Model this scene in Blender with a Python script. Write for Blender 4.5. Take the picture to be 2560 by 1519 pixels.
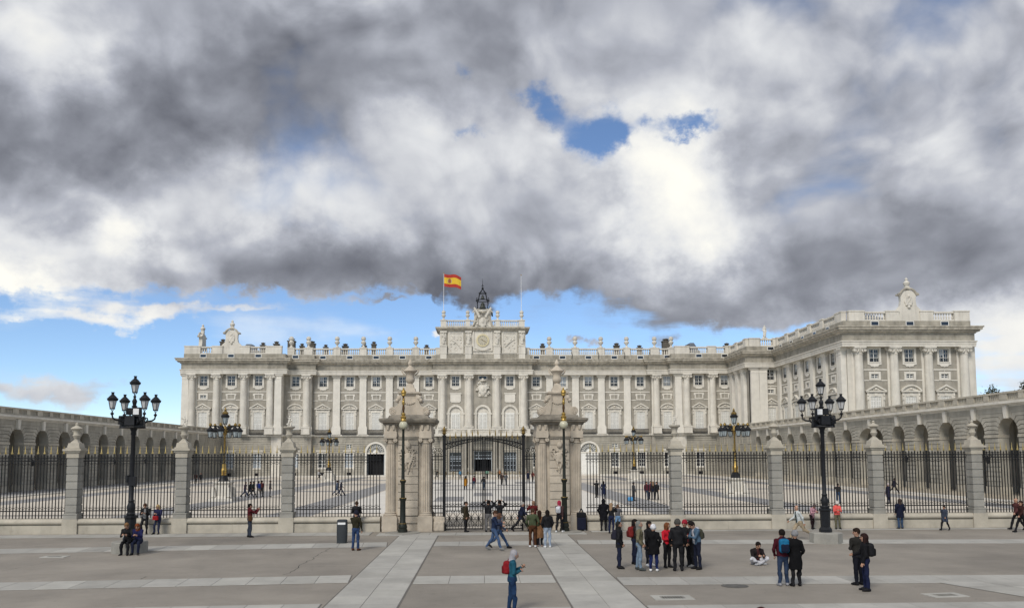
import bpy, bmesh, math, random
import numpy as np
from mathutils import Matrix, Vector
R = math.radians
PI = math.pi
for o in list(bpy.data.objects): bpy.data.objects.remove(o)
scene = bpy.context.scene
COL = scene.collection
random.seed(7)

# ------------------------------------------------------------------ camera
# eye 4.1 m above the square (on the steps opposite the gate), 29.5 mm, turned 2 deg right, pitched 4.9 deg up
F_PX, CX, CY, EYE = 2100.0, 1280.0, 960.0, 4.1
YAW, PITCH, ROLL = R(2.0), R(4.9), R(0.25)
fw = Vector((math.sin(YAW)*math.cos(PITCH), math.cos(YAW)*math.cos(PITCH), math.sin(PITCH)))
r0 = Vector((math.cos(YAW), -math.sin(YAW), 0)); u0 = r0.cross(fw)
rt = r0*math.cos(ROLL)-u0*math.sin(ROLL); up = u0*math.cos(ROLL)+r0*math.sin(ROLL)
cam_data = bpy.data.cameras.new('camera'); cam = bpy.data.objects.new('camera', cam_data); COL.objects.link(cam)
cam.matrix_world = Matrix(((rt.x, up.x, -fw.x, 0), (rt.y, up.y, -fw.y, 0), (rt.z, up.z, -fw.z, EYE), (0, 0, 0, 1)))
cam_data.sensor_width = 36; cam_data.lens = F_PX/2560*36
cam_data.shift_y = (CY-759.5)/2560
cam_data.clip_end = 6000
scene.camera = cam
def ray(px, py): return fw + rt*((px-CX)/F_PX) - up*((py-CY)/F_PX)
def gnd(px, py, z=0.0):
    d = ray(px, py); t = (z-EYE)/d.z; return Vector((d.x*t, d.y*t, z))
def azel(px, py):
    d = ray(px, py).normalized(); return math.atan2(d.x, d.y), math.asin(d.z)

# ------------------------------------------------------------------ world: clear blue low down, a broken cloud deck above
SUN_EL, SUN_AZ = R(42), R(205)      # sun behind the camera, to its left, veiled by cloud
world = bpy.data.worlds.new('World'); scene.world = world; world.use_nodes = True
world.cycles.sampling_method = 'MANUAL'; world.cycles.sample_map_resolution = 256
nt = world.node_tree; nt.nodes.clear()
def N(t, **kw):
    n = nt.nodes.new(t)
    for k, v in kw.items(): setattr(n, k, v)
    return n
def setin(sock, v):
    if isinstance(v, bpy.types.NodeSocket): nt.links.new(v, sock)
    else: sock.default_value = v
def M(op, a, b=None, c=None, clamp=False):
    n = N('ShaderNodeMath', operation=op, use_clamp=clamp); setin(n.inputs[0], a)
    if b is not None: setin(n.inputs[1], b)
    if c is not None: setin(n.inputs[2], c)
    return n.outputs[0]
def sstep(x, lo, hi):
    n = N('ShaderNodeMapRange', interpolation_type='SMOOTHSTEP'); setin(n.inputs[0], x); n.inputs[1].default_value = lo; n.inputs[2].default_value = hi
    return n.outputs[0]
def noise(vec, scale, detail=5, rough=0.55, w=0):
    n = N('ShaderNodeTexNoise'); nt.links.new(vec, n.inputs['Vector']); n.inputs['Scale'].default_value = scale
    n.inputs['Detail'].default_value = detail; n.inputs['Roughness'].default_value = rough
    return n
tc = N('ShaderNodeTexCoord'); nrm = N('ShaderNodeVectorMath', operation='NORMALIZE'); nt.links.new(tc.outputs['Generated'], nrm.inputs[0])
sx = N('ShaderNodeSeparateXYZ'); nt.links.new(nrm.outputs[0], sx.inputs[0])
DX, DY, DZ = sx.outputs
AZ = M('ARCTAN2', DX, DY); EL = M('ARCSINE', DZ)
st = N('ShaderNodeVectorMath', operation='MULTIPLY'); nt.links.new(nrm.outputs[0], st.inputs[0]); st.inputs[1].default_value = (1.0, 1.0, 1.2)
Q = st.outputs[0]
w1 = noise(Q, 3.0, 3, 0.5); ws = N('ShaderNodeSeparateXYZ'); nt.links.new(w1.outputs['Color'], ws.inputs[0])
w2 = noise(Q, 16.0, 6, 0.62); ws2 = N('ShaderNodeSeparateXYZ'); nt.links.new(w2.outputs['Color'], ws2.inputs[0])
AZw = M('ADD', M('ADD', AZ, M('MULTIPLY', M('SUBTRACT', ws.outputs[0], 0.5), 0.12)), M('MULTIPLY', M('SUBTRACT', ws2.outputs[0], 0.5), 0.11))
ELw = M('ADD', M('ADD', EL, M('MULTIPLY', M('SUBTRACT', ws.outputs[1], 0.5), 0.07)), M('MULTIPLY', M('SUBTRACT', ws2.outputs[1], 0.5), 0.08))
def blob(px, py, sxp, syp, amp, tilt=0.0):
    a, e = azel(px, py)
    dx = M('SUBTRACT', AZw, a); dy = M('SUBTRACT', ELw, e)
    if tilt: dy = M('SUBTRACT', dy, M('MULTIPLY', dx, tilt))
    qx = M('MULTIPLY', dx, F_PX/sxp); qy = M('MULTIPLY', dy, F_PX/syp)
    s = M('ADD', M('MULTIPLY', qx, qx), M('MULTIPLY', qy, qy))
    return M('MULTIPLY', M('EXPONENT', M('MULTIPLY', s, -1.0)), amp)
def total(first, items):
    s = first
    for it in items: s = M('ADD', s, it) if s is not None else it
    return s
# billowing density, sampled twice (the second time a little towards the light) so that puffs are lit on one side
wv = N('ShaderNodeVectorMath', operation='MULTIPLY_ADD'); nt.links.new(w1.outputs['Color'], wv.inputs[0]); wv.inputs[1].default_value = (0.16, 0.16, 0.16); nt.links.new(Q, wv.inputs[2])
def density(vec):
    n = noise(vec, 4.0, 8, 0.53).outputs['Fac']
    v = N('ShaderNodeTexVoronoi'); v.feature = 'F1'; v.inputs['Scale'].default_value = 9.0; v.inputs['Detail'].default_value = 2.0; v.inputs['Roughness'].default_value = 0.55; v.inputs['Lacunarity'].default_value = 2.2
    nt.links.new(vec, v.inputs['Vector'])
    return M('ADD', M('MULTIPLY', n, 0.84), M('MULTIPLY', M('SUBTRACT', 1.0, v.outputs['Distance']), 0.16))
sh_ = N('ShaderNodeVectorMath', operation='ADD'); nt.links.new(wv.outputs[0], sh_.inputs[0]); sh_.inputs[1].default_value = (0.014, -0.006, 0.036)
dA = density(wv.outputs[0]); dB = density(sh_.outputs[0])
fine = M('SUBTRACT', dA, 0.51); relief = M('SUBTRACT', dA, dB)
# cover: the cloud deck ends about 11 deg above the horizon; holes open in it
cover = M('ADD', M('MULTIPLY', M('SUBTRACT', sstep(ELw, 0.165, 0.225), 0.5), 2.2), M('MULTIPLY', fine, 4.2))
cover = total(cover, [blob(1385, 280, 75, 50, -1.7), blob(1480, 365, 84, 50, -1.5), blob(1690, 345, 82, 42, -2.2), blob(1165, 172, 34, 22, -0.95), blob(1440, 165, 50, 26, -0.35), blob(1185, 350, 40, 16, -0.8), blob(2280, 700, 330, 90, 1.6), blob(1330, 330, 60, 60, 0.5),
                      blob(1550, 400, 45, 40, -1.0), blob(1690, 520, 150, 130, 2.0), blob(250, 650, 330, 70, 1.1), blob(330, 585, 80, 60, 1.2),
                      blob(250, 985, 260, 42, 1.7), blob(2560, 900, 330, 210, 1.9), blob(2000, 790, 320, 60, 1.2), blob(1800, 770, 260, 40, 1.2), blob(800, 705, 420, 50, 1.0), blob(1250, 735, 300, 35, 0.8),
                      blob(120, 715, 240, 24, 1.1, -0.18), blob(160, 800, 280, 28, 1.35, -0.06), blob(480, 808, 110, 20, 1.2, 0.1), blob(620, 780, 230, 15, 0.9, 0.08), blob(90, 745, 200, 18, 0.7, -0.2),
                      blob(260, 900, 90, 9, 1.2), blob(255, 868, 60, 9, 1.1), blob(1080, 842, 30, 16, 1.9), blob(1460, 842, 35, 16, 1.8), blob(930, 768, 60, 9, 1.3), blob(1120, 780, 60, 14, 0.9, -0.9)])
sv = N('ShaderNodeVectorMath', operation='MULTIPLY'); nt.links.new(nrm.outputs[0], sv.inputs[0]); sv.inputs[1].default_value = (1.0, 1.0, 6.0)
streaks = noise(sv.outputs[0], 5.0, 6, 0.55).outputs['Fac']
low = M('SUBTRACT', 1.0, sstep(EL, 0.17, 0.21))
cover = M('ADD', cover, M('MULTIPLY', M('MULTIPLY', M('SUBTRACT', streaks, 0.50), 4.2), low))
alpha = M('MAXIMUM', sstep(cover, -0.62, 0.55), M('MULTIPLY', sstep(M('ADD', fine, M('MULTIPLY', M('SUBTRACT', streaks, 0.5), 0.6)), -0.10, 0.14), 0.38))
# brightness of the cloud base
amt = M('ADD', 0.45, M('MULTIPLY', sstep(ws.outputs[2], 0.38, 0.62), 1.0))
lum = M('ADD', M('ADD', 0.485, M('MULTIPLY', fine, 0.52)), M('MULTIPLY', M('MULTIPLY', relief, 1.05), amt))
lum = total(lum, [blob(400, 270, 700, 130, -0.29, 0.2), blob(700, 110, 520, 130, -0.14), blob(100, 110, 120, 110, 0.24), blob(780, 490, 330, 110, 0.28, 0.15), blob(1020, 290, 240, 100, 0.20, -0.3),
                  blob(900, 685, 480, 75, -0.31, -0.03), blob(1250, 30, 140, 120, -0.12), blob(1640, 430, 130, 120, 0.36), blob(1710, 510, 165, 145, 0.34), blob(1770, 600, 180, 75, 0.20), blob(1900, 300, 300, 160, -0.07),
                  blob(2100, 130, 450, 160, 0.10), blob(2350, 420, 260, 160, 0.06), blob(2150, 640, 320, 90, -0.20), blob(1750, 755, 440, 60, -0.22), blob(1330, 700, 200, 60, -0.15), blob(2400, 720, 200, 50, -0.14), blob(330, 590, 75, 55, 0.46), blob(50, 660, 180, 110, 0.30), blob(330, 650, 200, 30, 0.12),
                  blob(2560, 880, 260, 120, 0.40), blob(250, 820, 500, 60, 0.40), blob(120, 720, 240, 40, 0.3), blob(250, 965, 260, 40, 0.14), blob(1070, 842, 420, 20, 0.3), blob(1300, 600, 200, 100, -0.03), blob(1400, 370, 160, 60, 0.14)])
ramp = N('ShaderNodeValToRGB'); nt.links.new(lum, ramp.inputs[0])
el = ramp.color_ramp.elements
el[0].position = 0.0; el[0].color = (0.14, 0.148, 0.178, 1); el[1].position = 1.0; el[1].color = (1.06, 1.04, 0.95, 1)
for p, c in ((0.26, (0.285, 0.30, 0.345, 1)), (0.46, (0.465, 0.485, 0.545, 1)), (0.68, (0.75, 0.765, 0.79, 1)), (0.86, (0.93, 0.925, 0.89, 1))):
    e = el.new(p); e.color = c
sky = N('ShaderNodeTexSky', sky_type='NISHITA'); sky.sun_disc = False; sky.sun_elevation = SUN_EL; sky.sun_rotation = SUN_AZ
sky.air_density = 1.0; sky.dust_density = 0.0; sky.ozone_density = 3.5; sky.altitude = 2500
bg1 = N('ShaderNodeBackground'); nt.links.new(sky.outputs[0], bg1.inputs[0]); bg1.inputs[1].default_value = 0.10
bg2 = N('ShaderNodeBackground'); nt.links.new(ramp.outputs[0], bg2.inputs[0]); bg2.inputs[1].default_value = 0.70
mx = N('ShaderNodeMixShader'); nt.links.new(alpha, mx.inputs[0]); nt.links.new(bg1.outputs[0], mx.inputs[1]); nt.links.new(bg2.outputs[0], mx.inputs[2])
wo = N('ShaderNodeOutputWorld'); nt.links.new(mx.outputs[0], wo.inputs[0])

sun_d = bpy.data.lights.new('sun', 'SUN'); sun_d.energy = 1.8; sun_d.angle = R(20); sun_d.color = (1.0, 0.95, 0.87)
sun = bpy.data.objects.new('sun', sun_d); COL.objects.link(sun)
sdir = Vector((math.sin(SUN_AZ)*math.cos(SUN_EL), math.cos(SUN_AZ)*math.cos(SUN_EL), math.sin(SUN_EL)))
sun.rotation_euler = sdir.to_track_quat('Z', 'Y').to_euler(); sun.location = (0, 0, 80)
vs = scene.view_settings; vs.view_transform = 'Standard'; vs.look = 'None'; vs.exposure = 0.50; vs.gamma = 1.0; vs.use_curve_mapping = False
scene.render.engine = 'CYCLES'

# ------------------------------------------------------------------ materials
MAT = {}
def mat(name, col, rough=0.85, var=0.12, scale=0.8, bump=0.0, bscale=40, metal=0.0, spec=0.3, streak=0.0, speck=0.0, col2=None, rnd=0.0, patch=0.0, spots=0.0):
    if name in MAT: return MAT[name]
    m = bpy.data.materials.new(name); m.use_nodes = True; t = m.node_tree; b = t.nodes['Principled BSDF']
    b.inputs['Roughness'].default_value = rough; b.inputs['Metallic'].default_value = metal; b.inputs['Specular IOR Level'].default_value = spec
    geo = t.nodes.new('ShaderNodeNewGeometry'); L = t.links.new
    c2 = col2 or tuple(c*(1-2.2*var) for c in col)
    c1 = tuple(min(1, c*(1+var)) for c in col)
    if var > 0:
        n = t.nodes.new('ShaderNodeTexNoise'); n.inputs['Scale'].default_value = scale; n.inputs['Detail'].default_value = 7; n.inputs['Roughness'].default_value = 0.65
        L(geo.outputs['Position'], n.inputs['Vector'])
        mr = t.nodes.new('ShaderNodeMapRange'); L(n.outputs['Fac'], mr.inputs[0]); mr.inputs[1].default_value = 0.3; mr.inputs[2].default_value = 0.7
        mixn = t.nodes.new('ShaderNodeMix'); mixn.data_type = 'RGBA'; L(mr.outputs[0], mixn.inputs[0]); mixn.inputs[6].default_value = c2+(1,); mixn.inputs[7].default_value = c1+(1,)
        cur = mixn.outputs[2]
        if streak > 0:
            mp = t.nodes.new('ShaderNodeMapping'); mp.inputs['Scale'].default_value = (1.7, 1.7, 0.16); L(geo.outputs['Position'], mp.inputs[0])
            n2 = t.nodes.new('ShaderNodeTexNoise'); n2.inputs['Scale'].default_value = 1.0; n2.inputs['Detail'].default_value = 5; L(mp.outputs[0], n2.inputs['Vector'])
            m2 = t.nodes.new('ShaderNodeMapRange'); L(n2.outputs['Fac'], m2.inputs[0]); m2.inputs[1].default_value = 0.48; m2.inputs[2].default_value = 0.72; m2.inputs[4].default_value = streak
            mm = t.nodes.new('ShaderNodeMix'); mm.data_type = 'RGBA'; L(m2.outputs[0], mm.inputs[0]); L(cur, mm.inputs[6]); mm.inputs[7].default_value = tuple(c*0.42 for c in col)+(1,)
            cur = mm.outputs[2]
        if speck > 0:
            n3 = t.nodes.new('ShaderNodeTexNoise'); n3.inputs['Scale'].default_value = 55; n3.inputs['Detail'].default_value = 3; L(geo.outputs['Position'], n3.inputs['Vector'])
            m3 = t.nodes.new('ShaderNodeMapRange'); L(n3.outputs['Fac'], m3.inputs[0]); m3.inputs[1].default_value = 0.3; m3.inputs[2].default_value = 0.7; m3.inputs[3].default_value = 1-speck; m3.inputs[4].default_value = 1+speck
            mm = t.nodes.new('ShaderNodeMix'); mm.data_type = 'RGBA'; mm.blend_type = 'MULTIPLY'; mm.inputs[0].default_value = 1.0; L(cur, mm.inputs[6]); L(m3.outputs[0], mm.inputs[7])
            cur = mm.outputs[2]
        def mul(cur, fac):
            mm = t.nodes.new('ShaderNodeMix'); mm.data_type = 'RGBA'; mm.blend_type = 'MULTIPLY'; mm.inputs[0].default_value = 1.0; L(cur, mm.inputs[6]); L(fac, mm.inputs[7]); return mm.outputs[2]
        def rng(src, a0, a1, b0, b1):
            q = t.nodes.new('ShaderNodeMapRange'); L(src, q.inputs[0])
            for i_, v_ in enumerate((a0, a1, b0, b1)): q.inputs[i_+1].default_value = v_
            return q.outputs[0]
        if rnd > 0:
            oi = t.nodes.new('ShaderNodeObjectInfo'); cur = mul(cur, rng(oi.outputs['Random'], 0, 1, 1-rnd, 1+rnd))
        if patch > 0:
            n4 = t.nodes.new('ShaderNodeTexNoise'); n4.inputs['Scale'].default_value = 0.11; n4.inputs['Detail'].default_value = 6; n4.inputs['Roughness'].default_value = 0.7; L(geo.outputs['Position'], n4.inputs['Vector'])
            cur = mul(cur, rng(n4.outputs['Fac'], 0.35, 0.65, 1-patch, 1+patch))
        if spots > 0:
            vo = t.nodes.new('ShaderNodeTexVoronoi'); vo.inputs['Scale'].default_value = 1.6; L(geo.outputs['Position'], vo.inputs['Vector']); cur = mul(cur, rng(vo.outputs['Distance'], 0.035, 0.06, 1-spots, 1.0))
            n5 = t.nodes.new('ShaderNodeTexNoise'); n5.inputs['Scale'].default_value = 0.45; n5.inputs['Detail'].default_value = 8; n5.inputs['Roughness'].default_value = 0.8; L(geo.outputs['Position'], n5.inputs['Vector'])
            cur = mul(cur, rng(n5.outputs['Fac'], 0.30, 0.42, 1-spots*0.45, 1.0))
        L(cur, b.inputs['Base Color'])
    else: b.inputs['Base Color'].default_value = tuple(col)+(1,)
    if bump > 0:
        nb = t.nodes.new('ShaderNodeTexNoise'); nb.inputs['Scale'].default_value = bscale; nb.inputs['Detail'].default_value = 4; L(geo.outputs['Position'], nb.inputs['Vector'])
        bp = t.nodes.new('ShaderNodeBump'); bp.inputs['Strength'].default_value = bump; bp.inputs['Distance'].default_value = 0.02; L(nb.outputs['Fac'], bp.inputs['Height']); L(bp.outputs[0], b.inputs['Normal'])
    MAT[name] = m; return m
WHITE = mat('limestone', (0.665, 0.628, 0.556), 0.85, 0.08, 0.5, 0.25, 12, streak=0.30, rnd=0.03)
WHITE2 = mat('limestone_clean', (0.70, 0.665, 0.595), 0.8, 0.06, 0.7, 0.15, 12, streak=0.10)
GREYW = mat('grey_ashlar', (0.358, 0.332, 0.283), 0.9, 0.12, 0.7, 0.3, 9, streak=0.3, rnd=0.04)
RUST = mat('rusticated_granite', (0.39, 0.365, 0.31), 0.9, 0.13, 0.6, 0.4, 10, streak=0.25, rnd=0.09)
FRIEZE = mat('weathered_frieze', (0.385, 0.355, 0.295), 0.9, 0.2, 0.6, 0.4, 8, streak=0.5)
DARKST = mat('weathered_cornice', (0.50, 0.46, 0.385), 0.9, 0.22, 1.0, 0.4, 14, streak=0.5)
CREAM = mat('cream_stone', (0.47, 0.43, 0.355), 0.85, 0.11, 0.9, 0.3, 20, streak=0.22, speck=0.08, rnd=0.06, spots=0.25)
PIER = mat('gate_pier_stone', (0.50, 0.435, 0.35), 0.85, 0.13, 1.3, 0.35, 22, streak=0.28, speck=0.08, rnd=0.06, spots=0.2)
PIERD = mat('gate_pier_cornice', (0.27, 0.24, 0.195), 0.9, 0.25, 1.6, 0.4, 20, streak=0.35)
GRAN = mat('grey_granite', (0.305, 0.293, 0.262), 0.8, 0.10, 1.2, 0.3, 40, speck=0.10, streak=0.12, rnd=0.08)
ROOF = mat('slate_roof', (0.13, 0.15, 0.18), 0.6, 0.15, 0.8)
CHIM = mat('chimney_stone', (0.13, 0.115, 0.095), 0.9, 0.2, 2)
IRON = mat('black_iron', (0.009, 0.009, 0.010), 0.55, 0.2, 3, spec=0.25)
LAMPIRON = mat('lamp_iron', (0.011, 0.012, 0.015), 0.5, 0.25, 4, 0.2, 60, spec=0.3)
GREENIRON = mat('dark_green_iron', (0.016, 0.019, 0.013), 0.5, 0.2, 4, spec=0.35)
GOLD = mat('gilding', (0.50, 0.34, 0.10), 0.4, 0.25, 9, metal=0.75)
GILT = mat('aged_gilding', (0.27, 0.185, 0.06), 0.5, 0.35, 9, metal=0.6)
GLASS = mat('window_glass', (0.02, 0.024, 0.03), 0.08, 0.0, spec=0.6)
BLIND = mat('window_blind', (0.42, 0.47, 0.52), 0.5, 0.08, 2)
WOOD = mat('white_joinery', (0.80, 0.79, 0.75), 0.6, 0.06, 2)
SHUT = mat('cream_shutter', (0.66, 0.62, 0.53), 0.65, 0.05, 2)
SHUTP = mat('shutter_panel', (0.56, 0.55, 0.51), 0.5, 0.05, 2)
DARK = mat('dark_interior', (0.012, 0.012, 0.013), 0.9, 0.0)  # near-black; also paints the unlit depth behind doors and grate bars
LGLASS = mat('lantern_glass', (0.50, 0.50, 0.50), 0.25, 0.05, 5, spec=0.5)
LGLASS2 = mat('clear_lantern_glass', (0.30, 0.35, 0.37), 0.15, 0.1, 5, spec=0.6)
GLOBE = mat('globe_glass', (0.52, 0.50, 0.37), 0.25, 0.08, 6, spec=0.5)
ASPH = mat('plaza_gravel_asphalt', (0.262, 0.236, 0.20), 0.72, 0.07, 0.35, 0.5, 90, spec=0.45, speck=0.18, patch=0.2, spots=0.55)
SLAB = [mat('paving_slab_%s' % k, c, 0.8, 0.08, 0.9, 0.2, 50, speck=0.07, rnd=0.07, patch=0.05, spots=0.25) for k, c in zip(('pale', 'mid', 'grey'), ((0.385, 0.375, 0.345), (0.355, 0.345, 0.315), (0.41, 0.40, 0.365)))]
JOINT = mat('paving_joint', (0.15, 0.14, 0.125), 0.95, 0.1, 2)
COURT = mat('courtyard_pale_paving', (0.60, 0.545, 0.46), 0.85, 0.06, 0.25, 0.2, 30)
COURTG = mat('courtyard_grey_paving', (0.31, 0.305, 0.30), 0.85, 0.08, 0.3, 0.2, 30)
COURTW = mat('courtyard_white_paving', (0.66, 0.63, 0.57), 0.85, 0.05, 0.3)
COURTT = mat('courtyard_tan_paving', (0.40, 0.355, 0.28), 0.85, 0.08, 0.4)
METALW = mat('white_metal', (0.75, 0.75, 0.75), 0.4, 0.0, spec=0.5)

# ------------------------------------------------------------------ mesh helpers
class MB:
    def __init__(s): s.v = []; s.f = []; s.m = []; s.cur = 0
    def add(s, vs, fs):
        o = len(s.v); s.v += [tuple(p) for p in vs]; s.f += [tuple(o+i for i in f) for f in fs]; s.m += [s.cur]*len(fs); return s
    def box(s, x0, x1, y0, y1, z0, z1):
        return s.add([(x0, y0, z0), (x1, y0, z0), (x1, y1, z0), (x0, y1, z0), (x0, y0, z1), (x1, y0, z1), (x1, y1, z1), (x0, y1, z1)],
                     [(0, 3, 2, 1), (4, 5, 6, 7), (0, 1, 5, 4), (1, 2, 6, 5), (2, 3, 7, 6), (3, 0, 4, 7)])
    def frus(s, x, y, z0, z1, w0, d0, w1, d1):
        a = [(x+i*w0/2, y+j*d0/2, z0) for i, j in ((-1, -1), (1, -1), (1, 1), (-1, 1))]; b = [(x+i*w1/2, y+j*d1/2, z1) for i, j in ((-1, -1), (1, -1), (1, 1), (-1, 1))]
        return s.add(a+b, [(0, 3, 2, 1), (4, 5, 6, 7), (0, 1, 5, 4), (1, 2, 6, 5), (2, 3, 7, 6), (3, 0, 4, 7)])
    def prism(s, poly, y0, y1):           # polygon in x,z (counter-clockwise seen from -y), extruded along y
        n = len(poly); a = [(x, y0, z) for x, z in poly]; b = [(x, y1, z) for x, z in poly]
        return s.add(a+b, [tuple(range(n)), tuple(range(2*n-1, n-1, -1))]+[(i, i+n, (i+1) % n+n, (i+1) % n) for i in range(n)])
    def prismz(s, poly, z0, z1):          # polygon in x,y (ccw from above)
        n = len(poly); a = [(x, y, z0) for x, y in poly]; b = [(x, y, z1) for x, y in poly]
        return s.add(a+b, [tuple(range(n-1, -1, -1)), tuple(range(n, 2*n))]+[(i, (i+1) % n, (i+1) % n+n, i+n) for i in range(n)])
    def lathe(s, prof, n=16, x=0, y=0, z=0, ph=0.0, flute=0.0, sy=1.0):
        vs = []; fs = []; k = len(prof)
        for r, h in prof:
            for i in range(n):
                a = 2*PI*i/n+ph; q = r*(1-flute*(i % 2)); vs.append((x+q*math.cos(a), y+q*math.sin(a)*sy, z+h))
        for j in range(k-1):
            for i in range(n):
                i2 = (i+1) % n; fs.append((j*n+i, j*n+i2, (j+1)*n+i2, (j+1)*n+i))
        fs.append(tuple(range(n-1, -1, -1))); fs.append(tuple(range((k-1)*n, k*n)))
        return s.add(vs, fs)
    def tube(s, pts, r, n=6, closed=False):
        pts = [Vector(p) for p in pts]; k = len(pts); vs = []; fs = []
        rr = r if isinstance(r, (list, tuple)) else [r]*k
        prev = None
        for i, p in enumerate(pts):
            if closed: d = pts[(i+1) % k]-pts[i-1]
            else: d = pts[min(i+1, k-1)]-pts[max(i-1, 0)]
            d.normalize()
            if prev is None:
                a = Vector((0, 0, 1)) if abs(d.z) < 0.9 else Vector((1, 0, 0)); e1 = d.cross(a).normalized()
            else: e1 = (prev-d*prev.dot(d)).normalized()
            prev = e1; e2 = d.cross(e1)
            for j in range(n):
                t = 2*PI*j/n; vs.append(p+(e1*math.cos(t)+e2*math.sin(t))*rr[i])
        for i in range(k if closed else k-1):
            for j in range(n):
                a0 = i*n+j; a1 = i*n+(j+1) % n; b0 = ((i+1) % k)*n+j; b1 = ((i+1) % k)*n+(j+1) % n
                fs.append((a0, a1, b1, b0))
        if not closed: fs.append(tuple(range(n-1, -1, -1))); fs.append(tuple(range((k-1)*n, k*n)))
        return s.add(vs, fs)
    def ball(s, x, y, z, r, n=12, sz=1.0, sy=1.0, half=None):
        k = max(4, n//2); prof = [(max(1e-3, r*math.sin(PI*i/k)), -r*sz*math.cos(PI*i/k)) for i in range(k+1)]
        return s.lathe(prof, n, x, y, z, sy=sy)
    def tri(s): return sum(len(f)-2 for f in s.f)
    def mesh(s, name, mats, smooth=0):
        me = bpy.data.meshes.new(name); me.from_pydata(s.v, [], s.f)
        for m in (mats if isinstance(mats, (list, tuple)) else [mats]): me.materials.append(m)
        if any(s.m): me.polygons.foreach_set('material_index', s.m)
        me.validate(); 
        bm = bmesh.new(); bm.from_mesh(me); bmesh.ops.recalc_face_normals(bm, faces=bm.faces); bm.to_mesh(me); bm.free()
        if smooth:
            me.polygons.foreach_set('use_smooth', [True]*len(me.polygons)); me.set_sharp_from_angle(angle=R(smooth))
        me.update(); return me
def O(name, me, parent=None, loc=(0, 0, 0), rz=0.0, scale=None):
    o = bpy.data.objects.new(name, me); COL.objects.link(o); o.location = loc; o.rotation_euler = (0, 0, rz)
    if scale: o.scale = scale
    if parent is not None: o.parent = parent
    return o
def tag(o, label, cat, group=None):
    o['label'] = label; o['category'] = cat
    if group: o['group'] = group
    return o
def E(name, loc, label, cat, group=None, rz=0.0):
    o = bpy.data.objects.new(name, None); COL.objects.link(o); o.location = loc; o.rotation_euler = (0, 0, rz); o.empty_display_size = 0.2
    return tag(o, label, cat, group)
def struct(o): o['kind'] = 'structure'; return o
def stuff(o): o['kind'] = 'stuff'; return o
CACHE = {}
def cached(key, fn):
    if key not in CACHE: CACHE[key] = fn()
    return CACHE[key]
def copy_tree(o, parent=None):
    c = o.copy(); COL.objects.link(c)
    if parent is not None: c.parent = parent
    for ch in list(o.children): copy_tree(ch, c)
    return c
def sweep(mb, path, prof, closed=False):
    """profile (out, z) swept along a plan polyline; out is to the right of the direction of travel"""
    n = len(path); k = len(prof); P = [Vector((p[0], p[1])) for p in path]; vs = []
    for i in range(n):
        def nrm_(a, b):
            d = (b-a).normalized(); return Vector((d.y, -d.x))
        n1 = nrm_(P[i-1], P[i]) if (i > 0 or closed) else None
        n2 = nrm_(P[i], P[(i+1) % n]) if (i < n-1 or closed) else None
        if n1 is None: m = n2
        elif n2 is None: m = n1
        else:
            m = (n1+n2); m = m/max(0.2, m.length_squared)*2
        for o_, z in prof: q = P[i]+m*o_; vs.append((q.x, q.y, z))
    fs = []
    for i in range(n if closed else n-1):
        for j in range(k):
            j2 = (j+1) % k; a = i*k+j; b = i*k+j2; c = ((i+1) % n)*k+j2; d = ((i+1) % n)*k+j
            fs.append((a, b, c, d))
    if not closed: fs.append(tuple(range(k))); fs.append(tuple(range(n*k-1, (n-1)*k-1, -1)))
    return mb.add(vs, fs)
def arc(cx, cz, r, a0, a1, n, rx=None):
    return [(cx+(rx or r)*math.cos(a0+(a1-a0)*i/n), cz+r*math.sin(a0+(a1-a0)*i/n)) for i in range(n+1)]
def spiral(cx, cz, r0, r1, a0, turns, n):
    return [(cx+(r0+(r1-r0)*i/n)*math.cos(a0+turns*2*PI*i/n), cz+(r0+(r1-r0)*i/n)*math.sin(a0+turns*2*PI*i/n)) for i in range(n+1)]

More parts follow.
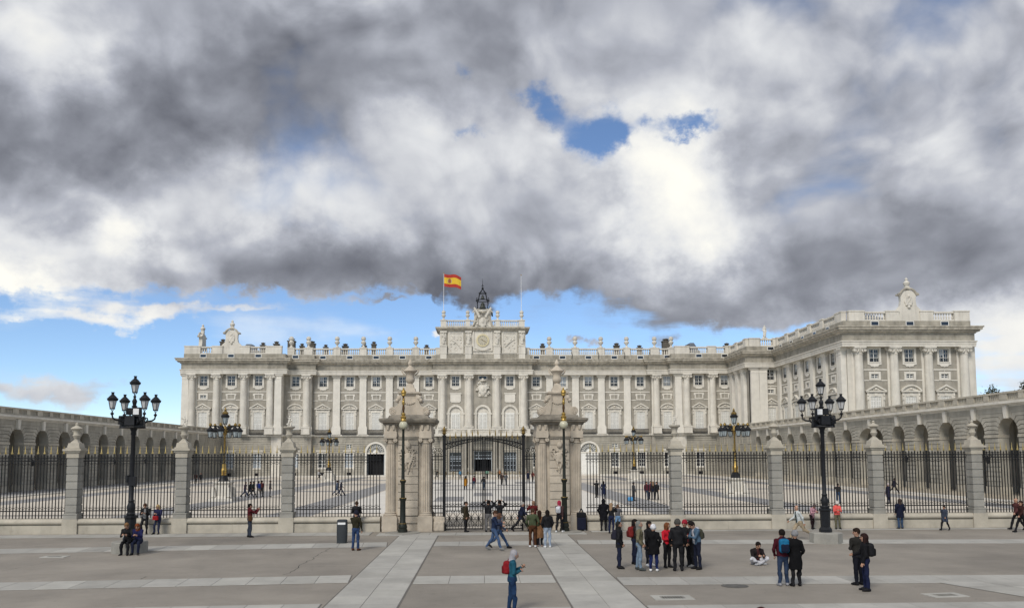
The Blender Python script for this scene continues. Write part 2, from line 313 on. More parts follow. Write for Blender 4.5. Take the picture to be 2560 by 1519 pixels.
# ------------------------------------------------------------------ implicit surfaces (people, statues, reliefs): smooth union + surface nets
class SDF:
    def __init__(s, k=0.035): s.p = []; s.k = k
    def cone(s, a, b, ra, rb, lab=0, flat=None, clip=None, k=None):
        s.p.append(('c', np.array(a, float), np.array(b, float), ra, rb, lab, flat, clip, k)); return s
    def ball(s, a, r, lab=0, sc=(1, 1, 1), k=None):
        s.p.append(('b', np.array(a, float), np.array(sc, float), r, r, lab, None, None, k)); return s
    def torus(s, c, ax, r0, r1, lab=0, k=None):
        s.p.append(('t', np.array(c, float), np.array(ax, float), r0, r1, lab, None, None, k)); return s
    def rbox(s, c, half, r, lab=0, k=None):
        s.p.append(('x', np.array(c, float), np.array(half, float), r, r, lab, None, None, k)); return s
    def bounds(s, q):
        t = q[0]
        if t == 'c':
            m = max(q[3], q[4]); return np.minimum(q[1], q[2])-m, np.maximum(q[1], q[2])+m
        if t == 'b': return q[1]-q[2]*q[3], q[1]+q[2]*q[3]
        if t == 't': return q[1]-(q[3]+q[4]), q[1]+(q[3]+q[4])
        return q[1]-q[2]-q[3], q[1]+q[2]+q[3]
    def dist(s, q, X, Y, Z):
        t = q[0]
        if t == 'c':
            a, b, ra, rb, fl = q[1], q[2], q[3], q[4], q[6]
            ab = b-a; L2 = max(1e-9, ab@ab)
            px, py, pz = X-a[0], Y-a[1], Z-a[2]
            h = np.clip((px*ab[0]+py*ab[1]+pz*ab[2])/L2, 0, 1)
            dx, dy, dz = px-ab[0]*h, py-ab[1]*h, pz-ab[2]*h
            rr = ra+(rb-ra)*h
            if fl is None: d = np.sqrt(dx*dx+dy*dy+dz*dz)-rr
            else:
                f, ax = fl; ax = np.array(ax); al = dx*ax[0]+dy*ax[1]+dz*ax[2]; g = 1/f-1
                dx, dy, dz = dx+ax[0]*al*g, dy+ax[1]*al*g, dz+ax[2]*al*g
                L = np.sqrt(dx*dx+dy*dy+dz*dz); d = (L-rr)*(f+(1-f)*np.clip(1-np.abs(al)/(f*L+1e-6)*f, 0, 1))
            if q[7] is not None:
                d = np.maximum(d, q[7][0]-Z if q[7][1] > 0 else Z-q[7][0])
            return d
        if t == 'b':
            sc = q[2]; x, y, z = (X-q[1][0])/sc[0], (Y-q[1][1])/sc[1], (Z-q[1][2])/sc[2]
            return (np.sqrt(x*x+y*y+z*z)-q[3])*sc.min()
        if t == 't':
            ax = q[2]/np.linalg.norm(q[2]); x, y, z = X-q[1][0], Y-q[1][1], Z-q[1][2]
            h = x*ax[0]+y*ax[1]+z*ax[2]; rad = np.sqrt(np.maximum(0, x*x+y*y+z*z-h*h))
            return np.sqrt((rad-q[3])**2+h*h)-q[4]
        x, y, z = [np.maximum(np.abs(c-q[1][i])-q[2][i], 0) for i, c in enumerate((X, Y, Z))]
        return np.sqrt(x*x+y*y+z*z)-q[3]
    def mesh(s, name, mats, h=0.016, fold=0.0, seed=0, foldlabs=None, cutz=None, smooth=True):
        lo = np.min([s.bounds(q)[0] for q in s.p], 0)-4*h; hi = np.max([s.bounds(q)[1] for q in s.p], 0)+4*h
        if cutz is not None: lo[2] = cutz-3*h
        n = np.ceil((hi-lo)/h).astype(int)+1
        ax = [lo[i]+h*np.arange(n[i]) for i in range(3)]
        D = np.full(n, 0.3, np.float32); RAW = np.full(n, 9.0, np.float32); LAB = np.zeros(n, np.uint8)
        for q in s.p:
            b0, b1 = s.bounds(q); mg = 3*h+0.06
            i0 = np.clip(np.floor((b0-mg-lo)/h).astype(int), 0, n-1); i1 = np.clip(np.ceil((b1+mg-lo)/h).astype(int)+1, 1, n)
            sl = tuple(slice(i0[i], i1[i]) for i in range(3))
            if any(i1[i] <= i0[i] for i in range(3)): continue
            X = ax[0][sl[0]][:, None, None]; Y = ax[1][sl[1]][None, :, None]; Z = ax[2][sl[2]][None, None, :]
            d = (s.dist(q, X, Y, Z)+0*X+0*Y+0*Z).astype(np.float32)
            k = q[8] or s.k; c = D[sl]; hh = np.clip(0.5+0.5*(c-d)/k, 0, 1)
            D[sl] = c*(1-hh)+d*hh-k*hh*(1-hh)
            m = d < RAW[sl]; RAW[sl][m] = d[m]; LAB[sl][m] = q[5]
        if fold > 0:
            rs = np.random.RandomState(seed); X = ax[0][:, None, None]; Y = ax[1][None, :, None]; Z = ax[2][None, None, :]; w = 0
            for i in range(4):
                f = rs.uniform(14, 34, 3)*rs.choice([-1, 1], 3); f[2] *= 0.55; w = w+np.sin(X*f[0]+Y*f[1]+Z*f[2]+rs.uniform(0, 6))
            if foldlabs is not None: w = w*np.isin(LAB, foldlabs)
            D += (fold*w/2).astype(np.float32)
        if cutz is not None: D = np.maximum(D, (cutz-ax[2])[None, None, :].astype(np.float32))
        D[0] = D[-1] = 1; D[:, 0] = D[:, -1] = 1; D[:, :, 0] = D[:, :, -1] = 1
        ins = D < 0
        c = [ins[i:n[0]-1+i, j:n[1]-1+j, k:n[2]-1+k] for i in (0, 1) for j in (0, 1) for k in (0, 1)]
        tot = sum(x.astype(np.int8) for x in c); act = (tot > 0) & (tot < 8)
        I = np.argwhere(act); idx = -np.ones(act.shape, int); idx[act] = np.arange(len(I))
        acc = np.zeros((len(I), 3)); cnt = np.zeros(len(I))
        for a in range(3):
            for u in (0, 1):
                for v in (0, 1):
                    o0 = [0, 0, 0]; b, e = [t for t in range(3) if t != a]; o0[b] = u; o0[e] = v
                    o1 = list(o0); o1[a] = 1
                    d0 = D[I[:, 0]+o0[0], I[:, 1]+o0[1], I[:, 2]+o0[2]]; d1 = D[I[:, 0]+o1[0], I[:, 1]+o1[1], I[:, 2]+o1[2]]
                    x = (d0 < 0) != (d1 < 0); t = np.where(x, d0/np.where(x, d0-d1, 1), 0)
                    p = np.tile(np.array(o0, float), (len(I), 1)); p[:, a] = t
                    acc[x] += p[x]; cnt[x] += 1
        V = lo+h*(I+acc/np.maximum(cnt, 1)[:, None])
        L = LAB[I[:, 0], I[:, 1], I[:, 2]]
        quads = []
        for a in range(3):
            b, e = (a+1) % 3, (a+2) % 3
            sl0 = [slice(1, n[i]-1) for i in range(3)]; sl1 = list(sl0); sl0[a] = slice(0, n[a]-1); sl1[a] = slice(1, n[a])
            s0 = ins[tuple(sl0)]; s1 = ins[tuple(sl1)]; ch = np.argwhere(s0 != s1); fl = s0[s0 != s1]
            for t in range(3):
                if t != a: ch[:, t] += 1
            def cell(db, de):
                q = ch.copy(); q[:, b] += db; q[:, e] += de; return idx[q[:, 0], q[:, 1], q[:, 2]]
            Q = np.stack([cell(-1, -1), cell(0, -1), cell(0, 0), cell(-1, 0)], 1); Q[~fl] = Q[~fl][:, ::-1]; quads.append(Q)
        Q = np.concatenate(quads); Q = Q[(Q >= 0).all(1)]
        me = bpy.data.meshes.new(name); me.vertices.add(len(V)); me.vertices.foreach_set('co', V.astype(np.float32).ravel())
        me.loops.add(len(Q)*4); me.loops.foreach_set('vertex_index', Q.astype(np.int32).ravel())
        me.polygons.add(len(Q)); me.polygons.foreach_set('loop_start', np.arange(0, len(Q)*4, 4, dtype=np.int32))
        try: me.polygons.foreach_set('loop_total', np.full(len(Q), 4, np.int32))
        except Exception: pass
        for m in mats: me.materials.append(m)
        me.polygons.foreach_set('material_index', np.minimum(L[Q].max(1), len(mats)-1).astype(np.int32))
        if smooth: me.polygons.foreach_set('use_smooth', np.ones(len(Q), bool))
        me.update(calc_edges=True); me.validate(); return me

# ------------------------------------------------------------------ ground, paving, courtyard
def sheet(name, poly, z, m, parent=None):
    b = MB(); b.add([(x, y, z) for x, y in poly], [tuple(range(len(poly)))]); o = O(name, b.mesh(name, m), parent)
    return struct(o)
def rect(x0, x1, y0, y1): return [(x0, y0), (x1, y0), (x1, y1), (x0, y1)]
GROUND = sheet('ground', [(2800*math.cos(a*PI/16), 2800*math.sin(a*PI/16)) for a in range(32)], 0.0, ASPH)
def slab_mesh(w, d, k):
    def f():
        b = MB(); g = 0.010
        b.frus(0, 0, 0, 0.014, w-g, d-g, w-g-0.012, d-g-0.012); return b.mesh('slab', SLAB[k])
    return cached(('slab', round(w, 2), round(d, 2), k), f)
def band(x0, x1, y0, width, slope, step, name='paving_band'):
    ang = math.atan(slope); L = (x1-x0)/math.cos(ang)
    b = MB(); b.add([(-0.03, -0.03, 0), (L+0.03, -0.03, 0), (L+0.03, width+0.03, 0), (-0.03, width+0.03, 0)], [(0, 1, 2, 3)])
    o = struct(O(name, b.mesh(name, JOINT), None, (x0, y0, 0.004), ang))
    n = max(1, round(L/step)); st = L/n
    for i in range(n): O('slab', slab_mesh(st, width, random.choice((0, 0, 1, 2))), o, ((i+0.5)*st, width/2, 0.0))
    return o
def path(x0, x1, y0, y1, cols, step, name='paving_path'):
    b = MB(); b.add([(x0-0.05, y0, 0.0045), (x1+0.05, y0, 0.0045), (x1+0.05, y1, 0.0045), (x0-0.05, y1, 0.0045)], [(0, 1, 2, 3)])
    o = struct(O(name, b.mesh(name, JOINT)))
    n = round((y1-y0)/step); st = (y1-y0)/n; w = (x1-x0)/cols
    for c in range(cols):
        for i in range(n): O('slab', slab_mesh(w, st, random.choice((0, 0, 1, 2))), o, (x0+(c+0.5)*w, y0+(i+0.5)*st, 0.0045))
    return o
path(-4.36, -2.35, 21.5, 44.5, 2, 1.25); path(2.45, 4.42, 21.5, 44.5, 2, 1.25)
# cross bands: left of the paths they run slightly askew
band(-24.5, -4.42, 37.28, 1.95, 0.097, 1.1); band(-2.29, 2.39, 39.3, 1.9, 0.0, 1.1); band(4.48, 28.5, 39.7, 1.75, -0.06, 1.1)
band(-18.5, -4.42, 26.93, 1.7, 0.088, 1.05); band(-2.29, 2.39, 27.75, 1.7, 0.0, 1.05); band(4.48, 21.5, 27.1, 1.65, -0.022, 1.05)
band(-15.5, -4.42, 21.3, 2.3, 0.05, 1.05); band(-2.29, 2.39, 21.5, 1.75, 0, 1.05); band(4.48, 18, 21.6, 1.75, 0.0, 1.05)
band(-31, -6.0, 44.7, 1.72, 0.012, 1.5); band(5.9, 31.5, 45.9, 0.62, 0.0, 1.5); band(-5.6, 5.5, 44.62, 1.4, 0.0, 1.4)
# pale diagonal slab path leaving the second band
b = MB(); P_ = [(14.6, 27.0), (16.2, 22.3), (19.3, 22.3), (17.4, 27.0)]
b.add([(x, y, 0.009) for x, y in P_], [(0, 1, 2, 3)]); dg = struct(O('diagonal_path', b.mesh('diagonal_path', JOINT)))
for i in range(5):
    for c in range(2):
        t0, t1, s0, s1 = i/5+0.004, (i+1)/5-0.004, c/2+0.006, (c+1)/2-0.006
        def bl(s, t):
            a = Vector(P_[0]).lerp(Vector(P_[1]), t); q = Vector(P_[3]).lerp(Vector(P_[2]), t); return a.lerp(q, s)
        m_ = MB(); pp = [bl(s0, t0), bl(s0, t1), bl(s1, t1), bl(s1, t0)]; m_.prismz([(p.x, p.y) for p in pp], 0.009, 0.019); O('slab', m_.mesh('slab', SLAB[(i+c) % 3]), dg)
# long crack in the surfacing
def ribbon(name, pts, w, z, m, parent):
    b = MB(); rnd = random.Random(3); vs = []
    for i, p in enumerate(pts):
        q = Vector(pts[min(i+1, len(pts)-1)])-Vector(pts[max(i-1, 0)]); nn = Vector((-q.y, q.x)).normalized()*w*rnd.uniform(0.3, 1.0)
        vs += [(p[0]+nn.x, p[1]+nn.y, z), (p[0]-nn.x, p[1]-nn.y, z)]
    b.add(vs, [(2*i, 2*i+2, 2*i+3, 2*i+1) for i in range(len(pts)-1)]); return struct(O(name, b.mesh(name, m), parent))
CRK = mat('crack', (0.05, 0.047, 0.043), 0.95, 0.1)
def crack(p0, p1, n, w, jit):
    a, c = gnd(*p0), gnd(*p1); rnd = random.Random(p0[0]); pts = []
    for i in range(n+1):
        t = i/n; q = a.lerp(c, t); pts.append((q.x+rnd.uniform(-jit, jit), q.y+rnd.uniform(-jit, jit)))
    ribbon('crack', pts, w, 0.003, CRK, GROUND)
crack((826, 1369), (712, 1436), 22, 0.018, 0.09); crack((0, 1427), (170, 1394), 16, 0.010, 0.06); crack((350, 1447), (365, 1440), 4, 0.02, 0.03)
crack((0, 1419), (1280, 1413), 30, 0.006, 0.02); crack((1500, 1405), (2560, 1396), 30, 0.006, 0.02)
# drain grates and a manhole cover
def grate(px, py, w, d, label, rz=0.0):
    p = gnd(px, py); t = E('drain_grate', (p.x, p.y, 0.0), label, 'drain grate', None, rz)
    b = MB()
    for x0, x1, y0, y1 in ((-w/2, -w*0.30, -d/2, d/2), (w*0.30, w/2, -d/2, d/2), (-w*0.3, w*0.3, -d/2, -d*0.28), (-w*0.3, w*0.3, d*0.28, d/2)): b.box(x0, x1, y0, y1, 0, 0.02)
    O('surround', b.mesh('surround', SLAB[2]), t)
    b = MB(); b.box(-w*0.3, w*0.3, -d*0.28, d*0.28, 0, 0.006); O('pit_shade', b.mesh('pit_shade', DARK), t)  # flat near-black plate, the shade below the bars put into its colour
    n = 9
    bar = MB(); bar.box(-0.014, 0.014, -d*0.28, d*0.28, 0.004, 0.018); me = bar.mesh('bar', GRAN)
    for i in range(n): O('bar', me, t, (-w*0.3+w*0.6*(i+0.5)/n, 0, 0))
grate(1681, 1493, 1.15, 0.78, 'square iron drain grate in a pale surround near the paved path')
grate(2362, 1487, 1.1, 0.7, 'shallow drain grate in a pale surround beside the diagonal slab path', 0.12)
grate(137, 1391, 1.0, 0.6, 'narrow dark drain slot set in the plaza short of the fence')
p = gnd(1837, 1463.5); b = MB(); b.lathe([(0.42, 0), (0.42, 0.010), (0.36, 0.010), (0.36, 0.014), (0.02, 0.014)], 28)
tag(O('manhole_cover', b.mesh('manhole_cover', mat('cast_iron_cover', (0.10, 0.095, 0.085), 0.6, 0.2, 6)), None, (p.x, p.y, 0)), 'round dark manhole cover at the edge of a slab band', 'manhole cover')

# courtyard beyond the fence
AX0, AX1 = -56.0, 51.0
struct(sheet('courtyard', rect(-70, 70, 47.6, 185.5), 0.006, COURT))
for x in (-24.3, -13.7, 13.7, 25.0): sheet('courtyard_strip', rect(x-1.6, x+1.6, 57, 172), 0.012, COURTG)
sheet('courtyard_strip', rect(-46, -42.5, 50, 176), 0.012, COURTG); sheet('courtyard_strip', rect(40, 43.2, 50, 176), 0.012, COURTG)
for y, d in ((61, 0.35), (101.5, 2.6), (124, 1.4), (128, 3.0), (148, 4.0)): sheet('courtyard_strip', rect(-42.5, -15.4, y, y+d), 0.0165, COURTG); sheet('courtyard_strip', rect(15.4, 40, y, y+d), 0.0165, COURTG)
for x0, x1, y0, y1 in ((-1, 1, 88, 96), (-4.6, -1.9, 78, 87), (1.9, 4.6, 78, 87), (-1.1, 1.1, 66, 77), (-6, 6, 104, 107), (-6, -2, 118, 122), (2, 6, 118, 122), (-9, -5, 128, 136), (5, 9, 128, 136), (-2, 2, 128, 136), (-11, 11, 112, 113)):
    sheet('courtyard_inlay', rect(x0, x1, y0, y1), 0.0165, COURTG)
sheet('courtyard_inlay', rect(-11.8, 11.8, 62, 150), 0.011, COURTW)
sheet('courtyard_strip', rect(-49.5, 45, 51.2, 56.0), 0.0175, COURTT)
def kerbed(name, x0, x1, y0, y1, h, m):
    b = MB(); b.box(x0, x1, y0, y1, 0, h); return struct(O(name, b.mesh(name, m)))
kerbed('pavement', AX0-0.2, -50.2, 50, 178, 0.15, COURTG); kerbed('pavement', 45.6, AX1+0.2, 50, 176, 0.15, COURTT)
kerbed('kerb', -50.2, -49.5, 50, 178, 0.152, COURTW); kerbed('kerb', 44.8, 45.6, 50, 176, 0.152, COURTW)
kerbed('palace_step', -49.5, 44.8, 176.5, 186, 0.16, COURTW); kerbed('palace_step', -9.5, 9.5, 174.5, 176.5, 0.15, COURTW)

# ------------------------------------------------------------------ the palace (local frame: x along the front, y = 0 the main wall, outward is -y)
PAL = E('palace', (0, 185, 0), 'long pale stone palace with giant columns, clock attic and projecting wing', 'palace')
def wall_panel(w, z0, z1, holes, depth=0.4, back=0.45, name='wall_panel', m=None):
    """flat wall centred on x = 0 with rectangular openings (x0, x1, z0, z1) and real reveals"""
    m = m or GREYW; b = MB()
    xs = sorted(set([-w/2, w/2]+[h[0] for h in holes]+[h[1] for h in holes])); zs = sorted(set([z0, z1]+[h[2] for h in holes]+[h[3] for h in holes]))
    for i in range(len(xs)-1):
        for j in range(len(zs)-1):
            cx, cz = (xs[i]+xs[i+1])/2, (zs[j]+zs[j+1])/2
            if any(h[0] < cx < h[1] and h[2] < cz < h[3] for h in holes): continue
            b.add([(xs[i], 0, zs[j]), (xs[i+1], 0, zs[j]), (xs[i+1], 0, zs[j+1]), (xs[i], 0, zs[j+1])], [(0, 1, 2, 3)])
    for a, c, d, e in holes:
        b.add([(a, 0, d), (c, 0, d), (c, 0, e), (a, 0, e), (a, depth, d), (c, depth, d), (c, depth, e), (a, depth, e)], [(0, 4, 5, 1), (1, 5, 6, 2), (2, 6, 7, 3), (3, 7, 4, 0)])
    me = bpy.data.meshes.new(name); me.from_pydata(b.v, [], b.f); me.materials.append(m); me.update(); return me
UPH = (-0.81, 0.81, 19.5, 21.65); MAINH = (-0.9, 0.9, 10.05, 13.75); MEZH = (-0.62, 0.62, 16.75, 17.5)
def up_panel(w, mezz, main=True):
    hs = [UPH]+([MAINH] if main else [])+([MEZH] if mezz else [])
    return cached(('up', round(w, 2), mezz, main), lambda: wall_panel(w, 9.0, 21.95, hs))
def rust_panel(w, holes, z0=0.0, z1=8.5, ch=0.5):
    def f():
        b = MB()
        me0 = wall_panel(w, z0, z1, holes, 0.5)
        b.add([tuple(v.co) for v in me0.vertices], [tuple(p.vertices) for p in me0.polygons])
        bpy.data.meshes.remove(me0)
        z = z0+0.95; k = 0
        while z < z1-0.1:
            zt = min(z+ch-0.08, z1-0.02); xs = [-w/2+0.0, w/2]
            blocks = [(-w/2, w/2)]
            for h in holes:
                if h[2]-0.1 < zt and h[3]+0.1 > z:
                    nb = []
                    for a, c in blocks:
                        if h[1] <= a or h[0] >= c: nb.append((a, c))
                        else:
                            if h[0]-0.28 > a: nb.append((a, h[0]-0.28))
                            if h[1]+0.28 < c: nb.append((h[1]+0.28, c))
                    blocks = nb
            for a, c in blocks: b.box(a, c, -0.10, 0.0, z, zt)
            z += ch; k += 1
        b.box(-w/2, w/2, -0.14, 0.0, z0, z0+0.9)
        return b.mesh('rusticated_wall', RUST)
    return cached(('rust', round(w, 2), tuple(holes), z0, z1), f)
# ---- window kits
def frame_rect(b, x0, x1, z0, z1, t, y0, y1, tb=None):
    tb = t if tb is None else tb
    b.box(x0-t, x0, y0, y1, z0, z1); b.box(x1, x1+t, y0, y1, z0, z1); b.box(x0-t, x1+t, y0, y1, z1, z1+t)
    if tb > 0: b.box(x0-t, x1+t, y0, y1, z0-tb, z0)
def m_upsur():
    b = MB(); frame_rect(b, -0.81, 0.81, 19.5, 21.65, 0.36, -0.10, 0.04, 0.12)
    b.prism([(-1.17, 19.38), (-1.17, 19.05), (-0.75, 18.98), (-0.6, 18.72), (-0.2, 18.72), (0, 18.62), (0.2, 18.72), (0.6, 18.72), (0.75, 18.98), (1.17, 19.05), (1.17, 19.38)], -0.12, 0.03)
    b.box(-1.0, 1.0, -0.20, 0.0, 19.36, 19.5); return b.mesh('window', WHITE2)
def m_sash(x0, x1, z0, z1, rows):
    b = MB(); f = 0.09; frame_rect(b, x0+f, x1-f, z0+f, z1-f, f, 0.16, 0.26); b.box(-0.07, 0.07, 0.15, 0.26, z0+f, z1-f)
    for i in range(1, rows): z = z0+(z1-z0)*i/rows; b.box(x0+f, x1-f, 0.17, 0.24, z-0.035, z+0.035)
    for s in (-1, 1): xm = s*(x1+0.07)/2; b.box(xm-0.022, xm+0.022, 0.18, 0.23, z0+f, z1-f)
    return b.mesh('sash', WOOD)
def m_pane(x0, x1, z0, z1, m):
    b = MB(); b.box(x0, x1, 0.21, 0.225, z0, z1); return b.mesh('pane', m)
def m_uprail():
    b = MB(); b.box(-0.8, 0.8, -0.02, 0.0, 20.1, 20.14); b.box(-0.8, 0.8, -0.02, 0, 19.53, 19.57)
    for i in range(13): x = -0.78+i*0.13; b.box(x-0.012, x+0.012, -0.02, 0.0, 19.55, 20.12)
    return b.mesh('guard_rail', IRON)
def m_mezfrm():
    b = MB(); frame_rect(b, -0.72, 0.72, 16.72, 17.55, 0.24, -0.09, 0.03, 0.0); b.box(-1.12, -0.95, -0.09, 0.03, 17.3, 17.79); b.box(0.95, 1.12, -0.09, 0.03, 17.3, 17.79)
    b.box(-0.96, 0.96, -0.09, 0.03, 16.55, 16.72); return b.mesh('panel_frame', WHITE2)
def m_mezwin():
    b = MB(); frame_rect(b, -0.62, 0.62, 16.75, 17.5, 0.36, -0.10, 0.03, 0.25); return b.mesh('window', WHITE2)
def m_mainsur():
    b = MB(); frame_rect(b, -0.9, 0.9, 10.05, 13.75, 0.30, -0.14, 0.04, 0.0)
    b.box(-1.28, 1.28, -0.16, 0.02, 14.05, 14.32)
    for s in (-1, 1):
        b.box(s*1.36-0.16, s*1.36+0.16, -0.22, 0.0, 13.1, 14.45); b.box(s*1.34-0.10, s*1.34+0.10, -0.12, 0.0, 10.05, 13.1); b.ball(s*1.36, -0.22, 13.9, 0.15, 8); b.ball(s*1.36, -0.2, 13.25, 0.12, 8)
    b.box(-0.25, 0.25, -0.2, 0.0, 13.8, 14.35); return b.mesh('window', WHITE)
def m_ped(kind):
    b = MB(); w = 1.75
    b.box(-w, w, -0.42, 0.0, 14.45, 14.66)
    if kind == 't':
        b.prism([(-w-0.1, 14.66), (-w+0.28, 14.66), (0, 15.42), (w-0.28, 14.66), (w+0.1, 14.66), (0, 15.72)][:6], -0.46, 0.0)
        b.prism([(-w+0.28, 14.66), (w-0.28, 14.66), (0, 15.45)], -0.10, 0.0)
    else:
        ro, ri = 2.35, 2.05; cz = 15.75-ro; a = math.acos((w+0.08)/ro) if w+0.08 < ro else 0.2
        zo = [(x, z) for x, z in arc(0, cz, ro, PI-a, a, 14)]; dz = 14.66-zo[0][1]
        pts = [(x, z+dz) for x, z in zo]; top = max(z for x, z in pts); pts = [(x, 14.66+(z-14.66)*1.03/(top-14.66)) for x, z in pts]
        inn = [(x*0.84, 14.66+(z-14.66)*0.76) for x, z in pts]
        b.prism(pts[::-1]+inn, -0.46, 0.0); b.prism(inn[::-1], -0.10, 0.0)
    b.ball(0, -0.14, 14.98, 0.30, 10, 0.75); b.ball(-0.42, -0.12, 14.86, 0.17, 8); b.ball(0.42, -0.12, 14.86, 0.17, 8); b.ball(-0.75, -0.1, 14.78, 0.11, 8); b.ball(0.75, -0.1, 14.78, 0.11, 8)
    return b.mesh('pediment', WHITE)
def m_shutter():
    b = MB(); b.box(0.03, 0.87, -0.02, 0.1, 10.05, 13.75)
    b.cur = 1
    for z0, z1 in ((10.15, 11.15), (11.25, 12.25), (12.32, 12.95), (13.05, 13.65)): b.box(0.12, 0.40, -0.035, -0.01, z0, z1); b.box(0.48, 0.78, -0.035, -0.01, z0, z1)
    return b.mesh('shutter', [WOOD, SHUTP])
def m_balcony():
    b = MB(); b.box(-1.6, 1.6, -0.75, 0.0, 8.96, 9.08); b.box(-1.58, 1.58, -0.72, -0.66, 9.95, 10.02); b.box(-1.58, 1.58, -0.71, -0.67, 9.14, 9.19)
    for s in (-1, 1): b.box(s*1.55-0.03, s*1.55+0.03, -0.72, 0, 9.95, 10.02)
    for i in range(27): x = -1.56+3.12*i/26; b.box(x-0.014, x+0.014, -0.705, -0.675, 9.08, 9.98)
    return b.mesh('balcony', IRON)
def m_grille():
    b = MB(); b.box(-0.45, 0.45, -0.16, 0.05, 0.1, 0.78); return b.mesh('basement_grille', DARK)
UPW = dict(sur=m_upsur(), sash=m_sash(-0.81, 0.81, 19.5, 21.65, 3), rail=m_uprail(), pane=m_pane(-0.74, -0.05, 19.56, 21.6, GLASS), paneb=m_pane(-0.74, -0.05, 19.56, 21.6, BLIND),
           half=m_pane(-0.74, -0.05, 20.6, 21.6, BLIND))
MEZ = dict(frm=m_mezfrm(), win=m_mezwin(), sash=m_sash(-0.62, 0.62, 16.75, 17.5, 2), pane=m_pane(-0.56, -0.05, 16.8, 17.45, GLASS))
MAIN = dict(sur=m_mainsur(), pt=m_ped('t'), pc=m_ped('c'), shut=m_shutter(), bal=m_balcony())
GRILLE = m_grille()
GFH = (-0.85, 0.85, 1.8, 4.9); GSH = (-0.62, 0.62, 5.95, 6.9); GVH = (-0.6, 0.6, 0.12, 0.72)
def m_gfsur():
    b = MB(); frame_rect(b, -0.85, 0.85, 1.8, 4.9, 0.28, -0.12, 0.05, 0.3); b.box(-1.3, 1.3, -0.3, 0.0, 5.22, 5.42); b.prism([(-1.35, 5.42), (1.35, 5.42), (1.15, 5.62), (-1.15, 5.62)], -0.36, 0.0)
    b.box(-1.15, -0.85, -0.10, 0.03, 0.0, 1.5); b.box(0.85, 1.15, -0.10, 0.03, 0.0, 1.5); return b.mesh('window', WHITE)
GFW = dict(sur=m_gfsur(), sash=m_sash(-0.85, 0.85, 1.8, 4.9, 4), pane=m_pane(-0.78, -0.05, 1.9, 4.8, GLASS), blind=m_pane(-0.78, -0.05, 1.9, 4.8, BLIND))
GSW = dict(sash=m_sash(-0.62, 0.62, 5.95, 6.9, 2), pane=m_pane(-0.56, -0.05, 6.0, 6.85, GLASS))
def m_blind_panel():
    b = MB(); frame_rect(b, -0.75, 0.75, 6.0, 7.2, 0.12, -0.10, -0.02); b.box(-0.75, 0.75, -0.09, -0.04, 6.0, 7.2); return b.mesh('blind_panel', GREYW)
BLP = m_blind_panel()
wr = random.Random(11)
def at(fr, x, y=0.0):
    ox, oy, rz = fr; c, s = math.cos(rz), math.sin(rz); return (ox+x*c-y*s, oy+x*s+y*c, 0.0)
def upper_bay(fr, x, w, ped='t', mezz=False, balcony=True, shut=True, main=True):
    rz = fr[2]; p = at(fr, x)
    O('wall_panel', up_panel(w, mezz, main), PAL, p, rz)
    wn = O('window', UPW['sur'], PAL, p, rz); O('sash', UPW['sash'], wn); O('guard_rail', UPW['rail'], wn)
    mode = wr.random()
    for s in (0, 1):
        dx = 0.79*s
        O('pane', UPW['paneb'] if mode < 0.14 else UPW['pane'], wn, (dx, 0, 0))
        if 0.14 <= mode < 0.5 and (s == 0 or wr.random() < 0.5): O('blind', UPW['half'], wn, (dx, -0.012, 0))
    if mezz:
        mw = O('window', MEZ['win'], PAL, p, rz); O('sash', MEZ['sash'], mw); O('pane', MEZ['pane'], mw); O('pane', MEZ['pane'], mw, (0.61, 0, 0))
    else: O('panel_frame', MEZ['frm'], PAL, p, rz)
    if main:
        mw = O('window', MAIN['sur'], PAL, p, rz); O('pediment', MAIN['pt' if ped == 't' else 'pc'], mw)
        O('shutter', MAIN['shut'], mw); sh = O('shutter', MAIN['shut'], mw, (0, 0, 0)); sh.scale = (-1, 1, 1)
        if balcony: O('balcony', MAIN['bal'], mw)
def string_course(fr, x, w):
    def f():
        b = MB(); b.box(-w/2, w/2, -0.08, 0, 18.1, 18.3); b.box(-0.03, 0.03, -0.02, 0.0, 16.4, 18.2); b.box(-w/2, -1.12, -0.08, 0, 16.32, 16.5); b.box(1.12, w/2, -0.08, 0, 16.32, 16.5); b.box(-1.15, 1.15, -0.09, 0.0, 16.36, 16.46); return b.mesh('string_course', WHITE2)
    O('string_course', cached(('sc', round(w, 2)), f), PAL, at(fr, x), fr[2])
def ground_bay(fr, x, w, small=None, win=True, blind=False):
    hs = ([GFH, GVH] if win else [])+([GSH] if small == 'win' else [])
    p = at(fr, x); rz = fr[2]
    O('rusticated_wall', rust_panel(w, hs), PAL, p, rz)
    if win:
        g = O('window', GFW['sur'], PAL, p, rz); O('sash', GFW['sash'], g)
        for s in (0, 1): O('pane', GFW['blind' if blind else 'pane'], g, (0.83*s, 0, 0))
        O('basement_grille', GRILLE, g)
    if small == 'win':
        g = O('small_window', GSW['sash'], PAL, p, rz)
        for s in (0, 1): O('pane', GSW['pane'], g, (0.61*s, 0, 0))
    elif small == 'panel': O('blind_panel', BLP, PAL, p, rz)
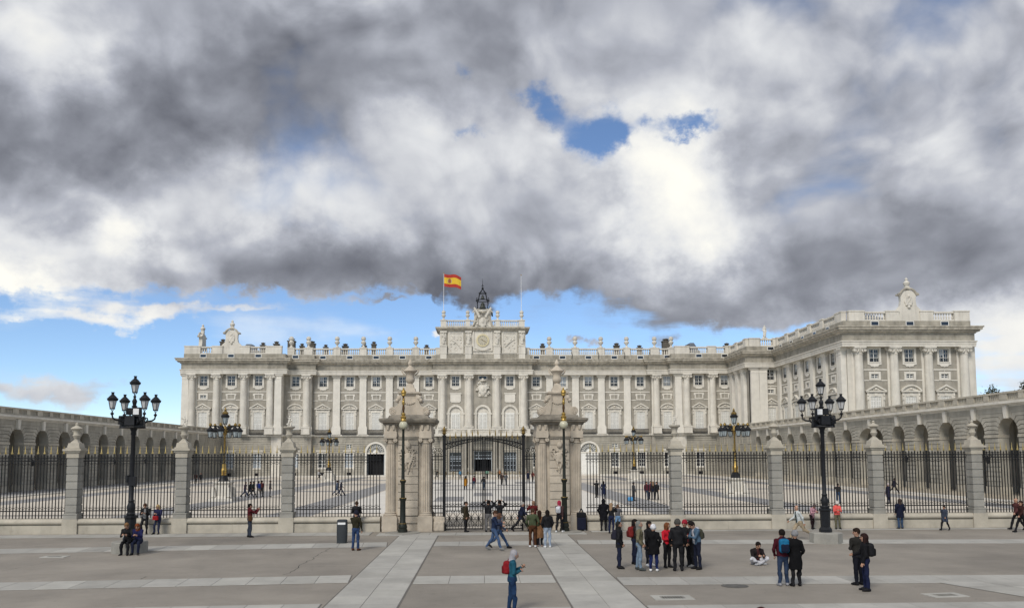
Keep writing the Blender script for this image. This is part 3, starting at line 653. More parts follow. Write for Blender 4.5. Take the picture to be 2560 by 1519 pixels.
# ---- columns and pilasters
def m_column():
    b = MB(); n = 24
    prof = [(0.88, 10.55), (0.88, 10.72), (0.80, 10.78), (0.84, 10.9), (0.74, 11.0)]+[(0.74-0.10*(i/10)**1.6, 11.0+9.6*i/10) for i in range(11)]
    b.lathe(prof, n, 0, -0.62); return b.mesh('column', WHITE, 35)
def m_capital(w=1.0, yc=-0.62):
    b = MB(); b.lathe([(0.66, 20.6), (0.72, 20.66), (0.66, 20.74), (0.66, 21.0), (0.82, 21.3), (0.95, 21.55)], 20, 0, yc)
    b.box(-0.98, 0.98, yc-0.98, 0.05, 21.66, 21.93); b.box(-0.86, 0.86, yc-0.86, 0.02, 21.5, 21.68)
    for s in (-1, 1):
        b.tube([(s*0.82, yc-0.78, 21.32), (s*0.82, yc-0.2, 21.32)], 0.26, 10); b.tube([(s*0.82, yc-0.85, 21.32), (s*0.82, yc-0.7, 21.32)], 0.10, 8)
        b.tube([(s*0.5, yc-0.72, 20.98), (s*0.35, yc-0.86, 21.12), (s*0.3, yc-0.75, 21.4)], 0.12, 6)
    b.ball(0, yc-0.8, 21.55, 0.17, 8); return b.mesh('capital', WHITE, 40)
def m_pedestal(w=1.75, d=1.5):
    b = MB(); b.box(-w/2, w/2, -d, 0, 9.0, 10.35); b.box(-w/2-0.08, w/2+0.08, -d-0.08, 0, 10.35, 10.55); b.box(-w/2-0.06, w/2+0.06, -d-0.06, 0, 9.0, 9.2); return b.mesh('pedestal', WHITE)
def m_pilaster(w=1.55, d=0.42):
    b = MB(); b.frus(0, -d/2, 10.85, 20.85, w, d, w*0.94, d); b.box(-w/2-0.12, w/2+0.12, -d-0.12, 0, 10.5, 10.7); b.box(-w/2-0.06, w/2+0.06, -d-0.06, 0, 10.7, 10.85)
    b.box(-w/2-0.2, w/2+0.2, -d-0.2, 0, 9.0, 10.5); return b.mesh('pilaster', WHITE2)
def m_pilcap(w=1.55, d=0.42):
    b = MB(); b.box(-w/2, w/2, -d-0.05, 0, 20.8, 20.95); b.box(-w/2+0.03, w/2-0.03, -d, 0, 20.95, 21.35); b.frus(0, -d/2-0.02, 21.35, 21.65, w-0.06, d, w+0.5, d+0.4); b.box(-w/2-0.28, w/2+0.28, -d-0.25, 0, 21.65, 21.93); return b.mesh('capital', WHITE2)
COLM, CAPM, PEDM = m_column(), m_capital(), m_pedestal()
PILM, PILC = m_pilaster(), m_pilcap()
def column(fr, x):
    p = at(fr, x); c = O('column', COLM, PAL, p, fr[2]); O('capital', CAPM, c); O('pedestal', PEDM, c)
def pilaster(fr, x, w=1.55, d=0.42):
    p = at(fr, x); c = O('pilaster', cached(('pil', w, d), lambda: m_pilaster(w, d)), PAL, p, fr[2]); O('capital', cached(('pilc', w, d), lambda: m_pilcap(w, d)), c)
MAINF = (0, 0, 0); MIDF = (0, -1.2, 0); SIDEF = (0, -1.0, 0); PAVF = (0, -3.0, 0); STEPF = (0, -15.5, 0); FRONTF = (0, -48.0, 0)
# central projection: x -9.6 .. 9.6
def arch_window(x, crest):
    # tall arched niche with shuttered window
    b = MB(); r = 1.32; z0, zs = 9.0, 13.6
    w = 5.75 if abs(x) > 1 else 6.1
    hole = [(-r, z0)]+[(px, pz) for px, pz in arc(0, zs, r, PI, 0, 16)]+[(r, z0)]
    top = 18.2
    poly_l = [(-w/2, z0), (-r, z0)]+arc(0, zs, r, PI, PI/2, 8)+[(0, top), (-w/2, top)]
    poly_r = [(0, top)]+arc(0, zs, r, PI/2, 0, 8)+[(r, z0), (w/2, z0), (w/2, top)]
    b.prism(poly_l, -0.0, 0.35); b.prism(poly_r, -0.0, 0.35); b.box(-w/2, -0.81, 0, 0.35, top, 21.95); b.box(0.81, w/2, 0, 0.35, top, 21.95); b.box(-0.81, 0.81, 0, 0.35, 21.65, 21.95); b.box(-0.81, 0.81, 0, 0.35, top, 19.5 if abs(x) > 1 else 21.0)
    O('wall_panel', b.mesh('wall_panel', GREYW), PAL, at(MIDF, x))
    b = MB(); ro = 1.78
    b.prism([(-ro, z0), (-r, z0)]+arc(0, zs, r, PI, 0, 16)+[(r, z0), (ro, z0)]+arc(0, zs, ro, 0, PI, 18), -0.2, 0.1)
    b.box(-2.0, -1.25, -0.26, 0.1, zs-0.35, zs); b.box(1.25, 2.0, -0.26, 0.1, zs-0.35, zs); b.box(-r, r, 0.2, 0.3, z0, zs+r)
    wn = O('window', b.mesh('window', WHITE), PAL, at(MIDF, x))
    b = MB(); b.box(-0.95, 0.95, 0.12, 0.22, 9.4, 13.4); b.box(-1.0, 1.0, 0.08, 0.2, 13.4, 13.6)
    O('shutter_frame', b.mesh('shutter_frame', WOOD), wn); O('shutter', MAIN['shut'], wn, (0, 0.09, -0.4)); sh = O('shutter', MAIN['shut'], wn, (0, 0.09, -0.4)); sh.scale = (-1, 1, 1)
    if crest:
        b = MB(); b.box(-1.15, 1.15, -0.16, 0.05, 16.2, 17.9); b.box(-1.3, 1.3, -0.24, 0.05, 17.7, 17.95); b.prism([(-1.2, 16.2), (1.2, 16.2), (0.9, 15.9), (-0.9, 15.9)][::-1], -0.14, 0.05); O('tablet', b.mesh('tablet', WHITE2), wn)
for x in (-5.95, 0, 5.95): arch_window(x, abs(x) > 1)
for x in (-5.95, 5.95):
    p = at(MIDF, x); wn = O('window', UPW['sur'], PAL, p); O('sash', UPW['sash'], wn); O('guard_rail', UPW['rail'], wn); O('pane', UPW['pane'], wn); O('pane', UPW['pane'], wn, (0.79, 0, 0))
b = MB(); frame_rect(b, -0.81, 0.81, 21.0, 21.65, 0.2, -0.1, 0.04); wn = O('window', b.mesh('window', WHITE2), PAL, at(MIDF, 0)); O('pane', m_pane(-0.8, -0.06, 21.02, 21.63, GLASS), wn); O('pane', m_pane(0.06, 0.8, 21.02, 21.63, GLASS), wn)
for x in (-8.85, -3.05, 3.05, 8.85): column(MIDF, x)
for x in (-8.85, -3.05, 3.05, 8.85): pilaster((0, -1.25, 0), x, 1.9, 0.12)
# main wall bays
kinds = {11.85: ('t', 5.7), 17.65: ('c', 5.75), 23.4: ('t', 5.75), 29.15: ('c', 5.75), 35.0: ('t', 5.9)}
flip = {-1: 0, 1: 1}
for s in (-1, 1):
    for i, (x, (k, w)) in enumerate(sorted(kinds.items())):
        ped = 't' if (i % 2 == 0) else 'c'
        upper_bay(MAINF, s*x, w, ped); string_course(MAINF, s*x, 4.2)
        if abs(x-23.4) > 0.1: ground_bay(MAINF, s*x, w, 'win' if i in (1, 3) else 'panel', True, i % 2 == 1 and s < 0)
    for x in (14.75, 20.5, 26.25, 32.0): pilaster(MAINF, s*x)
    # intermediate bay and its column
    upper_bay(SIDEF, s*40.75, 5.2, 'c'); string_course(SIDEF, s*40.75, 3.4); ground_bay(SIDEF, s*40.75, 5.2, 'panel', True, s < 0); column(SIDEF, s*38.25); pilaster((0, -1.0, 0), s*38.25, 1.9, 0.10)
    b = MB(); b.box(-0.9, 0.9, -0.07, 0.0, 0, 8.5); b.box(-0.9, 0.9, 0.001, 0.9, 0, 21.95); O('corner_pier', b.mesh('corner_pier', GREYW), PAL, at(SIDEF, s*38.1))
# left pavilion
for x, k, mz in ((-48.25, 't', False), (-54.05, 'c', False), (-59.95, 't', True)):
    upper_bay(PAVF, x, 5.85, k, mz); string_course(PAVF, x, 4.2); ground_bay(PAVF, x, 5.85, 'panel', True, True)
for x in (-45.6, -51.2, -57.0, -62.2): column(PAVF, x); pilaster(PAVF, x, 1.9, 0.10)
pilaster(PAVF, -43.9, 1.5, 0.9); pilaster(PAVF, -63.6, 1.5, 0.8)
for x, w in ((-44.3, 2.1), (-63.1, 2.7)):
    b = MB(); b.box(-w/2, w/2, -0.05, 3.0, 0, 21.95); O('corner_pier', b.mesh('corner_pier', WHITE), PAL, at(PAVF, x))
# right pavilion
for x, k in ((47.3, 't'), (53.0, 'c')):
    upper_bay(PAVF, x, 5.7, k); string_course(PAVF, x, 4.0); ground_bay(PAVF, x, 5.7, 'panel', True, False)
pilaster(PAVF, 42.7, 1.5, 0.6)
for x in (44.5, 50.2): column(PAVF, x); pilaster(PAVF, x, 1.9, 0.1)
b = MB(); b.box(-1.2, 1.2, -0.05, 3.0, 0, 21.95); O('corner_pier', b.mesh('corner_pier', WHITE), PAL, at(PAVF, 43.2))
# return wall at x = 54.6 facing -x, then the step bay, then the long wing side at x = 60.6
RETF = (54.6, -3.0, -PI/2)
b = MB(); b.box(-0.4, 0.4, -12.5, 0, 0, 21.95); O('return_wall', b.mesh('return_wall', GREYW), PAL, (55.0, -3.0, 0))
for x in (1.6, 5.6, 9.6): pilaster(RETF, x, 1.9, 0.7)
for x in (0.9, 2.6): pilaster(STEPF, 54.6+x, 1.7, 0.75)
upper_bay(STEPF, 58.9, 3.4, 't', True, False); string_course(STEPF, 58.9, 2.6)
b = MB(); b.box(54.6, 60.6, 0, 0.4, 0, 9.0); b.box(54.6, 57.3, 0, 0.4, 9.0, 21.95); O('wall_panel', b.mesh('wall_panel', GREYW), PAL, (0, -15.5, 0))
WSF = (60.6, -15.5, -PI/2)
for i in range(5):
    x = 3.9+5.78*i
    upper_bay(WSF, x, 5.78, 't' if i % 2 else 'c', True, False); string_course(WSF, x, 4.2)
    pilaster(WSF, x-2.9, 1.45, 0.45)
b = MB(); b.box(0, 32.5, 0, 0.4, 0, 9.0); b.box(0, 1.02, 0, 0.4, 9, 21.95); b.box(29.9, 32.5, -0.02, 0.4, 9, 21.95); O('wall_panel', b.mesh('wall_panel', GREYW), PAL, (60.6, -15.5, 0), -PI/2)
pilaster(WSF, 30.7, 1.8, 0.7); pilaster(WSF, 32.2-0.35, 0.9, 0.95)
for i, x in enumerate((65.2, 71.15, 77.05)):
    upper_bay(FRONTF, x, 5.95, 't' if i != 1 else 'c', True, False); string_course(FRONTF, x, 4.2)
for x in (62.3, 68.25, 74.1, 80.1): column(FRONTF, x); pilaster(FRONTF, x, 1.9, 0.1)
b = MB(); b.box(60.6, 82.2, 0, 0.4, 0, 9.0); b.box(60.6, 62.25, -0.02, 0.4, 9, 21.95); b.box(80.0, 82.2, -0.35, 0.4, 9, 21.95); O('corner_pier', b.mesh('corner_pier', WHITE), PAL, (0, -48, 0))
# ---- arched doors (x = -23.4 open, x = 23.4 closed)
def arched_door(x, open_):
    w = 5.75; r = 1.95; zs = 5.05; b = MB()
    def half(sg):
        pl = [(-w/2, 0), (-r, 0), (-r, zs)]+arc(0, zs, r, PI, PI/2, 8)[1:]+[(0, 8.5), (-w/2, 8.5)]
        return pl if sg < 0 else [(-px, pz) for px, pz in pl][::-1]
    for sg in (-1, 1): b.prism(half(sg), 0, 0.6)
    z = 0.95
    while z < 8.3:
        zt = min(z+0.45, 8.45); hw = r if zt < zs else (math.sqrt(max(0, 2.45**2-(z-zs)**2)) if z-zs < 2.4 else 0)
        hw = max(hw+0.12, 0.0) if z < zs+2.4 else 0
        if hw > 0: b.box(-w/2, -max(hw, 2.5 if z < zs else hw), -0.07, 0.0, z, zt); b.box(max(hw, 2.5 if z < zs else hw), w/2, -0.07, 0, z, zt)
        else: b.box(-w/2, w/2, -0.07, 0, z, zt)
        z += 0.5
    O('rusticated_wall', b.mesh('rusticated_wall', RUST), PAL, at(MAINF, x))
    b = MB(); ro = 2.35; b.prism([(-ro, 0), (-r, 0), (-r, zs)]+arc(0, zs, r, PI, 0, 18)[1:-1]+[(r, zs), (r, 0), (ro, 0), (ro, zs)]+arc(0, zs, ro, 0, PI, 20)[1:], -0.14, 0.08)
    b.box(-r, r, 0.1, 0.3, 4.75, 5.05); d = O('door', b.mesh('door', WHITE2), PAL, at(MAINF, x))
    b = MB(); b.prism([(px, pz) for px, pz in arc(0, zs, r, 0, PI, 18)], 0.32, 0.34); O('pane', b.mesh('fanlight_glass', GLASS), d)
    b = MB()
    for i in range(13):
        a = PI*i/12; b.tube([(0.55*math.cos(a), 0.25, zs+0.55*math.sin(a)), (1.9*math.cos(a), 0.25, zs+1.9*math.sin(a))], 0.035, 4)
    for q in (0.55, 1.2, 1.9): b.tube([(px, 0.25, pz) for px, pz in arc(0, zs, q, 0, PI, 16)], 0.045, 4)
    for i in range(12): a = PI*(i+0.5)/12; b.tube([(1.55*math.cos(a)+0.16*math.cos(t), 0.25, zs+1.55*math.sin(a)+0.16*math.sin(t)) for t in [k*PI/4 for k in range(8)]], 0.03, 4, True)
    b.prism(arc(0, zs, 0.6, 0, PI, 12), 0.2, 0.3)
    O('fanlight', b.mesh('fanlight', WOOD), d)
    if open_:
        b = MB(); b.box(-r, r, 2.0, 2.05, 0, 4.75); O('passage_shade', b.mesh('passage_shade', DARK), d)  # near-black sheet paints the shade inside the open doorway
        for s in (-1, 1): b = MB(); b.box(min(s*r, s*(r-0.15)), max(s*r, s*(r-0.15)), 0.2, 1.7, 0.0, 4.75); O('door_leaf', b.mesh('door_leaf', BLIND), d)
    else:
        for s in (-1, 1):
            b = MB(); b.box(0.02, r, 0.2, 0.28, 0.0, 4.75)
            for k in range(3): b.box(0.25, r-0.25, 0.16, 0.2, 0.4+k*1.45, 1.6+k*1.45)
            dl = O('door_leaf', b.mesh('door_leaf', WOOD), d); dl.scale = (s, 1, 1)
arched_door(-23.4, True); arched_door(23.4, False)
# ---- centre: ground floor with three doors, big plain pilasters, balcony above
CX_ = [(-5.95, 1.35), (0.0, 1.95), (5.95, 1.35)]
hs = tuple((x-h, x+h, 0.2, 5.05 if h < 1.5 else 5.35) for x, h in CX_)
O('rusticated_wall', rust_panel(19.2, list(hs)), PAL, at(MIDF, 0))
for x, h in CX_:
    top = 5.05 if h < 1.5 else 5.35
    b = MB(); frame_rect(b, x-h, x+h, 0.2, top, 0.3, -0.1, 0.05, 0.0); d = O('door', b.mesh('door', GREYW), PAL, at(MIDF, 0))
    b = MB(); f = 0.1
    frame_rect(b, x-h+f, x+h-f, 0.3, top-f, f, 0.3, 0.42)
    for i in range(1, 4): xx = x-h+2*h*i/4; b.box(xx-0.05, xx+0.05, 0.3, 0.4, 0.3 if h < 1.5 else 3.6, top)
    for i in range(1, 5):
        zz = 0.3+(top-0.3)*i/5
        if h < 1.5 or zz > 3.5: b.box(x-h, x+h, 0.3, 0.4, zz-0.05, zz+0.05)
    b.box(x-h, x+h, 0.28, 0.42, 3.55, 3.75); O('sash', b.mesh('sash', BLIND), d)
    b = MB()
    if h < 1.5: b.box(x-h+0.05, x+h-0.05, 0.36, 0.37, 0.3, top-0.05)
    else: b.box(x-h+0.05, x+h-0.05, 0.36, 0.37, 3.7, top-0.05)
    O('pane', b.mesh('pane', GLASS), d)
    b = MB(); b.box(x-h, x+h, 2.5, 2.55, 0.1, top); O('passage_shade', b.mesh('passage_shade', DARK), d)  # shade behind the door painted as a near-black sheet
for x in (-8.85, -3.9, -2.7, 2.7, 3.9, 8.85):
    b = MB(); b.lathe([(0.62, 0), (0.62, 1.5), (0.55, 1.6), (0.48, 1.75), (0.44, 7.6), (0.52, 7.7), (0.6, 8.0)], 16, 0, -0.75); b.box(-0.66, 0.66, -1.4, 0, 0, 1.4); b.box(-0.62, 0.62, -1.38, 0, 8.0, 8.5)
    O('portico_column', b.mesh('portico_column', GREYW, 35), PAL, at(MIDF, x))
for s in (-1, 1):   # sculpted aprons over the side windows next to the portico
    b = MB(); b.box(-1.6, 1.6, -0.25, 0.0, 5.2, 5.6)
    for k in (-1, 1): b.tube([(k*px, -0.2, pz) for px, pz in spiral(1.0, 6.0, 0.45, 0.08, -PI/2, 1.4, 16)], 0.12, 6)
    b.ball(0, -0.2, 6.3, 0.45, 10); O('carved_hood', b.mesh('carved_hood', WHITE, 40), PAL, at(MAINF, s*11.85))
b = MB(); b.box(-10.4, 10.4, -2.3, 0.5, 8.5, 8.98); b.box(-10.2, 10.2, -2.2, -1.9, 8.98, 9.15); b.box(-10.25, 10.25, -2.25, -1.85, 9.85, 10.05)
for s in (-1, 1): b.box(min(s*9.8, s*10.2), max(s*9.8, s*10.2), -2.2, 0, 8.98, 10.0)
for x in (-9.9, -6.0, -3.0, 3.0, 6.0, 9.9): b.box(x-0.35, x+0.35, -2.24, -1.86, 9.0, 10.0)
O('state_balcony', b.mesh('state_balcony', WHITE), PAL, at(MIDF, 0))
b = MB()
for i in range(96): x = -9.6+19.2*i/95; b.lathe([(0.05, 9.15), (0.09, 9.35), (0.05, 9.6), (0.07, 9.85)], 6, x, -2.05)
stuff(O('balusters', b.mesh('balusters', WHITE), PAL, at(MIDF, 0)))
# ---- swept entablature
PATH = [(-63.3, 80), (-63.3, -3.0), (-43.2, -3.0), (-43.2, -1.0), (-37.4, -1.0), (-37.4, 0), (-9.7, 0), (-9.7, -1.2), (9.7, -1.2), (9.7, 0), (37.4, 0), (37.4, -1.0), (42.0, -1.0), (42.0, -3.0), (54.6, -3.0), (54.6, -15.5), (60.6, -15.5), (60.6, -48.0), (80.7, -48.0), (80.7, 80)]
def run(name, prof, m): b = MB(); sweep(b, PATH, prof); return O(name, b.mesh(name, m), PAL)
run('ledge', [(-0.3, 8.5), (0.35, 8.5), (0.35, 8.62), (0.5, 8.68), (0.5, 8.98), (-0.3, 9.02)], WHITE)
run('architrave', [(-0.3, 21.93), (1.25, 21.93), (1.25, 22.3), (1.3, 22.32), (1.3, 22.68), (1.42, 22.74), (1.42, 22.92), (-0.3, 22.94)], WHITE)
run('frieze', [(-0.3, 22.94), (1.12, 22.94), (1.12, 24.12), (-0.3, 24.12)], FRIEZE)
run('cornice', [(-0.3, 24.12), (1.25, 24.12), (1.35, 24.3), (1.75, 24.42), (1.75, 24.6), (2.05, 24.72), (2.05, 25.0), (2.2, 25.08), (2.22, 25.3), (-0.3, 25.42)], DARKST)
run('attic_course', [(-0.5, 25.3), (0.75, 25.3), (0.75, 26.3), (-0.5, 26.32)], FRIEZE)
# small attic openings in the course above the cornice
am = MB(); frame_rect(am, -0.6, 0.6, 25.55, 26.15, 0.1, -0.8, -0.7); AWF = am.mesh('attic_window', WOOD); am = MB(); am.box(-0.6, 0.6, -0.79, -0.72, 25.55, 26.15); AWG = am.mesh('pane', GLASS)
def attic(fr, x): w = O('attic_window', AWF, PAL, at(fr, x), fr[2]); O('pane', AWG, w)
for s in (-1, 1):
    for x in (11.85, 17.65, 23.4, 29.15, 35.0): attic(MAINF, s*x)
    attic(SIDEF, s*40.75)
for x in (-48.25, -54.05, -59.95, 47.3, 53.0): attic(PAVF, x)
for x in (65.2, 71.15, 77.05): attic(FRONTF, x)
for i in range(5): attic(WSF, 3.9+5.78*i)
attic(STEPF, 58.9)
# ---- balustrade over the attic course
def bal_seg(L):
    def f():
        b = MB(); b.box(-L/2, L/2, -0.55, 0.0, 26.3, 26.55); b.box(-L/2, L/2, -0.6, 0.05, 27.62, 27.9); me = b.mesh('balustrade', WHITE)
        c = MB(); n = max(2, int(L/0.42))
        for i in range(n): c.lathe([(0.10, 26.55), (0.10, 26.65), (0.17, 26.9), (0.08, 27.25), (0.12, 27.5), (0.12, 27.62)], 6, -L/2+L*(i+0.5)/n, -0.28)
        return me, c.mesh('balusters', WHITE)
    return cached(('bal', round(L, 1)), f)
PEDB = {}
def ped_block(fr, x, w):
    def f():
        b = MB(); b.box(-w/2, w/2, -0.72, 0.12, 26.3, 27.85); b.box(-w/2-0.08, w/2+0.08, -0.8, 0.15, 27.85, 28.05); return b.mesh('balustrade_pier', WHITE)
    O('balustrade_pier', cached(('pedb', round(w, 1)), f), PAL, at(fr, x), fr[2])
def bal_run(fr, xs, ws, solid=()):
    for x, w in zip(xs, ws): ped_block(fr, x, w)
    for i in range(len(xs)-1):
        a = xs[i]+ws[i]/2; c = xs[i+1]-ws[i+1]/2
        if c-a < 0.4: continue
        if i in solid:
            b = MB(); b.box(-(c-a)/2, (c-a)/2, -0.5, 0.0, 26.3, 27.9); O('parapet', b.mesh('parapet', WHITE), PAL, at(fr, (a+c)/2), fr[2])
        else:
            m1, m2 = bal_seg(c-a); o = O('balustrade', m1, PAL, at(fr, (a+c)/2), fr[2]); stuff(O('balusters', m2, o)); o.scale = ((c-a)/round(c-a, 1), 1, 1)
for s in (-1, 1):
    xs = [9.6, 14.75, 20.5, 26.25, 32.0, 38.25, 42.0]; xs = [s*x for x in xs]
    if s < 0: xs = xs[::-1]
    bal_run(MAINF, xs, [1.5 if abs(abs(x)-38.25) > 0.1 else 1.9 for x in xs])
bal_run(PAVF, [-62.3, -57.0, -51.2, -45.0], [3.4, 2.2, 2.2, 3.4], solid=(1,))
bal_run(PAVF, [43.6, 50.2, 54.0], [3.2, 1.8, 1.6])
bal_run(RETF, [0.8, 6, 11.8], [1.4, 1.4, 1.6]); bal_run(STEPF, [55.6, 60.0], [2.2, 1.2])
bal_run(WSF, [1.0, 6.8, 12.6, 18.4, 24.1, 31.2], [1.5, 1.4, 1.4, 1.4, 1.4, 2.6])
bal_run(FRONTF, [62.2, 68.3, 74.1, 80.1], [2.6, 2.2, 2.2, 2.6], solid=(1,))
# ---- solid mass behind the walls, added to block light; flat roof
def core(name, poly, z0, z1, m): b = MB(); b.prismz(poly, z0, z1); return O(name, b.mesh(name, m), PAL)
core('core', [(-64.2, -2.45), (-43.8, -2.45), (-43.8, -0.45), (-38.2, -0.45), (-38.2, 0.55), (-25.6, 0.55), (-25.6, 2.6), (-21.2, 2.6), (-21.2, 0.55), (-9.0, 0.55), (-9.0, 2.0), (9.0, 2.0), (9.0, 0.55), (38.2, 0.55), (38.2, -0.45), (42.6, -0.45), (42.6, -2.45), (55.2, -2.45), (55.2, -14.95), (61.2, -14.95), (61.2, -47.45), (81.4, -47.45), (81.4, 80), (-64.2, 80)], 0.0, 25.2, GREYW)
core('roof', [(-63.0, -2.4), (-43.6, -2.4), (-43.6, 0.6), (42.4, 0.6), (42.4, -2.4), (55.1, -2.4), (55.1, -14.9), (61.1, -14.9), (61.1, -47.4), (81.3, -47.4), (81.3, 80), (-63.0, 80)], 25.2, 26.35, ROOF)
# low slate roofs and chimneys that show over the balustrade
def hip(x0, x1, y0, y1, z0, z1, name='roof_lantern'):
    b = MB(); m = min(x1-x0, y1-y0)*0.4
    b.add([(x0, y0, z0), (x1, y0, z0), (x1, y1, z0), (x0, y1, z0), (x0+m, y0+m, z1), (x1-m, y0+m, z1), (x1-m, y1-m, z1), (x0+m, y1-m, z1)], [(0, 1, 5, 4), (1, 2, 6, 5), (2, 3, 7, 6), (3, 0, 4, 7), (4, 5, 6, 7)]); O(name, b.mesh(name, ROOF), PAL)
hip(62.6, 76, -42, -16, 26.3, 29.3); hip(46, 50.5, 4, 12, 26.3, 30.0); hip(-55.5, -50, 3, 10, 26.3, 29.6)
def chimney(x, y, w, top, caps=1, pot=True):
    b = MB(); b.box(-w/2, w/2, -w/2, w/2, 26.3, top-0.5); b.box(-w/2-0.12, w/2+0.12, -w/2-0.12, w/2+0.12, top-0.5, top-0.3)
    if pot: b.lathe([(w*0.34, top-0.3), (w*0.34, top-0.05), (w*0.5, top), (w*0.5, top+0.15), (w*0.1, top+0.3)], 8)
    O('chimney', b.mesh('chimney', CHIM), PAL, (x, y, 0))
for x, y, w, t in ((-42.7, 3, 1.5, 30.3), (-38.7, 5, 1.6, 30.0), (-40.6, 4, 0.9, 29.3), (-35.5, 5, 0.9, 29.2), (-48.5, 1, 1.0, 29.1), (-45.8, 2, 1.1, 29.5), (-57.6, 2, 1.0, 30.0), (-30.6, 2, 1.2, 29.0), (-26.4, 2, 0.9, 29.1), (-24.4, 3, 1.0, 29.6), (-12.6, 3, 1.0, 28.9), (13.5, 3, 1.0, 29.2), (30.3, 3, 1.2, 29.3), (35.5, 3, 1.1, 28.8), (41.6, 3, 1.7, 30.3), (46.5, 3, 1.2, 28.9), (55.5, 3, 1.2, 29.3), (57.6, 3, 1.2, 29.2)):
    chimney(x, y, w, t)
# drain stacks / antenna rods seen against the attic course on the right half
for x in (17.7+2, 23.4+2.2, 29.2+2.2, 35+2): b = MB(); b.tube([(x, -0.9, 25.4), (x+0.1, -0.9, 26.4), (x-0.05, -1.0, 27.0)], 0.06, 5); O('flue_pipe', b.mesh('flue_pipe', IRON), PAL)
# ---- clock attic
T0 = 25.3
b = MB(); b.box(-9.45, 9.45, -1.5, 6.0, T0, 32.0); TW = O('clock_attic', b.mesh('clock_attic', WHITE), PAL)
b = MB(); sw_ = [(-9.45, 6), (-9.45, -1.5), (9.45, -1.5), (9.45, 6)]
sweep(b, sw_, [(0.0, 31.6), (0.3, 31.6), (0.45, 31.85), (0.9, 32.1), (0.95, 32.4), (0.0, 32.55)]); O('cornice', b.mesh('cornice', DARKST), TW)
b = MB(); sweep(b, sw_, [(0.0, T0), (0.12, T0), (0.12, 26.5), (0.0, 26.5)]); O('plinth', b.mesh('plinth', FRIEZE), TW)
for x in (-8.6, -3.15, 3.15, 8.6):
    b = MB(); b.box(x-0.75, x+0.75, -2.15, -1.4, 26.5, 28.25); b.box(x-0.85, x+0.85, -2.25, -1.4, 28.15, 28.35); b.box(x-0.7, x+0.7, -2.1, -1.4, T0+0.05, 26.5); b.box(x-0.6, x+0.6, -1.75, -1.4, 28.3, 31.6); b.box(x-0.72, x+0.72, -1.95, -1.4, 31.2, 31.6); O('statue_pedestal', b.mesh('statue_pedestal', WHITE), TW)
for s in (-1, 1):
    x = s*5.9
    b = MB(); frame_rect(b, x-1.35, x+1.35, 26.9, 31.1, 0.25, -1.62, -1.45); b.tube([(x-s*1.0, -1.6, 28.0), (x-s*0.1, -1.62, 29.0), (x+s*1.0, -1.6, 29.7)], [0.05, 0.12, 0.06], 6)
    rr = random.Random(5)
    for i in range(26): b.ball(x+rr.uniform(-1.15, 1.15), -1.5, rr.uniform(27.2, 30.6), rr.uniform(0.1, 0.24), 7)
    O('relief_panel', b.mesh('relief_panel', WHITE), TW)
    for q in (-1.95, 1.95): b = MB(); b.box(x+q-0.22, x+q+0.22, -1.56, -1.45, 26.8, 31.3); O('dark_strip', b.mesh('dark_strip', FRIEZE), TW)  # strips in the darker frieze stone, slightly proud of the attic face
b = MB(); frame_rect(b, -1.9, 1.9, 27.4, 31.6, 0.25, -1.75, -1.4); b.box(-1.9, 1.9, -1.6, -1.4, 27.4, 31.6); O('clock_surround', b.mesh('clock_surround', WHITE), TW)
b = MB(); b.lathe([(1.42, 0), (1.42, 0.16), (1.12, 0.2), (1.08, 0.14), (0.02, 0.14)], 40); CLKW = mat('clock_ring', (0.62, 0.55, 0.36), 0.5, 0.05)
ck = O('clock', b.mesh('clock', CLKW, 40), PAL, (0, -1.6, 29.5)); ck.rotation_euler = (PI/2, 0, 0)
b = MB(); b.lathe([(1.05, 0.145), (1.05, 0.165), (0.02, 0.165)], 40); O('dial', b.mesh('dial', mat('clock_dial', (0.50, 0.46, 0.36), 0.5, 0.1, 3)), ck)
b = MB()
for i in range(12): a = i*PI/6; q = 0.92; b.box(q*math.cos(a)-0.04, q*math.cos(a)+0.04, q*math.sin(a)-0.09, q*math.sin(a)+0.09, 0.165, 0.175)
O('hour_mark', b.mesh('hour_mark', IRON), ck)
for ang, L in ((R(-28), 0.8), (R(140), 0.5)):
    b = MB(); b.box(-0.12, L, -0.05, 0.05, 0.18, 0.20); h_ = O('hand', b.mesh('hand', GILT), ck); h_.rotation_euler = (0, 0, ang)
b = MB()
for i in range(15): t = i/14; b.ball(-1.6+3.2*t, -1.75, 27.75-0.45*math.sin(PI*t), 0.16, 7)
O('garland', b.mesh('garland', WHITE), TW)
# attic balustrade
for x, w in ((-8.6, 1.3), (-3.3, 1.0), (3.3, 1.0), (8.6, 1.3)): b = MB(); b.box(x-w/2, x+w/2, -1.6, -0.9, 32.5, 34.05); b.box(x-w/2-0.1, x+w/2+0.1, -1.7, -0.8, 33.9, 34.1); O('balustrade_pier', b.mesh('balustrade_pier', WHITE), TW)
for s in (-1, 1):
    for x0, x1 in ((3.8, 7.95), (1.9, 2.8)):
        a, c = sorted((s*x0, s*x1)); b = MB(); b.box(a, c, -1.5, -1.0, 32.5, 32.75); b.box(a, c, -1.55, -0.95, 33.8, 34.05); o = O('balustrade', b.mesh('balustrade', WHITE), TW)
        b = MB(); n = max(2, int((c-a)/0.4))
        for i in range(n): b.lathe([(0.1, 32.75), (0.16, 33.05), (0.08, 33.4), (0.12, 33.8)], 6, a+(c-a)*(i+0.5)/n, -1.25)
        stuff(O('balusters', b.mesh('balusters', WHITE), TW))

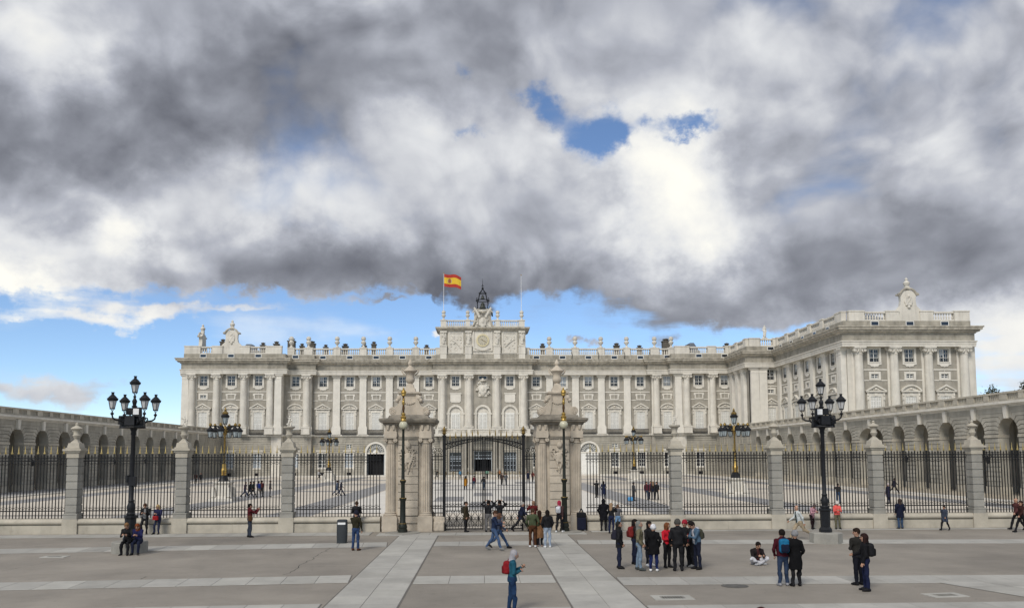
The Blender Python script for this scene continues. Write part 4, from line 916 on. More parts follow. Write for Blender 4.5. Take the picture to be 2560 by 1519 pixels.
# ---- sculpture on the palace
def sdf_relief(seed, w, h, n, shield=True):
    r = random.Random(seed); s = SDF(0.06)
    if shield:
        s.rbox((0, 0, h*0.42), (w*0.20, 0.06, h*0.17), 0.16); s.ball((0, 0, h*0.22), w*0.17, sc=(1, 0.6, 1.3)); s.ball((0, -0.1, h*0.45), w*0.15, sc=(1, 0.7, 1.4))
        s.torus((0, -0.05, h*0.44), (0, 1, 0), w*0.26, 0.10)
    for i in range(n):
        a = r.uniform(0, 2*PI); q = r.uniform(0.30, 0.5); x = q*w*math.cos(a); z = h*0.45+q*h*0.9*math.sin(a)
        t = r.random()
        if t < 0.45: s.ball((x, r.uniform(-0.1, 0.05), z), r.uniform(0.08, 0.17)*w/2)
        elif t < 0.75: s.torus((x, -0.05, z), (r.uniform(-0.4, 0.4), 1, 0), r.uniform(0.10, 0.16)*w/2, 0.05*w/2)
        else: s.cone((x, 0, z), (x+r.uniform(-0.2, 0.2)*w, -0.1, z+r.uniform(-0.2, 0.25)*h), 0.07*w/2, 0.04*w/2)
    return s
s = sdf_relief(4, 3.2, 3.9, 26); s.torus((0, -0.1, 3.55), (0, 0, 1), 0.5, 0.16); s.ball((0, -0.1, 3.85), 0.3); s.rbox((0, 0.25, 1.6), (0.85, 0.05, 1.5), 0.12)
O('coat_of_arms', s.mesh('coat_of_arms', [WHITE], 0.07), PAL, (0, -1.5, 17.1))
# curved gable and shield over the clock
b = MB(); pl = [(-3.0, 32.35), (-2.4, 32.5), (-1.9, 33.0), (-1.6, 33.9), (-1.25, 34.9), (-0.9, 35.6), (0.9, 35.6), (1.25, 34.9), (1.6, 33.9), (1.9, 33.0), (2.4, 32.5), (3.0, 32.35)]
b.prism(pl, -1.6, 1.0); O('gable', b.mesh('gable', WHITE), PAL)
b = MB(); b.tube([(x, -1.75, z) for x, z in ((-9.0, 32.3), (-3.4, 32.25), (-2.5, 32.45), (-1.95, 33.0), (-1.65, 33.9), (-1.3, 34.9), (-0.8, 35.55), (0, 35.8), (0.8, 35.55), (1.3, 34.9), (1.65, 33.9), (1.95, 33.0), (2.5, 32.45), (3.4, 32.25), (9.0, 32.3))], 0.22, 6); O('gable_moulding', b.mesh('gable_moulding', DARKST, 40), PAL)
s = sdf_relief(9, 3.0, 4.6, 30); s.torus((0, -0.1, 4.2), (0, 0, 1), 0.75, 0.2); s.ball((-0.75, -0.2, 3.0), 0.35); s.ball((0.75, -0.2, 3.0), 0.35)
for q in (-1, 1): s.cone((q*0.9, -0.2, 3.4), (q*1.6, -0.2, 4.6), 0.3, 0.22); s.ball((q*1.75, -0.2, 4.85), 0.26); s.cone((q*1.7, -0.2, 4.5), (q*2.3, -0.1, 3.9), 0.2, 0.08)
O('crowned_shield', s.mesh('crowned_shield', [WHITE], 0.08), PAL, (0, -1.75, 31.7))
b = MB(); b.box(-1.9, 1.9, -1.3, 1.2, 34.0, 36.3); b.box(-1.6, 1.6, -1.4, 1.3, 36.3, 36.55); O('bell_plinth', b.mesh('bell_plinth', WHITE), PAL)
# iron bell cage
b = MB()
for i in range(4):
    a = PI/4+i*PI/2; c_, s_ = math.cos(a), math.sin(a)
    def rp(r, z): return (r*c_, r*s_, z)
    b.tube([rp(1.75, 36.5), rp(1.55, 37.1), rp(1.72, 37.9), rp(1.55, 38.6), rp(1.25, 38.95), rp(1.15, 39.6), rp(0.9, 40.3), rp(0.35, 40.9), rp(0.08, 41.2)], 0.10, 6)
    b.tube([rp(1.7, 38.6), rp(1.95, 38.7), rp(1.9, 39.0), rp(1.6, 38.95)], 0.07, 5); b.tube([rp(1.75, 36.5), rp(2.2, 36.7), rp(2.1, 37.1)], 0.07, 5)
for z, r in ((38.65, 1.5), (36.6, 1.6), (40.3, 0.85)): b.tube([(r*math.cos(t*PI/8), r*math.sin(t*PI/8), z) for t in range(16)], 0.09, 5, True)
b.tube([(0, 0, 41.1), (0, 0, 43.6)], [0.10, 0.02], 6); b.ball(0, 0, 41.4, 0.28, 8); b.ball(0, 0, 42.2, 0.12, 6)
for q in (-1, 1): b.tube([(0, 0, 41.9), (q*0.3, 0, 42.0)], 0.05, 4)
cage = O('bell_cage', b.mesh('bell_cage', LAMPIRON, 40), PAL)
for z, k in ((36.95, 1.0), (39.05, 0.62)):
    b = MB(); b.lathe([(0.78*k, z), (0.66*k, z+0.15*k), (0.48*k, z+0.6*k), (0.42*k, z+1.0*k), (0.2*k, z+1.2*k), (0.08*k, z+1.45*k)], 16); O('bell', b.mesh('bell', mat('bronze_bell', (0.05, 0.055, 0.045), 0.5, 0.2, 3), 40), cage)
b = MB(); b.prism([(2.0, 35.2), (2.3, 35.1), (2.15, 36.4), (1.7, 36.9), (1.75, 36.3)], -0.4, 0.3); O('draped_canvas', b.mesh('draped_canvas', mat('blue_canvas', (0.03, 0.06, 0.10), 0.8, 0.2, 3)), PAL)
# flagpoles
def flagpole(x, top, label):
    t = E('flagpole', (x, 185-1.2, 34.1), label, 'flagpole'); b = MB(); b.tube([(0, 0, 0), (0, 0, top-34.1)], [0.07, 0.035], 8); O('pole', b.mesh('pole', METALW, 40), t); b = MB(); b.ball(0, 0, top-34.1, 0.12, 8); O('finial', b.mesh('finial', GOLD), t); return t
fp = flagpole(-8.6, 44.6, 'white flagpole flying a red and yellow striped flag over the clock attic'); flagpole(8.55, 44.2, 'bare white flagpole without a flag on the clock attic')
def flag_mesh(z0, z1, m, off=0.0, u0=0.0, u1=1.0):
    b = MB(); nx, nz = 24, 6; vs = []
    for side in (0, 1):
        for i in range(nx+1):
            u = u0+(u1-u0)*i/nx
            for j in range(nz+1):
                v = z0+(z1-z0)*j/nz; x = 0.08+3.75*u; dz = -0.75*u*u*0.9-0.10*math.sin(u*7); y = 0.28*math.sin(u*7.5+v*0.6)*min(1, u*3)
                vs.append((x, y+(-off if side == 0 else off)-(0.012 if side == 0 else -0.012), v+dz))
    n1 = (nx+1)*(nz+1); fs = []
    for side in (0, 1):
        for i in range(nx):
            for j in range(nz):
                a = side*n1+i*(nz+1)+j; q = (a, a+nz+1, a+nz+2, a+1); fs.append(q if side == 0 else q[::-1])
    b.add(vs, fs); return b
zt = 10.3
RED = mat('flag_red', (0.42, 0.045, 0.03), 0.8, 0.05, 2); YEL = mat('flag_yellow', (0.72, 0.48, 0.04), 0.8, 0.05, 2)
b = flag_mesh(zt-0.72, zt, RED); fl = O('flag', b.mesh('flag', RED, 60), fp)
O('yellow_stripe', flag_mesh(zt-2.1, zt-0.72, YEL).mesh('yellow_stripe', YEL, 60), fl); O('red_stripe', flag_mesh(zt-2.8, zt-2.1, RED).mesh('red_stripe', RED, 60), fl)
b = flag_mesh(zt-1.85, zt-1.0, RED, 0.02, 0.25, 0.40); O('emblem', b.mesh('emblem', [mat('emblem_red', (0.33, 0.10, 0.06), 0.8, 0.3, 6)], 60), fl)
for u0, u1 in ((0.21, 0.235), (0.415, 0.44)): O('emblem_pillar', flag_mesh(zt-1.85, zt-1.15, RED, 0.02, u0, u1).mesh('emblem_pillar', mat('emblem_grey', (0.4, 0.36, 0.3), 0.8, 0.1)), fl)
O('emblem_crown', flag_mesh(zt-1.0, zt-0.85, RED, 0.02, 0.28, 0.37).mesh('emblem_crown', GILT), fl)
# roof urns
def m_urn(sc=1.0, m=None):
    b = MB(); pr = [(0.42, 0), (0.42, 0.18), (0.25, 0.28), (0.16, 0.5), (0.3, 0.72), (0.52, 1.0), (0.58, 1.25), (0.36, 1.45), (0.3, 1.6), (0.5, 1.75), (0.56, 1.95), (0.42, 2.15), (0.5, 2.25), (0.3, 2.42), (0.05, 2.5)]
    b.lathe([(r*sc, z*sc) for r, z in pr], 14); return b.mesh('roof_urn', m or WHITE, 50)
URN = m_urn(1.0)
UG = 'stone urns along the palace balustrade'
for x, y, z in [(s*x, 185-0.3, 28.05) for s in (-1, 1) for x in (14.75, 20.5, 26.25, 32.0, 38.25)]+[(-42.0, 184.7, 28.05), (42.0, 184.7, 28.05)]:
    tag(O('roof_urn', URN, None, (x, y, z)), 'tall pale stone urn standing on the palace balustrade', 'urn', UG)
URN2 = m_urn(0.85)
for x in (-8.6, -3.3, 3.3, 8.6): tag(O('roof_urn', URN2, None, (x, 185-1.25, 34.1)), 'small stone urn on the balustrade of the clock attic', 'urn', 'urns on the clock attic')
# pavilion cartouches
def cartouche(x, y, rz, label):
    t = E('cartouche', (x, y, 28.05), label, 'cartouche', None, rz)
    b = MB(); pl = [(-2.3, -0.15), (-1.9, 0.3), (-1.4, 0.8), (-1.25, 1.6), (-1.3, 2.4), (-1.5, 2.7)]+arc(0, 2.4, 1.05, PI*0.9, PI*0.1, 10, 1.45)+[(1.5, 2.7), (1.3, 2.4), (1.25, 1.6), (1.4, 0.8), (1.9, 0.3), (2.3, -0.15)]
    b.prism(pl, -0.4, 0.35); O('body', b.mesh('body', WHITE), t)
    b = MB(); b.tube([(-1.75, -0.45, 2.75), (-1.3, -0.45, 2.95)]+[(x_, -0.45, z_) for x_, z_ in arc(0, 2.75, 1.0, PI*0.85, PI*0.15, 8, 1.3)]+[(1.3, -0.45, 2.95), (1.75, -0.45, 2.75)], 0.2, 6); b.box(-1.8, -1.3, -0.6, 0.4, 2.6, 2.85); b.box(1.3, 1.8, -0.6, 0.4, 2.6, 2.85); O('moulding', b.mesh('moulding', DARKST, 40), t)
    b = MB(); b.box(-0.35, 0.35, -0.3, 0.3, 3.5, 4.2); b.lathe([(0.3, 4.2), (0.45, 4.4), (0.55, 4.75), (0.35, 5.0), (0.2, 5.15), (0.28, 5.35), (0.05, 5.7)], 12); O('finial', b.mesh('finial', WHITE, 50), t)
    s = SDF(0.05); s.rbox((0, 0, 1.55), (0.45, 0.06, 0.65), 0.12); s.torus((0, -0.05, 1.6), (0, 1, 0), 0.62, 0.12); s.cone((-0.35, -0.12, 1.0), (0.35, -0.12, 2.2), 0.12, 0.12); s.cone((-0.35, -0.14, 2.2), (0.35, -0.14, 2.2), 0.1, 0.1); s.cone((-0.35, -0.14, 1.0), (0.35, -0.14, 1.0), 0.1, 0.1); s.ball((0, -0.1, 2.4), 0.25); s.ball((0, -0.1, 0.6), 0.25)
    O('shield', s.mesh('shield', [WHITE], 0.06), t, (0, -0.42, 0))
cartouche(-54.1, 185-3.1, 0, 'scrolled stone cartouche with shield crowning the corner pavilion without a wing'); cartouche(71.2, 185-48.1, 0, 'scrolled stone cartouche with shield crowning the front of the projecting wing')
cartouche(-62.4, 185+3, -PI/2, 'stone cartouche seen from its edge at the outer corner of the palace roof')

# ------------------------------------------------------------------ people and statues
CLOTH = {}
def cloth(c, rough=0.85):
    k = tuple(round(x, 3) for x in c)
    if k not in CLOTH: CLOTH[k] = mat('cloth_%03d' % len(CLOTH), k, rough, 0.14, 14, 0.3, 60, spec=0.12)
    return CLOTH[k]
SKIN = mat('skin', (0.42, 0.24, 0.165), 0.55, 0.08, 12); EYE_M = mat('eye', (0.02, 0.015, 0.012), 0.4, 0.0)
LIPS = mat('lips', (0.32, 0.12, 0.09), 0.6, 0.0)
BLACK = (0.012, 0.012, 0.014); NAVY = (0.014, 0.018, 0.04); JEAN = (0.035, 0.06, 0.13); LJEAN = (0.22, 0.29, 0.38); BROWN = (0.06, 0.03, 0.018); WHT = (0.72, 0.72, 0.72)
def V3(*a): return np.array(a, float)
def nrmz(v): return v/np.linalg.norm(v)
def body(sp, stone=False):
    """implicit figure; faces -y, feet at z = 0, about 1.75 tall. labels: 0 skin 1 top 2 bottom 3 shoes 4 hair/hat 5 eyes 6 second top colour 7 lips"""
    g = sp.get; lod = g('lod', 0); s = SDF(0.03); bulk = g('bulk', 1.0); fem = g('fem', False)
    legs = g('legs', ((2, 4, 3), (-2, 2, 3))); arms = g('arms', ((4, 10, 12, 8), (4, 10, 12, 8))); lean = R(g('lean', 0)); sit = g('sit', None)
    zp = 0.94
    P = V3(0, 0, zp)
    def tor(h, f=0): return P+V3(0, -math.sin(lean)*h-f, math.cos(lean)*h)
    shw = 0.175 if fem else 0.195
    low = []
    if sit == 'cross':
        for sd in (-1, 1):
            hip = P+V3(sd*0.09, 0, -0.02); knee = hip+V3(sd*0.21, -0.29, 0.13); ank = V3(-sd*0.07, -0.37-0.05*sd, 0)+V3(0, 0, zp-0.055)
            s.cone(hip, knee, 0.098, 0.07, 2); s.cone(knee, ank, 0.066, 0.045, 2); s.cone(ank, ank+V3(-sd*0.16, -0.02, -0.02), 0.045, 0.04, 3); low += [P[2]-0.12]
    else:
        for sd, (a, k, sprd) in zip((-1, 1), legs):
            a, k, q = R(a), R(k), R(sprd)
            hip = P+V3(sd*0.085, 0, -0.02); d1 = V3(sd*math.sin(q), -math.sin(a)*math.cos(q), -math.cos(a)*math.cos(q)); knee = hip+d1*0.42
            a2 = a-k; d2 = V3(sd*math.sin(q)*0.4, -math.sin(a2), -math.cos(a2)); ank = knee+nrmz(d2)*0.41
            tw = g('trouser', 1.0)
            s.cone(hip, knee, 0.092*tw, 0.064*tw, 2); s.cone(knee, knee+(ank-knee)*0.35, 0.062*tw, 0.062*tw, 2); s.cone(knee+(ank-knee)*0.3, ank+(knee-ank)*0.02, 0.062*tw, 0.050*tw, 2)
            fo = R(g('foot', 0))*1.0; tp = min(0.9, max(-0.3, -a2*0.75)) if a2 < -0.15 else 0.0
            fd = V3(sd*0.22, -math.cos(tp), -math.sin(tp)); fd = nrmz(fd)
            heel = ank+V3(0, 0.035, -0.055)
            s.cone(heel, ank+V3(0, 0, -0.055)+fd*0.09, 0.042, 0.046, 3); s.cone(ank+V3(0, 0, -0.055)+fd*0.06, ank+V3(0, 0, -0.068)+fd*0.17, 0.044, 0.032, 3)
            s.cone(ank+V3(0, 0, 0.03), ank+V3(0, 0, -0.05), 0.040, 0.042, 3)
            low += [heel[2]-0.042, (ank+V3(0, 0, -0.068)+fd*0.17)[2]-0.034]
    # pelvis + torso
    Y1 = (0, 1, 0)
    s.cone(P+V3(0, 0.01, -0.02), P+V3(0, 0, 0.08), 0.165, 0.150, 2, (0.74, Y1))
    hem = g('hem', -0.05); r0 = (0.172 if hem > -0.2 else 0.19)*bulk
    W = (0.150 if fem else 0.160)*bulk
    z_h = zp+hem
    s.cone(tor(max(hem, -0.30)), tor(0.18), r0, W, 1, (0.74, Y1), None if lean > 0.2 or sit else (z_h, 1))
    if hem < -0.2 and not sit: s.cone(P+V3(0, 0, hem-0.05), P+V3(0, 0, 0.0), 0.205*bulk, 0.175*bulk, 1, (0.80, Y1), (z_h, 1))
    s.cone(tor(0.15), tor(0.36), W, 0.172*bulk, 1, (0.70, Y1)); s.cone(tor(0.36)+V3(-0.07, 0, 0), tor(0.36)+V3(0.07, 0, 0), 0.128*bulk, 0.128*bulk, 1, (0.86, Y1))
    if g('top2'): s.cone(tor(0.02, 0.075*bulk), tor(0.42, 0.075*bulk), 0.075, 0.05, 6)
    for sd in (-1, 1): s.cone(tor(0.44)+V3(0, 0, 0), tor(0.43)+V3(sd*(shw-0.01), 0, -0.01), 0.07, 0.068*bulk, 1)
    # neck, head
    ht, hp, hr = R(g('turn', 0)), R(g('nod', 0)), R(g('roll', 0))
    N_ = tor(0.47); hd = V3(math.sin(hr), -math.sin(lean*0.7+hp)*1.0, math.cos(lean*0.5+hp*0.9)); hd = nrmz(hd)
    fwd = V3(math.sin(ht), -math.cos(ht), 0); fwd = nrmz(fwd-V3(0, 0, math.sin(hp)*0.9)); 
    Hc = N_+hd*0.185+fwd*0.012
    sidev = nrmz(np.cross(fwd, hd)); upv = np.cross(sidev, fwd)
    s.cone(N_-V3(0, 0, 0.02), Hc-hd*0.06, 0.058, 0.052, 0 if not g('scarf') else 6)
    def hp_(f, si, u): return Hc+fwd*f+sidev*si+upv*u
    s.ball(Hc, 0.098, 0, (0.86, 1.0, 1.16)); s.cone(hp_(0.03, 0, -0.045), hp_(0.035, 0, -0.085), 0.062, 0.040, 0)
    if not lod:
        s.cone(hp_(0.092, 0, 0.008), hp_(0.112, 0, -0.026), 0.010, 0.015, 0, k=0.012)
        for sd in (-1, 1):
            s.ball(hp_(0.088, sd*0.034, 0.008), 0.012, 5, k=0.005); s.cone(hp_(0.0, sd*0.088, 0.01), hp_(-0.004, sd*0.09, -0.03), 0.018, 0.013, 0, k=0.01)
        s.cone(hp_(0.086, -0.018, -0.056), hp_(0.086, 0.018, -0.056), 0.008, 0.008, 7, k=0.005)
    hair = g('hair', 'short')
    if hair in ('short', 'long', 'bun', 'bob'):
        s.ball(hp_(-0.018, 0, 0.028), 0.104, 4, (0.93, 1.0, 1.08)); s.ball(hp_(0.035, 0, 0.075), 0.062, 4, (1.15, 1.0, 0.7))
        if hair == 'long': s.cone(hp_(-0.05, 0, 0.0), Hc+V3(0, 0.085, -0.26)-fwd*0.01, 0.100, 0.07, 4, (0.75, tuple(fwd)))
        if hair == 'bob':
            for sd in (-1, 1): s.cone(hp_(-0.01, sd*0.07, 0.0), hp_(-0.01, sd*0.075, -0.12), 0.05, 0.045, 4)
            s.cone(hp_(-0.05, 0, 0.0), hp_(-0.06, 0, -0.12), 0.085, 0.065, 4)
        if hair == 'bun': s.ball(hp_(-0.11, 0, 0.06), 0.045, 4)
    elif hair == 'beanie':
        s.ball(hp_(-0.01, 0, 0.045), 0.112, 4, (0.95, 1.0, 1.08)); s.torus(hp_(-0.005, 0, 0.022), tuple(upv), 0.088, 0.024, 4)
        if g('pom'): s.ball(hp_(-0.01, 0, 0.17), 0.035, 4)
        if g('hairlong'): s.cone(hp_(-0.05, 0, -0.02), Hc+V3(0, 0.085, -0.24), 0.085, 0.06, 6)
    elif hair == 'cap':
        s.ball(hp_(-0.01, 0, 0.045), 0.108, 4, (0.95, 1.0, 0.95)); s.cone(hp_(0.08, 0, 0.055), hp_(0.15, 0, 0.045), 0.055, 0.04, 4, (0.25, tuple(upv)))
    elif hair == 'hood':
        s.ball(hp_(-0.042, 0, 0.018), 0.110, 4, (0.97, 1.0, 1.14)); s.cone(hp_(-0.035, 0, -0.04), N_+V3(0, 0.03, 0.0), 0.095, 0.095, 4)
    elif hair == 'bald': s.ball(hp_(-0.04, 0, 0.0), 0.088, 4, (1.0, 0.8, 0.9))
    if g('hooddown'): s.cone(N_+V3(-0.06, 0.06, 0.02), N_+V3(0.06, 0.06, 0.02), 0.065, 0.065, g('hooddown'))
    # arms and hands
    for sd, (p, q, e, w) in zip((-1, 1), arms):
        p, q, e, w = R(p), R(q), R(e), R(w)
        sh = tor(0.425)+V3(sd*shw, 0, 0); d1 = V3(sd*math.sin(q), -math.sin(p)*math.cos(q), -math.cos(p)*math.cos(q)); el_ = sh+d1*0.275
        d2 = nrmz(V3(sd*math.sin(q)*0.6*math.cos(e)-sd*math.sin(w), -math.sin(p+e)*math.cos(w), -math.cos(p+e)*math.cos(w))); wr_ = el_+d2*0.235
        ar = g('sleeve', 1.0)*bulk**0.5
        s.cone(sh, el_, 0.062*ar, 0.050*ar, 1); s.cone(el_, wr_, 0.050*ar, 0.040*ar, 1)
        if lod: s.cone(wr_, wr_+d2*0.13, 0.036, 0.028, 0, k=0.015)
        else:
            lat = nrmz(np.cross(d2, V3(sd, 0, 0.2)) if abs(d2[0]) < 0.9 else np.cross(d2, V3(0, 1, 0.1))); nn = np.cross(d2, lat)*sd
            s.cone(wr_+d2*0.005, wr_+d2*0.085, 0.030, 0.037, 0, (0.62, tuple(nn)), k=0.012)
            for j, (o, ln) in enumerate(((-0.030, 0.062), (-0.010, 0.074), (0.011, 0.070), (0.031, 0.055))):
                f0 = wr_+d2*0.085+lat*o; f1 = f0+d2*ln*0.55-nn*0.006; f2 = f1+d2*ln*0.35-nn*ln*0.45
                s.cone(f0, f1, 0.0098, 0.0095, 0, k=0.006); s.cone(f1, f2, 0.0095, 0.008, 0, k=0.006)
            t0 = wr_+d2*0.03-lat*0.028; t1 = t0+d2*0.035-lat*0.03-nn*0.012; s.cone(t0, t1, 0.0125, 0.0115, 0, k=0.008); s.cone(t1, t1+d2*0.032-nn*0.012, 0.0115, 0.009, 0, k=0.006)
        sp.setdefault('_hands', []).append(wr_+d2*0.1)
    if sit == 'cross': low = [zp-0.115]
    dz = -min(low)
    sp['_dz'] = dz; sp['_back'] = tor(0.28)+V3(0, 0.12*bulk, 0); sp['_lean'] = lean; sp['_hip'] = P
    for i, q in enumerate(s.p):
        l = list(q); l[1] = q[1]+V3(0, 0, dz)
        if q[0] == 'c': l[2] = q[2]+V3(0, 0, dz)
        if q[7] is not None: l[7] = (q[7][0]+dz, q[7][1])
        s.p[i] = tuple(l)
    return s
PN = 0
def person(px, py, face, height, label, sp, z=0.0, group=None, off=(0, 0)):
    """feet at photo pixel px, py on the ground; face = heading in degrees (0 towards the camera, 90 to its right)"""
    global PN
    sp = dict(sp); s = body(sp); PN += 1; lod = sp.get('lod', 0)
    tc_ = sp.get('top', BLACK); mats = [SKIN, cloth(tc_), cloth(sp.get('bottom', JEAN)), cloth(sp.get('shoes', BLACK), 0.6), cloth(sp.get('hairc', (0.02, 0.013, 0.01))), EYE_M, cloth(sp.get('top2', sp.get('scarf', tc_)) or tc_), LIPS]
    me = s.mesh('person', mats, sp.get('h', 0.0145) if not lod else 0.03, 0.011 if not lod else 0.0, PN, (1, 2))
    p = gnd(px, py, z); k = height/1.75
    if z == 0.0 and p.y > 46.5: p = p*(46.5/p.y); p.z = z
    o = O('person', me, None, (p.x+off[0], p.y+off[1], z), R(face), (k, k, k)); tag(o, label, 'person', group); o['k'] = k
    sp['_obj'] = o; return o, sp
def world_of(o, sp, v):
    v = Vector(v)+Vector((0, 0, sp['_dz'])); c, sn = math.cos(o.rotation_euler.z), math.sin(o.rotation_euler.z); k = o['k']
    return Vector((o.location.x+k*(v.x*c-v.y*sn), o.location.y+k*(v.x*sn+v.y*c), o.location.z+k*v.z))
def backpack(o, sp, col, label, size=1.0, col2=None):
    s = SDF(0.03); a, c = 0.128*size, 0.19*size
    s.rbox((0, 0.02, -0.01), (a-0.075, 0.02*size, c-0.085), 0.08, 0); s.rbox((0, 0.095*size, -0.07*size), (a-0.07, 0.03*size, 0.07*size), 0.035, 1); s.torus((0, -0.02, c+0.01), (0, 1, 0), 0.035, 0.010, 1)
    for q in (-1, 1): s.cone((q*0.09, -0.03, c-0.04), (q*0.10, -0.10, c-0.0), 0.014, 0.014, 1); s.cone((q*0.10, -0.10, c), (q*0.10, -0.13, c-0.02), 0.014, 0.014, 1)
    me = s.mesh('backpack', [cloth(col, 0.7), cloth(col2 or tuple(x*0.6 for x in col), 0.7)], 0.016, 0.004, 3)
    w = world_of(o, sp, V3(*sp['_back'])+V3(0, 0.015, 0.02)); k = o['k']
    q = O('backpack', me, None, w, o.rotation_euler.z, (k, k, k)); q.rotation_euler = (sp['_lean'], 0, o.rotation_euler.z); return tag(q, label, 'backpack')
def bag(o, sp, at_, col, label, w=0.17, h=0.13, d=0.05, strap=None, name='handbag'):
    s = SDF(0.02); s.rbox((0, 0, 0), (w-0.03, d-0.02, h-0.03), 0.03, 0); s.rbox((0, -d*0.9, h*0.25), (w-0.05, 0.012, h*0.35), 0.012, 1)
    if strap: s.cone((-w*0.7, 0, h), strap, 0.010, 0.010, 1); s.cone((w*0.7, 0, h), strap, 0.010, 0.010, 1)
    else: s.torus((0, 0, h), (0, 1, 0), w*0.55, 0.010, 1)
    me = s.mesh('handbag', [cloth(col, 0.6), cloth(tuple(x*0.7 for x in col), 0.6)], 0.016)
    q = O(name, me, None, world_of(o, sp, at_), o.rotation_euler.z); return tag(q, label, 'bag')
def phone(o, sp, hand, label, tilt=0.6):
    b = MB(); b.box(-0.036, 0.036, -0.005, 0.005, -0.075, 0.075); me = b.mesh('phone', mat('phone_glass', (0.02, 0.02, 0.022), 0.2, 0.0, spec=0.5))
    q = O('phone', me, None, world_of(o, sp, sp['_hands'][hand]), 0); q.rotation_euler = (-tilt, 0, o.rotation_euler.z); return tag(q, label, 'phone')

# statues on the clock attic and roofs use the same figure in stone, draped
def statue_mesh(seed, robe=True, arm=0):
    r = random.Random(seed); sp = dict(lod=1, hem=-0.75 if robe else -0.3, bulk=1.12, arms=((r.uniform(-10, 60), r.uniform(5, 40), r.uniform(10, 100), r.uniform(0, 40)), (r.uniform(-10, 30) if not arm else 150, r.uniform(5, 30), r.uniform(10, 90), r.uniform(0, 40))), hair=r.choice(('long', 'short', 'bob')), legs=((10, 12, 4), (-6, 2, 4)), turn=r.uniform(-40, 40))
    s = body(sp); s.cone((-0.15, 0.05, 0.05), (0.2, 0.08, 1.3), 0.12, 0.1); s.cone((0.2, -0.1, 0.9), (-0.22, -0.05, 0.4), 0.07, 0.09); s.rbox((0, 0, 0.02), (0.26, 0.2, 0.04), 0.03)
    return s.mesh('statue', [WHITE], 0.028, 0.02, seed)
for i, x in enumerate((-8.6, -3.15, 3.15, 8.6)):
    o = O('statue', statue_mesh(20+i), None, (x, 185-1.9, 28.34), 0.1*(-1)**i, (1.5, 1.3, 1.62)); tag(o, 'draped stone statue on a pedestal beside the palace clock', 'statue', 'statues flanking the clock')
o = O('statue', statue_mesh(31), None, (57.9, 185-15.8, 28.0), 0.3, (1.5, 1.5, 1.55)); tag(o, 'lone stone statue on the palace roof corner where the wing begins', 'statue')

# ------------------------------------------------------------------ arcades along both sides of the courtyard
ZS, RISE = 6.1, 1.6
def ell(a, t): return (a*math.cos(t), ZS+RISE*math.sin(t))
def bay_stones(a, hw):
    """list of (polygon in x,z) for one half bay (x > 0): lower pier courses, then arch stones bent into the courses"""
    out = []; z = 0.97; k = 0
    while z < 5.6:
        zt = z+0.478; 
        if k % 2: out.append([(a, z), (hw-0.015, z), (hw-0.015, zt-0.065), (a, zt-0.065)])
        else: out.append([(a, z), (hw-0.45, z), (hw-0.45, zt-0.065), (a, zt-0.065)]); out.append([(hw-0.42, z), (hw, z), (hw, zt-0.065), (hw-0.42, zt-0.065)])
        z = zt; k += 1
    zz = [0.0, 0.42, 0.84, 1.26, 1.68, 2.06]; Rv = 2.2; th = [math.asin(q/Rv) for q in zz]+[R(84)]
    g = 0.02
    ex = 0.58
    def P(t, o): x, z_ = ell(a, t); n = Vector((math.cos(t)*RISE, math.sin(t)*a)).normalized(); return (x+n.x*o, z_+n.y*o)
    for i in range(len(zz)-1):
        t0, t1 = th[i]+0.018, th[i+1]-0.018; e0, e1 = P(t0, ex), P(t1, ex); z0, z1 = e0[1], e1[1]
        if e1[0] > hw-0.05 or e0[0] > hw-0.02:
            e0 = (min(e0[0], hw-0.06), e0[1]); e1 = (min(e1[0], hw-0.06), e1[1])
        out.append([P(t0, 0), e0, (hw, z0), (hw, z1), e1, P(t1, 0), P((t0+t1)/2, 0)][::1])
    t0, t1 = th[-2]+0.012, th[-1]; e0 = P(t0, ex); top = 8.72
    xk = 0.26; tm = (t0+t1)/2
    out.append([P(t0, 0), (e0[0], e0[1]), (hw, e0[1]), (hw, top), (e0[0]*0.72+0.1, top), P(tm, 0)])
    pt = P(tm, 0); out.append([(pt[0]-0.02, pt[1]), (e0[0]*0.72+0.07, top), (xk+0.02, top), (xk-0.06 if a < 2 else xk, ell(a, R(84))[1])])
    return out
def stone_mesh(poly, mirror):
    pl = [(-x, z) for x, z in poly] if mirror else poly
    b = MB(); b.prism(pl, -0.12, 0.01); return b.mesh('stone', RUST)
